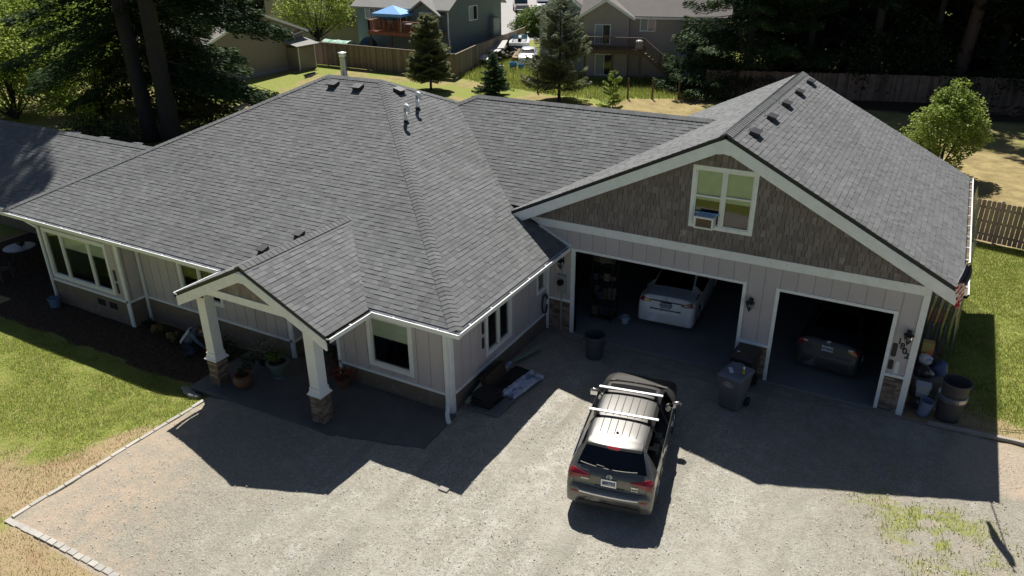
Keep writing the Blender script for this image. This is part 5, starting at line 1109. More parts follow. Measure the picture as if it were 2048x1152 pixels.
for i, (a, b, w_, h_, lb) in enumerate((((.02, -4.15, .09), (.30, -2.85, .10), .34, .10, 'pale blue plastic wrapped bundle on the gravel, nearest the driveway'), ((-.12, -4.2, .16), (.08, -2.9, .17), .16, .12, 'narrow shiny plastic wrapped bundle beside the wider one'), ((-.62, -3.35, .30), (-.56, -2.95, .34), .16, .05, 'small blue plastic sheet folded against the house wall'))):
    m = MB(); A, B_ = Vector(a), Vector(b); n = 10; rg = random.Random(i)
    for q in range(n): p, r = A.lerp(B_, q/n), A.lerp(B_, (q+1)/n+.02); m.beam(p+Vector((rg.uniform(-.02, .02), 0, rg.uniform(-.01, .015))), r+Vector((rg.uniform(-.02, .02), 0, rg.uniform(-.01, .015))), w_*(1-.35*q/n), h_*rg.uniform(.7, 1.1))
    tag(m.build('wrapped_bundle', BAGM, bevel=.012), lb, 'bundle')
GBD = mat('pale_green_board', (.24, .33, .24), .7)
for a, b, lb in (((-.72, -2.55, .12), (-.40, -1.45, .16), 'pale green board lying beyond the plastic bundles'), ((-.72, -5.05, .18), (-.66, -4.25, .42), 'short pale green board leaning by the house corner')):
    m = MB(); m.beam(a, b, .11, .03); tag(m.build('green_board', GBD), lb, 'board')
# ---------------------------------------------------------------- porch pots and plants
TERRA = mat('terracotta', (.17, .085, .045), .7, noise=((5, .2),)); URN = mat('sage_green_urn', (.11, .15, .135), .6, noise=((5, .15),))
def pot(x, y, z, prof, mt, label, lm, seed, pr, ph, per=700, size=.07):
    t = thing('plant_pot', label, 'plant pot', (x, y, z)); m = MB(); m.lathe((0, 0, 0), prof, 22); m.build('pot', mt, t, smooth=False); top = max(p[1] for p in prof); r = max(p[0] for p in prof)
    m = MB(); m.lathe((0, 0, top-.05), [(.001, 0), (r*.85, 0), (r*.85, .001)], 18); m.build('soil', mat('potting_soil', (.03, .02, .015), .95), t)
    rs = np.random.RandomState(seed); c = [(rs.uniform(-1, 1)*pr*.6, rs.uniform(-1, 1)*pr*.6, top+ph*rs.uniform(.1, .9)) for _ in range(10)]; leafy('foliage', lm, t, rs, c, [pr*rs.uniform(.3, .5) for _ in c], per/max(pr, .1), size); return t
pot(-6.62, -7.08, .03, [(.13, 0), (.25, .14), (.27, .27), (.22, .36), (.25, .40), (.20, .40), (.18, .3)], TERRA, 'round terracotta pot beside the left porch post', LEAF_DARK, 1, .10, .18, 300)
pot(-6.15, -6.22, .03, [(.17, 0), (.13, .05), (.20, .16), (.27, .42), (.33, .46), (.33, .50), (.25, .50), (.2, .3)], URN, 'tall sage green urn planter against the porch wall', LEAF_MID, 2, .34, .45, 700)
pot(-4.00, -7.55+.75, .03, [(.10, 0), (.15, .12), (.16, .22), (.13, .26)], TERRA, 'small orange pot half hidden behind the right porch post', LEAF_DARK, 3, .14, .3, 300)
pot(-7.05, -5.9, .03, [(.14, 0), (.2, .25), (.23, .3), (.19, .3)], mat('black_nursery_pot', (.02, .02, .02), .6), 'black nursery pot of white flowered greens by the porch wall', foliage('white_flower_mix', (.03, .05, .02), (.35, .36, .30), .2), 4, .38, .45, 500)
pot(-4.25, -5.75, .03, [(.14, 0), (.2, .22), (.22, .26), (.18, .26)], TERRA, 'pot of red flowers beside the front door corner', foliage('red_flower_mix', (.03, .045, .02), (.36, .06, .05), .2), 5, .34, .40, 600)
pot(-5.2, -5.0, .03, [(.12, 0), (.18, .22), (.2, .26), (.16, .26)], TERRA, 'leafy pot in the shaded entrance recess', LEAF_DARK, 6, .3, .4, 500)
plant('shrub', 'loose green potted shrub between the left post and the urn', 'shrub', -6.9, -6.55, .03, .28, .75, LEAF_DARK, 9)
for i, x in enumerate((-12.4, -11.9, -11.45, -11.0, -10.6)):
    plant('bedding_plant', ['straw coloured bedding plant at the downspout', 'second straw coloured bedding plant from the downspout', 'middle straw coloured bedding plant under the small window', 'fourth straw coloured bedding plant, left of the gardener', 'straw coloured bedding plant nearest the crouching person'][i], 'plant', x, -5.75-.05*i, -.3, .2, .34, LEAF_OCH if i % 2 else LEAF_DARK, 20+i, group='bedding plants below the small window', size=.07)
plant('shrub', 'low dark shrub in the bed just right of the gardener', 'shrub', -8.9, -5.7, -.25, .3, .5, LEAF_DARK, 31); plant('shrub', 'dark leafy shrub in the bed behind the left porch post', 'shrub', -8.2, -6.1, -.15, .35, .6, LEAF_DARK, 32)
ROCK = mat('grey_boulder', (.26, .25, .24), .9, noise=((6, .25),), bump=(14, .5, .03))
for i, (x, y, r) in enumerate(((-8.28, -7.70, .12), (-8.0, -7.80, .16), (-7.75, -7.90, .13), (-7.56, -7.90, .09))):
    lump('garden_rock', ['small grey rock at the far left of the row at the lawn corner', 'largest grey rock in the row at the lawn corner', 'third grey rock of the row by the paver edging', 'smallest grey rock touching the paver edging'][i], 'rock', (x, y, float(gz(x, y))+.04), (r*1.3, r*.8, r*.6), ROCK, i)
can('bucket', -16.75, -6.12, -.34, .19, .34, mat('blue_plastic_bucket', (.12, .22, .34), .5), 'small blue bucket at the far left house corner', cat='bucket')
# patio things at the far left
t = thing('round_table', 'round pale metal table under the left wing eave', 'table', (-20.7, -4.78, -.1)); m = MB(); m.lathe((0, 0, .72), [(.001, .035), (.52, .035), (.54, .02), (.52, 0), (.001, 0)], 28); m.build('tabletop', mat('pale_blue_table_metal', (.34, .40, .50), .35, metal=.3), t)
for a in (45, 135, 225, 315): m = MB(); m.tube([(.12*math.cos(R_(a)), .12*math.sin(R_(a)), .72), (.36*math.cos(R_(a)), .36*math.sin(R_(a)), 0)], .018, 6); m.build('leg', BLKMET, t)
plant('potted_plant', 'dark little plant standing on the round metal table', 'plant', -20.6, -4.75, .65, .14, .25, LEAF_DARK, 40)
t = thing('side_table', 'long pale side table with two shiny trays at the left wing', 'table', (-20.3, -3.9, -.1)); m = MB(); m.box(-.2, .95, -.25, .25, .95, 1.0); m.build('tabletop', mat('pale_table_top', (.35, .38, .42), .5), t)
for a, b in ((-.12, -.2), (-.12, .2), (.88, -.2), (.88, .2)): m = MB(); m.box(a-.02, a+.02, b-.02, b+.02, 0, .95); m.build('leg', BLKMET, t)
for i, x in enumerate((-20.0, -19.55)): m = MB(); m.box(x-.15, x+.15, -4.02, -3.80, .902, .97); tag(m.build('serving_tray', ALU, bevel=.01), ['shiny metal tray on the left half of the long side table', 'shiny metal tray on the right half of the long side table'][i], 'tray')
t = thing('garden_chair', 'brown wooden garden chair left of the round table', 'chair', (-20.55, -5.75, -.3), R_(200)); WD = mat('brown_garden_wood', (.10, .075, .055), .8)
m = MB(); [m.box(-.28, .28, -.28+i*.11, -.19+i*.11, .40, .43) for i in range(5)]; m.build('seat', WD, t); m = MB(); [m.box(-.28+i*.115, -.19+i*.115, .27, .30, .43, 1.0) for i in range(5)]; m.build('backrest', WD, t)
for a, b in ((-.26, -.26), (.26, -.26), (-.26, .26), (.26, .26)): m = MB(); m.box(a-.03, a+.03, b-.03, b+.03, 0, .62); m.build('leg', WD, t)
# ---------------------------------------------------------------- garage clutter
rg = random.Random(12); CB = mat('cardboard_brown', (.16, .115, .075), .85, tone=.5)
t = thing('storage_shelf', 'cluttered storage shelf inside the left edge of the wide bay', 'shelf', (.42, 1.35, .035)); m = MB()
for z in (0.1, .7, 1.3, 1.9): m.box(-.35, .35, -.25, .25, z, z+.025)
for a, b in ((-.34, -.24), (.34, -.24), (-.34, .24), (.34, .24)): m.box(a-.015, a+.015, b-.015, b+.015, 0, 2.2)
m.build('shelf_frame', BLKMET, t)
BXC = [('tan', (.14, .105, .07)), ('grey', (.10, .095, .09)), ('navy', (.03, .035, .07)), ('brown', (.08, .055, .04)), ('pale brown', (.17, .14, .11))]
for lv, z in enumerate((.125, .725, 1.325, 1.925)):
    for q in range(4):
        cn, c = BXC[(lv+q) % 5]; s_ = rg.uniform(.11, .17); h_ = rg.uniform(.14, .42) if lv < 3 else rg.uniform(.1, .3); b = MB(); b.obox((0, 0, h_/2), (s_*1.3, s_, h_), (0, 0, rg.uniform(-.4, .4))); o = b.build('stored_box', mat('box_'+cn.replace(' ', '_'), c, .85, noise=((9, .3),)), bevel=.006)
        o.location = (.42-.25+q*.165, 1.35+rg.uniform(-.14, .1), .035+z); tag(o, '%s box on the %s board of the cluttered garage shelf' % (cn, ('bottom', 'second', 'third', 'top')[lv]), 'box', 'boxes piled on the garage shelf')
can('bucket', 1.15, 1.35, .035, .13, .22, mat('pale_pail', (.5, .58, .66), .5), 'small pale bucket on the garage floor by the cluttered shelf', cat='bucket')
# ---------------------------------------------------------------- the crouching gardener
def skin_body(name, nodes, edges, m, parent, sub=2, root=0):
    me = bpy.data.meshes.new(name); me.from_pydata([n[0] for n in nodes], edges, []); o = link(name, me, m, parent)
    sk = o.modifiers.new('skin', 'SKIN'); sv = me.skin_vertices[0].data if len(me.skin_vertices) else None
    if sv is None:
        bpy.context.view_layer.objects.active = o; o.select_set(True)
        sv = me.skin_vertices[0].data
    for i, n in enumerate(nodes):
        r = n[1]; sv[i].radius = (r, r) if not isinstance(r, tuple) else r; sv[i].use_root = (i == root)
    ss = o.modifiers.new('sub', 'SUBSURF'); ss.levels = sub; ss.render_levels = sub; sk.use_smooth_shade = True; return o
P_ = thing('person', 'person in a blue and grey top crouching to weed the bed', 'person', (-9.95, -6.15, -.31), R_(28))
JACK = mat('blue_grey_jacket', (.10, .15, .21), .85, noise=((12, .1),)); BACK = mat('pale_grey_hood_panel', (.52, .55, .58), .85); JEAN = mat('navy_trousers', (.035, .042, .075), .9); SKN = mat('skin', (.42, .25, .18), .6); HAIR = mat('brown_hair', (.045, .028, .018), .7)
# local +x is where the person faces
N_ = [((-.05, 0, .36), .15), ((.02, 0, .48), .145), ((.12, 0, .62), .15), ((.24, 0, .74), .145), ((.33, 0, .80), .075),      # pelvis..neck
      ((.24, .17, .74), .075), ((.38, .24, .55), .055), ((.52, .20, .33), .045), ((.24, -.17, .74), .075), ((.38, -.24, .55), .055), ((.54, -.16, .32), .045)]
skin_body('jacket', N_, [(0, 1), (1, 2), (2, 3), (3, 4), (3, 5), (5, 6), (6, 7), (3, 8), (8, 9), (9, 10)], JACK, P_)
N_ = [((-.06, 0, .34), .15), ((-.02, .11, .32), .11), ((.30, .17, .38), .085), ((.14, .16, .06), .05), ((-.02, -.11, .32), .11), ((.26, -.18, .16), .085), ((-.08, -.15, .06), .055)]
skin_body('trousers', N_, [(0, 1), (1, 2), (2, 3), (0, 4), (4, 5), (5, 6)], JEAN, P_)
q = MB(); 
for i in range(9):
    t0 = i/8; 
V, F = [], []
for i in range(9):
    a = i/8; c = Vector((-.20+.34*a, 0, .44+.42*a-.02)); wd = .12+.03*math.sin(math.pi*a)
    for j in range(7): b = (j/6-.5)*2; V.append((c.x-.02+.05*b*b, b*wd, c.z-.035*b*b+.02))
for i in range(8):
    for j in range(6): k = i*7+j; F.append((k, k+1, k+8, k+7))
me = bpy.data.meshes.new('jacket_back'); me.from_pydata(V, [], F); o = link('jacket_back_panel', me, BACK, P_, True); s_ = o.modifiers.new('s', 'SOLIDIFY'); s_.thickness = .03
q = MB(); q.blob((.45, 0, .82), (.10, .078, .118), 16, 12, 0); q.blob((.545, 0, .80), (.02, .016, .024), 8, 6, 0); q.blob((.44, .08, .81), (.02, .014, .032), 8, 6, 0); q.blob((.44, -.08, .81), (.02, .014, .032), 8, 6, 0); q.tube([(.33, 0, .78), (.41, 0, .79)], .05, 10); hd = q.build('head', SKN, P_, smooth=True)
q = MB(); q.blob((.535, .032, .835), (.012, .014, .009), 8, 6, 0); q.build('eye', DARK, hd); q = MB(); q.blob((.535, -.032, .835), (.012, .014, .009), 8, 6, 0); q.build('eye', DARK, hd); q = MB(); q.blob((.53, 0, .755), (.014, .026, .007), 8, 6, 0); q.build('mouth', mat('lip', (.35, .12, .1)), hd)
q = MB(); q.blob((.42, 0, .855), (.112, .092, .10), 16, 10, .04, seed=2); q.blob((.345, 0, .80), (.06, .07, .08), 12, 8, .06, seed=3); q.build('hair', HAIR, P_, smooth=True)
for sd, w0 in ((1, (.52, .20, .33)), (-1, (.54, -.16, .32))):
    w0 = Vector(w0); nodes = [(tuple(w0), .03), (tuple(w0+Vector((.04, 0, -.05))), .034), (tuple(w0+Vector((.06, 0, -.09))), .032)]; ed = [(0, 1), (1, 2)]
    for f_, (dy, ln) in enumerate(((-.024, .062), (-.008, .072), (.008, .068), (.024, .055))):
        b = w0+Vector((.062, dy, -.10)); k = len(nodes); nodes += [(tuple(b), .0095), (tuple(b+Vector((.015, dy*.2, -ln*.55))), .0088), (tuple(b+Vector((.004, dy*.2, -ln))), .0078)]; ed += [(2, k), (k, k+1), (k+1, k+2)]
    k = len(nodes); b = w0+Vector((.045, -sd*.032, -.05)); nodes += [(tuple(b), .011), (tuple(b+Vector((.025, -sd*.02, -.04))), .0095)]; ed += [(1, k), (k, k+1)]
    skin_body('hand', nodes, ed, SKN, P_, 1)
for c in ((.17, .16, .035), (-.03, -.15, .035)): q = MB(); q.blob(c, (.14, .05, .045), 12, 8, 0); q.build('shoe', BLACKP, P_, smooth=True)
# ---------------------------------------------------------------- trees
BARK = mat('grey_brown_bark', (.05, .047, .045), .95, noise=((3, .25), (20, .3)), stretch=(5, 5, .8), bump=(20, .8, .05))
BARKR = mat('reddish_bark', (.09, .062, .05), .95, noise=((3, .25), (20, .3)), stretch=(5, 5, .8), bump=(20, .8, .05))
FIR = foliage('fir_needles', (.016, .032, .015), (.065, .11, .042), .2, spec=.08); FIRD = foliage('dark_fir_needles', (.008, .014, .008), (.038, .062, .027), .15, spec=.08)
PINEN = foliage('olive_pine_needles', (.10, .125, .045), (.30, .33, .15), .35); SPR = foliage('spruce_needles', (.03, .07, .03), (.10, .18, .085), .15, spec=.1); SAPN = foliage('lime_fir_needles', (.26, .36, .07), (.46, .55, .16), .45)
def conifer_mesh(rs, h, r, clear, nb, per, size, droop=.25, asp=.28, power=.75, tip=.1, twig=.30, zmax=None, up0=0.0, gap=None):
    P, D, T, br = [], [], [], []
    for i in range(nb):
        u = (i+rs.rand())/nb; z = clear+(h*(1-.01)-clear)*(u**1.05)
        if zmax and z > zmax: continue
        if gap and z < gap[2] and abs((rs.uniform(0, 360)-gap[0]+180) % 360-180) < -1: continue
        L_ = r*(1-(z-clear)/(h-clear+1e-6))**power*rs.uniform(.72, 1.12)+.12; a = rs.uniform(0, 2*math.pi)
        if gap and z < gap[2] and abs((math.degrees(a)-gap[0]+180) % 360-180) < gap[1]: continue
        ca, sa = math.cos(a), math.sin(a)
        lift = up0+.35*u; k = max(8, int(per*L_*(L_*.35+.4)))
        s_ = rs.uniform(.10, 1, k)**.8; w_ = rs.uniform(-1, 1, k)*twig*L_*np.sin(np.pi*np.clip(s_*.86+.08, 0, 1))*1.0
        hz = z+lift*L_*s_-droop*L_*(s_**1.3)+tip*L_*s_**4-np.abs(w_)*.32-rs.uniform(0, .07, k)*L_
        P.append(np.stack([ca*L_*s_-sa*w_, sa*L_*s_+ca*w_, hz], 1)); sg = np.sign(w_)
        D.append(np.stack([ca-sa*sg*.8, sa+ca*sg*.8, -.25-.2*rs.rand(k)], 1)); T.append(np.clip(.25+.5*s_+rs.uniform(-.35, .35, k)+rs.uniform(-.15, .15), 0, 1))
        br.append([(0, 0, z), (ca*L_*.5, sa*L_*.5, z+lift*L_*.5-droop*L_*.40), (ca*L_*.92, sa*L_*.92, z+lift*L_*.92-droop*L_*.88+tip*.6*L_)])
    P, D, T = np.concatenate(P), np.concatenate(D), np.concatenate(T); V, F = leaf_quads(P, size, rs, .55, asp, dirs=D/np.linalg.norm(D, axis=1)[:, None]); return V, F, T, br
def conifer(name, label, x, y, h, r, clear, seed, m, nb=70, per=120, size=.16, trunk=None, bark=None, group=None, cat='tree', z=0, lean=(0, 0), **kw):
    rs = np.random.RandomState(seed); t = thing(name, label, cat, (x, y, z), 0, group); V, F, T, br = conifer_mesh(rs, h, r, clear, nb, per, size, **kw)
    if lean != (0, 0): V[:, 0] += lean[0]*V[:, 2]/h; V[:, 1] += lean[1]*V[:, 2]/h
    npmesh('crown', V, F, m, t, tone=T); q = MB(); tr = trunk or h*.018; zt = h*.97; q.tube([(0, 0, -.3), (lean[0]*.03, lean[1]*.03, h*.03), (lean[0]*.5, lean[1]*.5, h*.5), (lean[0]*.97, lean[1]*.97, zt)], [tr*1.25, tr, tr*.62, tr*.08], 12)
    for b in br[::2] if nb > 60 else br: q.tube([(p[0]+lean[0]*p[2]/h, p[1]+lean[1]*p[2]/h, p[2]) for p in b], [max(.015, tr*.16), tr*.09, .008], 4, cap=False)
    q.build('trunk', bark or BARK, t, smooth=True); return t
def broadleaf(name, label, x, y, h, r, base, seed, m, ncl=70, per=260, size=.14, trunk=.12, sq=1., group=None, cat='tree', z=0, cr=.32, stems=7):
    rs = np.random.RandomState(seed); t = thing(name, label, cat, (x, y, z), 0, group); c, rr = [], []
    for i in range(ncl):
        a, ph = rs.uniform(0, 2*math.pi), rs.uniform(-.9, 1.); q = rs.uniform(.45, 1.)**.6; hr = math.sqrt(max(0, 1-ph*ph)); zz = base+(h-base)*(.5+.5*ph*q*.92)
        taper = 1-.8*max(0, (zz-base)/(h-base)-.40); c.append((math.cos(a)*hr*r*q*taper, math.sin(a)*hr*r*q*taper*sq, zz)); rr.append(r*cr*rs.uniform(.55, 1.15))
    P, T = clump_cloud(rs, c, rr, per); V, F = leaf_quads(P, size, rs, .5, .62); npmesh('crown', V, F, m, t, tone=T); q = MB(); q.tube([(0, 0, -.2), (.03, .02, base*.6), (.05, 0, base+(h-base)*.35)], [trunk*1.2, trunk, trunk*.6], 9)
    for i in range(0, ncl, max(1, ncl//(stems*3))): q.tube([(0, 0, base*.8), tuple(.5*np.array(c[i])+np.array((0, 0, base*.3))), c[i]], [trunk*.45, trunk*.28, .012], 5, cap=False)
    q.build('trunk', BARK, t, smooth=True); return t
conifer('fir_tree', 'huge dark fir with the leaning left trunk behind the left wing', -32.3, 9.9, 31, 7.6, 4.2, 3, FIR, nb=150, per=56, size=.34, trunk=.46, droop=.46, tip=.06, asp=.28, power=.6, lean=(-2.5, .6), gap=(-35, 62, 11))
conifer('fir_tree', 'huge dark fir whose thicker right trunk stands at the roof valley', -30.75, 10.2, 35, 7.4, 3.0, 4, FIR, nb=165, per=56, size=.34, trunk=.52, droop=.48, tip=.08, asp=.28, power=.5, gap=(-62, 88, 11))
conifer('fir_tree', 'dark fir standing farther back between the tan shed and the big trunks', -39.5, 16.5, 24, 5.8, 1.2, 5, FIR, nb=120, per=60, size=.34, trunk=.34, droop=.42, asp=.3)
conifer('fir_tree', 'dark fir at the far left behind the leafy maples', -64, 38, 26, 6.5, 3, 6, FIRD, nb=110, per=45, size=.42, trunk=.4, droop=.42)
broadleaf('leafy_tree', 'bright green leafy tree filling the top left corner', -47.5, 14.0, 9.5, 5.6, .0, 7, LEAF_YEL, ncl=210, per=75, size=.24, trunk=.18, cr=.24)
broadleaf('leafy_tree', 'second bright green tree at the left frame edge, lower than its neighbour', -45.6, 9.6, 7.0, 4.0, .0, 8, LEAF_YEL, ncl=150, per=90, size=.20, trunk=.14, cr=.25)
broadleaf('leafy_shrub', 'yellow green bush below the fir branches left of the big trunks', -41.5, 13.0, 3.2, 2.8, .2, 9, LEAF_YEL, ncl=70, per=110, size=.17, trunk=.06, cat='bush')
broadleaf('leafy_shrub', 'low dark bush at the foot of the two big fir trunks', -33.2, 7.6, 1.6, 2.6, .1, 10, LEAF_DARK, ncl=50, per=110, size=.15, trunk=.05, cat='bush')
broadleaf('red_leaf_shrub', 'small red leaved shrub right of the big trunks', -31.8, 14.0, 2.2, 1.3, .3, 11, LEAF_RED, ncl=22, per=200, size=.13, trunk=.04, cat='bush')
broadleaf('leafy_shrub', 'dark green shrub under the red leaved one by the roof edge', -29.6, 12.2, 1.5, 1.9, .1, 12, LEAF_DARK, ncl=44, per=130, size=.13, trunk=.04, cat='bush')
conifer('young_pine', 'young olive green pine in front of the brown fence corner', -26.4, 30.6, 5.5, 1.75, .75, 13, PINEN, nb=120, per=800, size=.15, trunk=.10, droop=-.05, up0=.15, tip=.0, power=.42, asp=.24, twig=.45, bark=BARKR)
conifer('small_spruce', 'small dense dark green spruce on the back lawn', -21.0, 31.0, 3.15, 1.45, .35, 14, SPR, nb=95, per=900, size=.10, trunk=.06, droop=.10, power=.85, asp=.3)
conifer('scots_pine', 'loose grey green pine tree in front of the rear neighbour', -15.7, 31.3, 7.2, 2.75, .9, 15, foliage('grey_green_pine', (.085, .105, .055), (.25, .28, .15), .35), nb=100, per=270, size=.18, trunk=.12, droop=-.02, up0=.12, power=.6, asp=.26, twig=.36)
conifer('fir_sapling', 'small lime green sapling at the edge of the dry lawn', -11.2, 30.4, 2.6, 1.1, .1, 16, SAPN, nb=40, per=620, size=.12, trunk=.035, droop=.0, up0=.15, asp=.3)
broadleaf('round_tree', 'rounded glossy green tree behind the right garage eave', 9.0, 23.8, 4.6, 1.8, -.1, 17, foliage('glossy_leaf', (.14, .21, .035), (.38, .47, .11), .5, rough=.5), ncl=130, per=600, size=.14, trunk=.10, cr=.27, stems=3)
broadleaf('leafy_tree', 'round yellow green tree before the cream house', -48.5, 42.5, 7.4, 4.0, 1.6, 18, LEAF_YEL, ncl=110, per=90, size=.24, trunk=.16, cr=.26)
broadleaf('leafy_shrub', 'round green bush beside the street behind the boat', -34.9, 64.5, 2.9, 2.8, -.3, 19, foliage('street_bush_leaf', (.07, .12, .025), (.22, .31, .07), .4), ncl=110, per=130, size=.26, trunk=.06, cat='bush')
for i, (x, y, h_, r) in enumerate(((-46.5, 41.0, 1.6, 1.3), (-49.5, 41.5, 1.5, 1.6), (-44.3, 36.9, 1.8, .5))): broadleaf('leafy_shrub', ['dark bush under the cream house tree', 'white flowering bush left of the green tunnel', 'thin green vine on the fence by the green tunnel'][i], x, y, h_, r, .1, 50+i, [LEAF_DARK, foliage('white_blossom_mix', (.03, .05, .02), (.3, .33, .25), .2), LEAF_YEL][i], ncl=26, per=180, size=.14, trunk=.04, cat='bush')
conifer('fir_tree', 'dark fir with long low boughs reaching across the rear neighbour', -4.6, 40.2, 24, 6.6, .5, 20, FIR, nb=170, per=70, size=.30, trunk=.36, droop=.30, tip=.14, asp=.28, power=.62)
FG = 'tall firs of the wood behind the back fence'
spots = [(-1.0, 44.2, 0), (1.2, 47.5, 1), (3.4, 44.6, 2), (5.3, 50.5, 0), (7.2, 47.0, 1), (9.0, 45.9, 3), (11.6, 49.6, 2), (13.6, 46.6, 0), (15.8, 50.8, 1), (18.0, 47.6, 2), (-3.6, 50.5, 1), (.2, 55, 2), (6.8, 57, 0), (13, 57.5, 1), (20.5, 53, 0), (23, 48.5, 1), (-7.5, 54, 0), (3.2, 62, 1), (10, 64, 2), (18, 63, 0)]
protos = {}
flab = ['fir trunk nearest the long low boughs, first behind the fence', 'second fir trunk from the long low boughs', 'fir trunk behind the garage ridge top', 'fir trunk deep behind the ridge top of the garage', 'fir trunk left of the thick reddish one', 'thick reddish trunk rising behind the round glossy tree', 'fir trunk just right of the thick reddish one', 'dark fir trunk between the reddish trunk and the right frame edge',
        'dark fir trunk standing deep at the right frame edge', 'fir at the right frame edge near the fence', 'fir behind the long low boughs, back row', 'back row fir behind the second trunk', 'back row fir right of the ridge top', 'back row fir near the reddish trunk', 'far right fir of the back row', 'rightmost fir beside the fence', 'leftmost fir of the back row', 'deepest fir behind the ridge top', 'deepest fir behind the reddish trunk', 'deepest fir at the right']
for i, (x, y, k) in enumerate(spots):
    if k == 3: conifer('fir_tree', flab[i], x, y, 29, 5, 8.5, 60, FIRD, nb=60, per=22, size=.62, trunk=.50, bark=BARKR, droop=.3, lean=(2.2, .5), group=FG); continue
    if k not in protos: o = protos[k] = conifer('fir_tree', flab[i], x, y, 26+k, 5.2, (6.0, 4.0, 7.5)[k], 61+k, FIRD, nb=80, per=22, size=.60, trunk=(.30, .26, .34)[k], droop=.32, group=FG)
    else: o = copy_tree(protos[k]); o['label'] = flab[i]
    o.location = (x, y, 0); o.rotation_euler = (0, 0, i*1.3)
for i, (x, y, h_, r, m_, lb) in enumerate(((3.6, 42.9, 4.6, 2.6, LEAF_DARK, 'large dark bush hanging over the back fence'), (6.4, 44.0, 5.2, 2.4, LEAF_DARK, 'tall dark bush right of the one over the fence'), (-.6, 42.4, 3.2, 1.9, LEAF_DARK, 'dark bush behind the garage ridge top'), (8.9, 43.4, 2.2, 1.9, LEAF_DARK, 'low dark bush at the reddish trunk foot'), (12.3, 44.6, 3.0, 2.4, LEAF_DARK, 'broad dark bush right of the reddish trunk'),
        (16.2, 45.5, 3.6, 2.6, LEAF_DARK, 'dark bush at the right frame edge'), (5.0, 47.5, 7.2, 2.6, LEAF_MID, 'sunlit green understorey tree in the dark wood'), (9.8, 52.5, 7.8, 3.0, LEAF_MID, 'pale leaved understorey tree deep in the wood'), (-2.6, 46.8, 5.0, 2.4, LEAF_DARK, 'dark understorey tree behind the low boughs'), (15.0, 54.0, 7.4, 3.2, LEAF_DARK, 'dark understorey tree at the right'))):
    broadleaf('forest_shrub', lb, x, y, h_, r, .2, 80+i, m_, ncl=60, per=70, size=.22, trunk=.08, cat='bush', group='bushes of the wood behind the back fence', cr=.34)
rs = np.random.RandomState(90); n = 42000; P = np.stack([rs.uniform(-14, 46, n), rs.uniform(64, 84, n), rs.uniform(0, 1, n)**1.2*17+.2], 1); V, F = leaf_quads(P, .95, rs, .2, .6); tag(npmesh('far_wood', V, F, FIRD, tone=rs.rand(n)), 'dark mass of the far wood behind the trunks', 'wood', kind='stuff')
def mass(name, label, box, n, size, m, seed): rs = np.random.RandomState(seed); P = np.stack([rs.uniform(box[0], box[1], n), rs.uniform(box[2], box[3], n), rs.uniform(0, 1, n)**1.3*box[4]+.1], 1); V, F = leaf_quads(P, size, rs, .2, .6); tag(npmesh(name, V, F, m, tone=rs.rand(n)), label, 'undergrowth', kind='stuff')
broadleaf('leafy_tree', 'slender bright green tree just left of the leaning fir trunk', -40.0, 12.2, 6.2, 2.7, .2, 97, LEAF_YEL, ncl=80, per=110, size=.19, trunk=.08, cr=.26)
for i, (x, y, s_) in enumerate(((-34, -46, 1.), (-22, -52, .9), (-10, -47, 1.05), (1, -55, 1.), (12, -48, .9), (22, -53, 1.), (33, -47, 1.), (44, -36, 1.05), (50, -20, .9), (-46, -36, 1.))):  # unseen firs added behind the camera for window reflections and less sky light
    o = copy_tree(protos[i % 3]); o.location = (x, y, 0); o.scale = (s_*1.3, s_*1.3, s_*.8); o['label'] = ('first', 'second', 'third', 'fourth', 'fifth', 'sixth', 'seventh', 'eighth', 'ninth', 'tenth')[i]+' dark fir of the row on the near side of the driveway'; o['group'] = 'firs on the near side of the plot'  # label and group belong to added firs, unseen behind the camera
mass('left_wood', 'dark mass of trees beyond the top left corner', (-110, -72, 30, 75, 14), 22000, .9, FIRD, 91); mass('right_wood', 'dark trees beyond the right frame edge', (27, 48, 30, 64, 16), 16000, .9, FIRD, 92)
mass('undergrowth', 'dark fern and bramble undergrowth beneath the firs', (-6, 26, 43.5, 64, 1.1), 30000, .26, LEAF_DARK, 93)
for i, (x, y, lb) in enumerate(((7.0, 42.6, 'pale tangle of dead brush left of the round tree'), (11.9, 40.2, 'reddish brown heap of cut branches by the right frame edge'))):
    t = thing('brush_pile', lb, 'brush pile', (x, y, 0)); q = MB(); rg = random.Random(i)
    for k_ in range(60): a = rg.uniform(0, 6.28); l = rg.uniform(.4, 1.1); p = Vector((rg.uniform(-.9, .9), rg.uniform(-.5, .5), rg.uniform(.05, .4))); q.beam(p, p+Vector((math.cos(a)*l, math.sin(a)*l, rg.uniform(-.1, .5))), .025, .025)
    q.build('dead_branches', mat('dead_branch', (.26, .18, .13), .9), t)
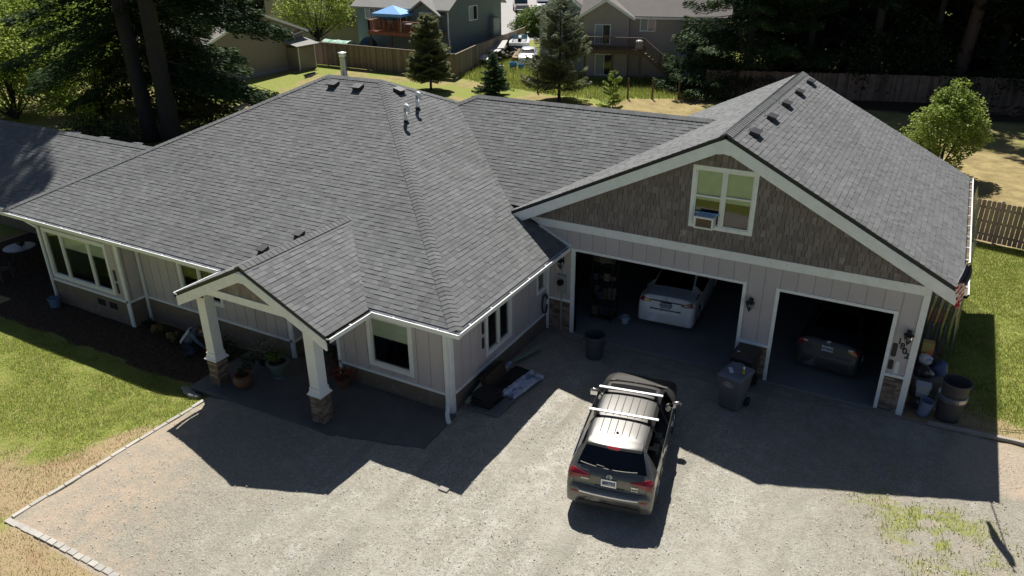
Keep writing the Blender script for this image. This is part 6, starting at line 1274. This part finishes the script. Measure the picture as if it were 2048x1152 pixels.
# ---------------------------------------------------------------- fences and posts
def fence(name, label, pts, h, m, bw=.14, gap=.006, post=2.4, seed=1, dog=False, cap=False, th=.02, side=1):
    t = thing(name, label, 'fence', (pts[0][0], pts[0][1], 0)); o = Vector((pts[0][0], pts[0][1], 0)); rg = random.Random(seed); B = MB(); Rl = MB()
    for (x0, y0), (x1, y1) in zip(pts[:-1], pts[1:]):
        a, b = Vector((x0, y0, 0))-o, Vector((x1, y1, 0))-o; L_ = (b-a).length; d = (b-a)/L_; s_ = Vector((-d.y, d.x, 0)); n = int(L_/(bw+gap))
        for i in range(n):
            p, q = a+d*i*(bw+gap), a+d*(i*(bw+gap)+bw); hh_ = h+rg.uniform(-.015, .015); tn = rg.random(); dz = rg.uniform(-.004, .004)
            P = [p+s_*dz, q+s_*dz]
            if dog: c = [P[0], P[1], P[1]+Vector((0, 0, hh_-.04)), P[1]-d*.035+Vector((0, 0, hh_)), P[0]+d*.035+Vector((0, 0, hh_)), P[0]+Vector((0, 0, hh_-.04))]
            else: c = [P[0], P[1], P[1]+Vector((0, 0, hh_)), P[0]+Vector((0, 0, hh_))]
            B.prism([tuple(v+Vector((0, 0, .03))) for v in c], tuple(s_*th), tn)
        for z in (.3, h*.5, h-.25): Rl.beam(a+s_*.045+Vector((0, 0, z)), b+s_*.045+Vector((0, 0, z)), .04, .09)
        if cap: Rl.beam(a+Vector((0, 0, h+.03)), b+Vector((0, 0, h+.03)), .14, .035)
        for i in range(int(L_/post)+1):
            p = a+d*min(L_, i*post); q = MB(); q.box(p.x+s_.x*.09-.045, p.x+s_.x*.09+.045, p.y+s_.y*.09-.045, p.y+s_.y*.09+.045, 0, h+.08); q.build('post', m, t)
    bo = B.build('fence_boards', m, t); Rl.build('rail', m, t); return t
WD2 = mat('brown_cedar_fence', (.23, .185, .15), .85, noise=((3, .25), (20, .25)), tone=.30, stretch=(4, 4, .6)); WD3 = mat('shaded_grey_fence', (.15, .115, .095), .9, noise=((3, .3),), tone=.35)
fence('cedar_fence', 'brown board fence with post caps below the red deck house', [(-46.5, 36.35), (-27.3, 35.35)], 2.0, WD2, cap=True)
fence('cedar_fence', 'brown board fence running back beside the parked boat', [(-27.3, 35.35), (-28.7, 41), (-31.2, 55)], 1.92, WD2, cap=True, seed=2)
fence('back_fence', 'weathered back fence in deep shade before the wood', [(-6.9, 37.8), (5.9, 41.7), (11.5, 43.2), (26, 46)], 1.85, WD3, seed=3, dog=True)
fence('side_fence', 'gapped grey brown fence across the right side lawn', [(9.0, 15.0), (17.5, 12.9)], 1.62, mat('brown_grey_side_fence', (.25, .205, .165), .85, noise=((3, .2), (25, .2)), tone=.25, stretch=(4, 4, .6)), bw=.15, gap=.020, seed=4, dog=True)
fence('side_fence', 'low reddish fence at the left frame edge behind the wing', [(-66, 5.5), (-46, 8.2)], 1.7, mat('red_brown_fence', (.22, .10, .06), .85, tone=.3), seed=5)
for i, (x, y, h_, lb) in enumerate(((-24.4, 36.0, 1.45, 'leftmost bare fence post, behind the small spruce'), (-18.6, 33.5, 1.6, 'bare fence post left of the loose pine'), (-11.57, 34.2, 1.5, 'bare fence post just right of the lime sapling'), (-10.0, 35.0, 1.5, 'middle bare fence post of the right three'), (-8.28, 35.8, 1.55, 'bare fence post nearest the dark firs'))):
    m = MB(); m.tube([(0, 0, -.1), (.01, 0, h_-.03)], .065, 9); m.tube([(.01, 0, h_-.03), (.01, 0, h_)], [.065, .05], 9); o = m.build('fence_post', mat('brown_wood_post', (.13, .085, .055), .9, noise=((6, .3),))); o.location = (x, y, 0); tag(o, lb, 'post', 'bare posts along the rear boundary')
# ---------------------------------------------------------------- neighbours
LAPG = mat('grey_green_lap_siding', (.19, .235, .23), .8, noise=((2, .06),)); LAPT = mat('taupe_lap_siding', (.40, .36, .335), .8, noise=((2, .06),)); LAPC = mat('cream_lap_siding', (.52, .49, .40), .8, noise=((2, .06),)); LAPB = mat('brown_lap_siding', (.30, .255, .225), .8, noise=((2, .06),)); LAPGY = mat('blue_grey_siding', (.36, .41, .45), .8)
RFN = mat('weathered_grey_shingle', (.29, .285, .275), .9, noise=((.6, .12), (12, .2), (50, .2)), bump=(40, .6, .02)); RFB = mat('brown_grey_shingle', (.20, .185, .17), .9, noise=((.6, .12), (12, .2), (50, .2)), bump=(40, .6, .02))
REDW = mat('red_stained_deck', (.33, .115, .055), .7, noise=((4, .2),), tone=.2); DKW = mat('weathered_deck_wood', (.11, .08, .055), .85, noise=((4, .25),), tone=.2)
def lap(mb, f, rects, h=.16):
    for u0, u1, v0, v1 in rects:
        v = v0
        while v < v1-.01: w_ = min(h, v1-v); mb.hexa([f.p(u0, v, .022), f.p(u1, v, .022), f.p(u1, v, 0), f.p(u0, v, 0), f.p(u0, v+w_, .004), f.p(u1, v+w_, .004), f.p(u1, v+w_, 0), f.p(u0, v+w_, 0)]); v += h
def lapgable(mb, f, u0, u1, v0, slope_l, slope_r, apex_u, h=.16):
    v = v0; hl = lambda vv: apex_u-(apex_u-u0)*(1-(vv-v0)/slope_l); hr = lambda vv: apex_u+(u1-apex_u)*(1-(vv-v0)/slope_l)
    while v < v0+slope_l-.02:
        w_ = min(h, v0+slope_l-v); a, b, c, d = hl(v), hr(v), hr(v+w_), hl(v+w_)
        mb.hexa([f.p(a, v, .022), f.p(b, v, .022), f.p(b, v, -.1), f.p(a, v, -.1), f.p(d, v+w_, .004), f.p(c, v+w_, .004), f.p(c, v+w_, -.1), f.p(d, v+w_, -.1)]); v += h
def nwin(f, u0, u1, v0, v1, root, mull=True, tw=.07):
    q = MB(); q.pbox(f, u0, u1, v1-tw, v1, 0, .06); q.pbox(f, u0, u1, v0, v0+tw, 0, .06); q.pbox(f, u0, u0+tw, v0+tw, v1-tw, 0, .06); q.pbox(f, u1-tw, u1, v0+tw, v1-tw, 0, .06)
    if mull: q.pbox(f, (u0+u1)/2-.03, (u0+u1)/2+.03, v0+tw, v1-tw, 0, .05)
    w_ = q.build('window', WHITE, root); p = MB(); p.pbox(f, u0+tw, u1-tw, v0+tw, v1-tw, .01, .03); p.build('pane', mat('dark_window_pane', (.03, .035, .04), .06, spec=1.), w_)
    if mull: p = MB(); p.pbox(f, u0+tw+.02, (u0+u1)/2-.06, v0+tw, v1-tw, .031, .034); p.build('curtain', mat('pale_curtain', (.36, .42, .42), .7), w_)
    return w_
def gable_roof(m, root, x0, x1, y0, y1, ze, zr, axis='x', oh=.35, th=.14, name='roof'):
    q = MB()
    if axis == 'x':
        ym = (y0+y1)/2; s_ = (zr-ze)/((y1-y0)/2); a, b = x0-oh, x1+oh
        q.prism([(a, y0-oh, ze-s_*oh), (b, y0-oh, ze-s_*oh), (b, ym, zr), (a, ym, zr)], (0, 0, th)); q.prism([(a, ym, zr), (b, ym, zr), (b, y1+oh, ze-s_*oh), (a, y1+oh, ze-s_*oh)], (0, 0, th))
    else:
        xm = (x0+x1)/2; s_ = (zr-ze)/((x1-x0)/2); a, b = y0-oh, y1+oh
        q.prism([(x0-oh, a, ze-s_*oh), (xm, a, zr), (xm, b, zr), (x0-oh, b, ze-s_*oh)], (0, 0, th)); q.prism([(xm, a, zr), (x1+oh, a, ze-s_*oh), (x1+oh, b, ze-s_*oh), (xm, b, zr)], (0, 0, th))
    return q.build(name, m, root)
def rails(root, a, b, z, m, h=.95, step=.13, name='railing'):
    a, b = Vector((*a, z)), Vector((*b, z)) if len(b) == 2 else Vector(b); L_ = (b-a).length; q = MB(); n = int(L_/step); up = Vector((0, 0, 1))
    for i in range(n+1): p = a+(b-a)*i/n; q.beam(p+up*.08, p+up*(h-.05), .035, .035, up=(0, 1, 0))
    q.beam(a+up*h, b+up*h, .13, .04); q.beam(a+up*.08, b+up*.08, .05, .05)
    for i in range(int(L_/1.7)+1): p = a+(b-a)*min(1, i*1.7/L_); q.box(p.x-.05, p.x+.05, p.y-.05, p.y+.05, p.z-.1, p.z+h)
    return q.build(name, m, root)
# grey green house with the red deck
G = thing('neighbour_house', 'dark grey green two storey house with a red stained deck', 'house'); q = MB(); f1 = PF((0, 40.6, 0), (1, 0, 0), (0, -1, 0)); f2 = PF((-31.2, 0, 0), (0, 1, 0), (1, 0, 0)); q.box(-41.5, -31.2, 40.6, 50, 0, 4.95); lap(q, f1, [(-41.5, -31.2, .3, 4.9)]); lap(q, f2, [(40.6, 50, .3, 4.9)]); lapgable(q, f2, 40.6, 50, 4.9, 2.9, 2.9, 45.3); q.build('wall', LAPG, G)
q = MB(); f3 = PF((0, 40.2, 0), (1, 0, 0), (0, -1, 0)); q.box(-35.0, -31.9, 40.2, 40.7, 2.6, 4.4); lapgable(q, f3, -35.0, -31.9, 4.4, 1.0, 1.0, -33.45); q.build('gable_wall', LAPG, G)
gable_roof(RFN, G, -41.5, -31.2, 40.6, 50, 4.95, 7.9, 'x', .4); gable_roof(RFN, G, -35.1, -31.8, 40.0, 44.5, 4.45, 5.5, 'y', .3, name='gable_roof')
for a, b, c, d in ((-40.5, -39.3, 3.75, 4.75), ): nwin(f1, a, b, c, d, G)
nwin(f1, -36.7, -35.7, 3.6, 4.5, G, False); nwin(f3, -34.0, -32.6, 2.9, 4.6, G); nwin(f2, 44.0, 45.5, 3.6, 4.9, G); q = MB(); q.box(-31.2, -30.6, 47.4, 48.6, 1.9, 3.6); q.build('bay_box', LAPG, G); q = MB(); q.box(-30.6, -30.56, 47.45, 48.55, 1.95, 3.5); q.build('bay_panel', mat('pale_panel', (.3, .32, .32), .7), G)
q = MB(); q.beam((-31.15, 40.5, 4.85), (-31.15, 40.5, 2.4), .09, .09); q.beam((-31.05, 40.45, 2.4), (-31.05, 40.45, 0), .09, .09); q.build('downspout', WHITE, G)
q = MB(); [q.box(-38.4, -31.3, 38.3+i*.15, 38.44+i*.15, 2.96, 3.0, random.random()) for i in range(15)]; q.box(-38.4, -31.3, 38.25, 38.3, 2.7, 3.0); q.box(-38.45, -38.4, 38.25, 40.55, 2.7, 3.0); q.build('deck_floor', REDW, G)
rails(G, (-38.35, 38.35), (-31.4, 38.35), 2.98, REDW, name='deck_railing'); rails(G, (-38.35, 38.35), (-38.35, 40.5), 2.98, REDW, name='deck_railing')
for x in (-38.2, -35.9, -33.6, -31.5): q = MB(); q.box(x-.07, x+.07, 38.3, 38.44, 0, 2.7); q.build('deck_post', DKW, G)
CN = thing('canopy', 'bright blue pop up canopy standing on the red deck', 'canopy', (-36.3, 39.4, 3.0)); q = MB(); BLU = mat('blue_canopy_fabric', (.16, .42, .85), .6)
for a, b, c, d in ((-1.6, -1.1, 1.6, -1.1), (1.6, -1.1, 1.6, 1.1), (1.6, 1.1, -1.6, 1.1), (-1.6, 1.1, -1.6, -1.1)): q.prism([(a, b, 1.5), (c, d, 1.5), (0, 0, 2.15)], (0, 0, .02)); q.prism([(a, b, 1.3), (c, d, 1.3), (c, d, 1.5), (a, b, 1.5)], (0, 0, .001)) if False else q.hexa([(a, b, 1.28), (c, d, 1.28), (c*.98, d*.98, 1.28), (a*.98, b*.98, 1.28), (a, b, 1.51), (c, d, 1.51), (c*.98, d*.98, 1.51), (a*.98, b*.98, 1.51)])
q.build('canopy_top', BLU, CN)
for a in (-1.55, 1.55):
    for b in (-1.05, 1.05): q = MB(); q.tube([(a, b, 0), (a, b, 1.4)], .02, 6); q.build('canopy_leg', ALU, CN)
for i, (x, y, lb, c, nm) in enumerate(((-36.2, 38.75, 'pale round barbecue under the blue canopy', (.35, .36, .38), 'barbecue'), (-34.4, 38.8, 'white patio table at the gable end of the red deck', (.6, .6, .6), 'patio_table'), (-37.6, 40.1, 'dark storage bench at the left end of the red deck', (.05, .05, .06), 'bench'))):
    m = MB()
    if i == 0: m.blob((0, 0, .85), (.3, .3, .24), 12, 8, 0); [m.tube([(.2*math.cos(a), .2*math.sin(a), .7), (.3*math.cos(a), .3*math.sin(a), 0)], .02, 5) for a in (0, 2.1, 4.2)]
    elif i == 1: m.box(-.6, .6, -.35, .35, .7, .74); [m.box(a-.03, a+.03, b-.03, b+.03, 0, .7) for a in (-.55, .55) for b in (-.3, .3)]
    else: m.box(-.6, .6, -.25, .25, 0, .45); m.box(-.6, .6, .2, .27, .45, .8)
    o = m.build(nm, mat('deckthing%d' % i, c, .5)); o.location = (x, y, 3.0); tag(o, lb, nm.replace('_', ' '))
# tunnel and tank below the deck
T_ = thing('garden_tunnel', 'pale green rounded plastic garden tunnel behind the brown fence', 'greenhouse', (-42.2, 38.4, 0)); q = MB(); prof = [(math.cos(a)*1.0, 1.0+math.sin(a)*.95) for a in np.linspace(-.25, math.pi+.25, 15)]
for i in range(14): (a, b), (c, d) = prof[i], prof[i+1]; q.face([(-1.5, a, b), (1.5, a, b), (1.5, c, d), (-1.5, c, d)])
q.face([(1.5, a, b) for a, b in prof]); q.face([(-1.5, a, b) for a, b in prof][::-1]); q.build('tunnel_cover', mat('pale_green_film', (.38, .62, .50), .4, col2=(.12, .30, .20), mixn=(2.2, .52, .6)), T_, smooth=False)
for x in (-1.5, 0, 1.5): q = MB(); q.tube([(x, a*1.01, b*1.01) for a, b in prof], .03, 5, cap=False); q.build('tunnel_hoop', WHITE, T_)
lump('water_tank', 'dark blue rounded tank between the green tunnel and the deck', 'tank', (-39.4, 39.3, 1.1), (1.0, .9, 1.2), mat('dark_blue_tank', (.03, .08, .12), .5), 7, jit=.02, n=20)
# taupe house with deck and stairs (turned 14 degrees)
K = thing('neighbour_house', 'taupe rear neighbour house with dark wooden deck and stairs', 'house', (-14.6, 42.0, .3), R_(14)); q = MB(); g1 = PF((0, 0, 0), (1, 0, 0), (0, -1, 0)); g2 = PF((0, -.55, 0), (1, 0, 0), (0, -1, 0)); g3 = PF((0, .9, 0), (1, 0, 0), (0, -1, 0))
q.box(-3.7, 7.4, 0, 8, -.7, 4.75); lap(q, g1, [(0, 7.4, -.3, 4.7)]); q.build('wall', LAPT, K); q = MB(); q.box(-3.75, -.05, -.55, .05, -.7, 4.6); lapgable(q, g2, -3.75, -.05, 4.6, 1.15, 1.15, -1.9); lap(q, g2, [(-3.75, -.05, -.3, 4.6)]); q.build('gable_wall', LAPT, K)
q = MB(); q.box(-7.7, -3.7, .9, 8, -.7, 4.75); lap(q, g3, [(-7.7, -3.7, -.3, 4.75)]); lapgable(q, g3, -7.7, -3.7, 4.75, 1.5, 1.5, -5.7); q.build('side_wing_wall', LAPGY, K)
gable_roof(RFB, K, -3.7, 7.4, 0, 8, 4.75, 7.4, 'x', .4); gable_roof(RFB, K, -3.9, .1, -.55, 4.5, 4.6, 5.85, 'y', .3, name='gable_roof'); gable_roof(RFB, K, -7.8, -3.6, .9, 8, 4.75, 6.35, 'y', .3, name='side_wing_roof')
for s_ in (-1, 1): q = MB(); a = Vector((-1.9, -.9, 5.83)); b = Vector((-1.9+s_*2.35, -.9, 4.42)); q.beam(a, b, .05, .2); q.build('barge_board', WHITE, K); q = MB(); q.beam((-5.7, .55, 6.30), (-5.7+s_*2.35, .55, 4.50), .05, .2); q.build('barge_board', WHITE, K)
q = MB(); q.box(0.1, 7.8, -.45, -.38, 4.42, 4.56); q.build('gutter', WHITE, K)
nwin(g2, -2.8, -1.5, 2.45, 4.0, K); nwin(g2, -2.7, -1.2, .0, 1.7, K); nwin(g1, .75, 2.0, 3.45, 4.5, K); nwin(g1, 4.55, 5.6, 3.5, 4.55, K); nwin(g1, 3.9, 5.2, .6, 2.0, K)
for x in (1.2, 4.6): q = MB(); q.tube([(x, 1.5, 5.5), (x, 1.5, 6.0)], .06, 8); q.build('vent_pipe', mat('grey_vent', (.35, .35, .35)), K)
q = MB(); [q.box(-3.4, 1.4, -2.6+i*.15, -2.47+i*.15, 2.28, 2.32, random.random()) for i in range(14)]; q.box(-3.4, 1.4, -2.65, -2.6, 2.0, 2.32); q.box(-3.4, 1.4, -.6, -.56, 2.0, 2.28); q.build('deck_floor', DKW, K)
rails(K, (-3.3, -2.55), (1.3, -2.55), 2.3, DKW, name='deck_railing'); rails(K, (-3.3, -2.55), (-3.3, -.6), 2.3, DKW, name='deck_railing')
for x in (-3.2, -1.0, 1.2): q = MB(); q.box(x-.08, x+.08, -2.6, -2.44, -.7, 2.0); q.build('deck_post', DKW, K)
q = MB()
for i in range(11): q.box(1.4+i*.27, 1.4+(i+1)*.27, -2.6, -1.6, 2.3-(i+1)*.21-.04, 2.3-(i+1)*.21)
for y in (-2.62, -1.6): q.beam((1.3, y, 2.15), (4.4, y, -.22), .05, .25)
q.build('stairs', DKW, K); rails(K, (1.4, -2.6), (4.4, -2.6, -.05), 2.3, DKW, name='stair_railing')
q = MB(); q.blob((1.0, -2.0, 3.15), (.35, .28, .2), 12, 8, 0); q.box(.7, 1.3, -2.2, -1.8, 2.3, 3.0); o = q.build('barbecue', mat('silver_barbecue', (.5, .5, .5), .4)); o.location = (-14.6, 42.0, 0); o.rotation_euler = (0, 0, R_(14)); tag(o, 'silver lidded barbecue on the dark wooden deck corner', 'barbecue')
lump('paddling_pool', 'bright pale blue pool cover seen through the fir boughs', 'pool', (-9.2, 42.6, .5), (1.6, 1.1, .25), mat('pale_blue_cover', (.45, .62, .85), .5), 8, jit=.02, n=18)
# cream house and brown outbuilding at the left
Cc = thing('neighbour_house', 'cream sided house half hidden by the round yellow green tree', 'house'); q = MB(); f4 = PF((0, 47, 0), (1, 0, 0), (0, -1, 0)); f5 = PF((-43.2, 0, 0), (0, 1, 0), (1, 0, 0)); q.box(-60, -43.2, 47, 56, 0, 5.3); lap(q, f4, [(-60, -43.2, .3, 5.3)]); lap(q, f5, [(47, 56, .3, 5.3)]); lapgable(q, f5, 47, 56, 5.3, 2.6, 2.6, 51.5); q.build('wall', LAPC, Cc); gable_roof(RFN, Cc, -60, -43.2, 47, 56, 5.3, 8.0, 'x'); nwin(f4, -46.4, -44.6, 1.6, 3.4, Cc); nwin(f4, -52, -50, 3.4, 4.7, Cc)
q = MB(); q.prism([(-49.5, 47, 3.0), (-46.9, 47, 3.0), (-46.9, 46.0, 2.6), (-49.5, 46.0, 2.6)], (0, 0, .1)); q.build('porch_roof', RFB, Cc)
D_ = thing('outbuilding', 'brown lap sided outbuilding with a small lean to closet', 'building'); q = MB(); f6 = PF((-43.3, 0, 0), (0, 1, 0), (1, 0, 0)); q.box(-56, -43.3, 24.0, 35.0, 0, 3.2); lap(q, f6, [(24.0, 35.0, .3, 3.2)]); lapgable(q, f6, 24, 35, 3.2, 1.9, 1.9, 29.5); q.build('wall', LAPB, D_)
q = MB(); q.box(-43.35, -43.2, 24.0, 35.0, 0, .32); q.build('foundation', mat('grey_blue_foundation', (.30, .31, .33), .85), D_); gable_roof(RFB, D_, -56, -43.3, 24, 35, 3.2, 5.1, 'x', .35); nwin(f6, 28.4, 28.9, 3.9, 4.35, D_, False, .04)
for s_ in (-1, 1): q = MB(); q.beam((-42.93, 29.5, 5.13), (-42.93, 29.5+s_*5.85, 3.10), .05, .20); q.build('barge_board', WHITE, D_)
q = MB(); q.box(-43.25, -41.9, 32.7, 34.8, 0, 1.95); lap(q, PF((-41.9, 0, 0), (0, 1, 0), (1, 0, 0)), [(32.7, 34.8, .1, 1.95)]); q.build('closet_wall', LAPB, D_)
q = MB(); q.prism([(-43.3, 32.3, 2.45), (-41.6, 32.3, 2.05), (-41.6, 35.2, 2.05), (-43.3, 35.2, 2.45)], (0, 0, .08)); q.build('closet_roof', RFN, D_)
for y in (32.72, 34.78): q = MB(); q.box(-41.93, -41.85, y-.04, y+.04, 0, 2.0); q.build('closet_trim', WHITE, D_)
q = MB(); q.tube([(-43.15, 34.8, 3.1), (-43.2, 33.7, 2.9), (-43.2, 33.7, 2.45)], .05, 6); q.build('downspout', WHITE, D_)
# street and the things parked on it
q = MB(); q.prism([(-42.5, 60, .012), (-30, 60, .012), (-26, 125, .012), (-85, 125, .012)], (0, 0, -.2)); tag(q.build('street', mat('pale_asphalt', (.34, .33, .315), .9, noise=((.5, .08), (10, .1)))), kind='structure')
def pickup(label, x, y, rz, col, seed):
    t = thing('pickup_truck', label, 'pickup truck', (x, y, .012), rz); pm = mat('truck_paint_%d' % seed, col, .35, coat=.8); q = MB()
    prof = [(0, .55), (0, 1.15), (1.75, 1.18), (1.80, 1.20), (2.05, 1.78), (3.55, 1.80), (4.05, 1.22), (5.35, 1.08), (5.5, .95), (5.52, .5)]
    q.prism([(-.95, a, b) for a, b in prof], (1.9, 0, 0)); q.build('body', pm, t, bevel=.05); q = MB(); q.box(-.82, .82, .12, 1.7, 1.0, 1.195); q.build('truck_bed', BLKMET, t)
    q = MB(); q.prism([(-.97, a, b) for a, b in ((2.0, 1.25), (2.12, 1.68), (3.5, 1.70), (3.88, 1.26))], (1.94, 0, 0)); q.hexa([(-.78, 3.60, 1.70), (.78, 3.60, 1.70), (.72, 3.5, 1.6), (-.72, 3.5, 1.6), (-.85, 4.06, 1.26), (.85, 4.06, 1.26), (.8, 3.9, 1.2), (-.8, 3.9, 1.2)]); q.hexa([(-.7, 1.86, 1.28), (.7, 1.86, 1.28), (.7, 2.0, 1.28), (-.7, 2.0, 1.28), (-.66, 2.02, 1.70), (.66, 2.02, 1.70), (.66, 2.2, 1.70), (-.66, 2.2, 1.70)]); q.build('windows', BLKGL, t)
    q = MB(); q.box(-.7, .7, 5.5, 5.56, .72, .98); q.build('grille', BLKGL, t)
    for s_ in (-1, 1):
        q = MB(); q.box(s_*.82-.12, s_*.82+.12, 5.48, 5.55, .78, .95); q.build('headlight', mat('clear_lens', (.7,)*3), t); q = MB(); q.box(s_*.88-.07, s_*.88+.07, -.03, .03, .75, 1.05); q.build('tail_light', REDL, t)
        for yy in (1.0, 4.55): q = MB(); q.tube([(s_*.80, yy, .40), (s_*.99, yy, .40)], .40, 18); w_ = q.build('wheel', RUBBER, t); q = MB(); q.tube([(s_*.98, yy, .40), (s_*1.0, yy, .40)], .22, 12); q.build('rim', ALU, w_)
    return t
pickup('dark teal pickup truck parked on the street, tail towards the camera', -48.0, 85.5, R_(34), (.05, .09, .10), 1); pickup('white pickup truck parked nose first beside the dark one', -47.7, 91.5, R_(208), (.75, .76, .78), 2)
def simplecar(label, x, y, rz, col, k=1.0, scale=1.):
    t = thing('parked_car', label, 'car', (x, y, .01), rz); c = Car(tabC, scale, t, (.95, 3.55), .315, .08); c.shell(cpaint('car_paint_%d' % int(col[0]*1000+col[2]*10), col, .3, 0), [('window', BLKGL, lambda yy, j, sd: (.84 < yy < 1.5 and j >= 13) or (2.97 < yy < 3.6 and j >= 13) or (7 <= j < 12 and 1.1 < yy < 3.25))])
    for sd in (1, -1):
        for wy in c.wheels: c.wheel(wy, sd, .76, .19)
    return t
simplecar('pale silver car behind the brown fence at the street', -39.6, 63.0, R_(75), (.70, .74, .76)); simplecar('pale car at the top edge on the street, right of the trucks', -41.0, 95.0, R_(100), (.2, .22, .25))
simplecar('old white car half hidden by the loose pine', -26.7, 47.4, R_(206), (.72, .73, .72))
# boat on its trailer
BT = thing('motor_boat', 'white and blue motor boat on a trailer beside the brown fence', 'boat', (-28.3, 48.3, .35), R_(26)); BW = mat('white_gelcoat', (.8, .81, .82), .3, coat=.5); BB = mat('navy_hull_band', (.02, .03, .09), .3)
secs = [(0, .98, .95), (1.5, 1.02, .98), (3.0, .98, 1.02), (4.2, .72, 1.08), (5.0, .30, 1.14), (5.4, .03, 1.18)]; q, b_, dk_ = MB(), MB(), MB()
for (y0, w0, h0), (y1, w1, h1) in zip(secs[:-1], secs[1:]):
    for s_ in (-1, 1):
        b_.face([(0, y0, .15), (0, y1, .2), (s_*w1*.85, y1, .45), (s_*w0*.85, y0, .42)]); b_.face([(s_*w0*.85, y0, .42), (s_*w1*.85, y1, .45), (s_*w1, y1, h1-.22), (s_*w0, y0, h0-.22)]); q.face([(s_*w0, y0, h0-.22), (s_*w1, y1, h1-.22), (s_*w1*.97, y1, h1), (s_*w0*.97, y0, h0)]); q.face([(s_*w0*.97, y0, h0), (s_*w1*.97, y1, h1), (s_*w1*.70, y1, h1+.01), (s_*w0*.70, y0, h0+.01)])
        q.face([(s_*w0*.70, y0, h0+.01), (s_*w1*.70, y1, h1+.01), (s_*w1*.68, y1, .60 if y1 < 4 else h1), (s_*w0*.68, y0, .60 if y0 < 4 else h0)])
q.face([(-.7, 0, .6), (.7, 0, .6), (.7, 3, .6), (-.7, 3, .6)]); q.box(-.95, .95, -.05, .35, .72, .97); q.box(-.70, .70, 3.1, 5.0, 1.0, 1.10); b_.face([(-.95, 0, .72), (.95, 0, .72), (.83, 0, .42), (0, 0, .15), (-.83, 0, .42)]); q.build('hull_top', BW, BT); b_.build('hull', BB, BT)
q = MB(); [q.box(a, a+.42, y, y+.4, .6, 1.0) for a in (-.6, .2) for y in (1.0, 2.1)]; q.build('boat_seat', BW, BT)
q = MB(); [q.hexa([(a, 2.7, 1.0), (a+.62, 2.7, 1.0), (a+.62, 2.74, 1.0), (a, 2.74, 1.0), (a+.03, 3.0, 1.38), (a+.59, 3.0, 1.38), (a+.59, 3.03, 1.38), (a+.03, 3.03, 1.38)]) for a in (-.75, .13)]; q.build('windscreen', mat('teal_tinted_screen', (.12, .25, .27), .1), BT)
q = MB(); q.box(-.9, .9, -.1, 0, -.05, .05); q.beam((-.6, 0, .05), (-.5, 5.6, .05), .08, .1); q.beam((.6, 0, .05), (.5, 5.6, .05), .08, .1); q.build('trailer', GAL, BT)
for s_ in (-1, 1): q = MB(); q.tube([(s_*.95, 1.6, -.05), (s_*1.12, 1.6, -.05)], .30, 14); q.build('wheel', RUBBER, BT)
# scrap pile, bins
WH = mat('dirty_white_metal', (.55, .56, .55), .6, noise=((4, .15),))
for i, (c, s_, r, lb, nm, m_) in enumerate((((-29.35, 46.0, 1.35), (1.7, 2.0, .06), (R_(14), R_(-6), .3), 'grey corrugated sheet roof over the scrap pile', 'metal_sheet', mat('grey_corrugated', (.33, .33, .31), .6, noise=((14, .3),), stretch=(8, .5, .5))),
        ((-29.1, 44.5, 1.05), (1.7, .8, .08), (R_(6), 0, .1), 'white panel lying across the scrap pile', 'metal_panel', WH), ((-28.9, 42.4, .75), (1.7, 1.2, .12), (R_(10), R_(5), .2), 'white truck bonnet at the near end of the scrap pile', 'bonnet', WH), ((-26.2, 41.2, .25), (.5, .35, .25), (0, 0, .4), 'small white box in the tall grass', 'box', WH))):
    m = MB(); m.obox((0, 0, 0), s_, (0, 0, 0))
    if i == 2: m.obox((-.45, -.2, .10), (.3, .3, .1)); m.obox((.1, -.2, .10), (.3, .3, .1))
    o = m.build({'metal_panel': 'white_sheet', 'metal_sheet': 'corrugated_sheet'}.get(nm, nm), m_, bevel=.03); o.location = c; o.rotation_euler = r; tag(o, lb, nm.replace('_', ' '))
m = MB(); rg = random.Random(6)
for k_ in range(46): p = Vector((rg.uniform(-30.2, -27.6), rg.uniform(42, 47.5), rg.uniform(.1, 1.0))); a = rg.uniform(0, 3.1); m.obox(p, (rg.uniform(.15, .9), rg.uniform(.1, .5), rg.uniform(.05, .4)), (rg.uniform(-.4, .4), rg.uniform(-.4, .4), a))
tag(m.build('scrap_heap', mat('mixed_dark_scrap', (.09, .08, .07), .9, noise=((2, .5),))), 'dark jumbled scrap heap under the white panels', 'scrap', kind='stuff')
m = MB(); m.obox((0, 0, .4), (.5, 1.6, .5), (.2, .1, .3)); m.obox((.1, .2, .8), (.3, 1.2, .1), (.4, .1, .2)); o = m.build('lumber_stack', mat('tan_lumber', (.30, .21, .12), .85)); o.location = (-27.2, 45.8, 0); tag(o, 'tan lumber stack between the scrap pile and the boat', 'lumber')
BLB = mat('sky_blue_bin', (.05, .25, .55), .5)
can('bin', -25.2, 41.6, 0, .34, .66, BLB, 'larger sky blue tub in the tall grass', cat='tub'); can('bin', -24.5, 41.8, 0, .28, .52, BLB, 'smaller sky blue tub beside the larger one', cat='tub'); can('bucket', -24.75, 41.1, 0, .17, .3, mat('yellow_bucket', (.55, .33, .03), .5), 'yellow bucket in front of the sky blue tubs', cat='bucket')
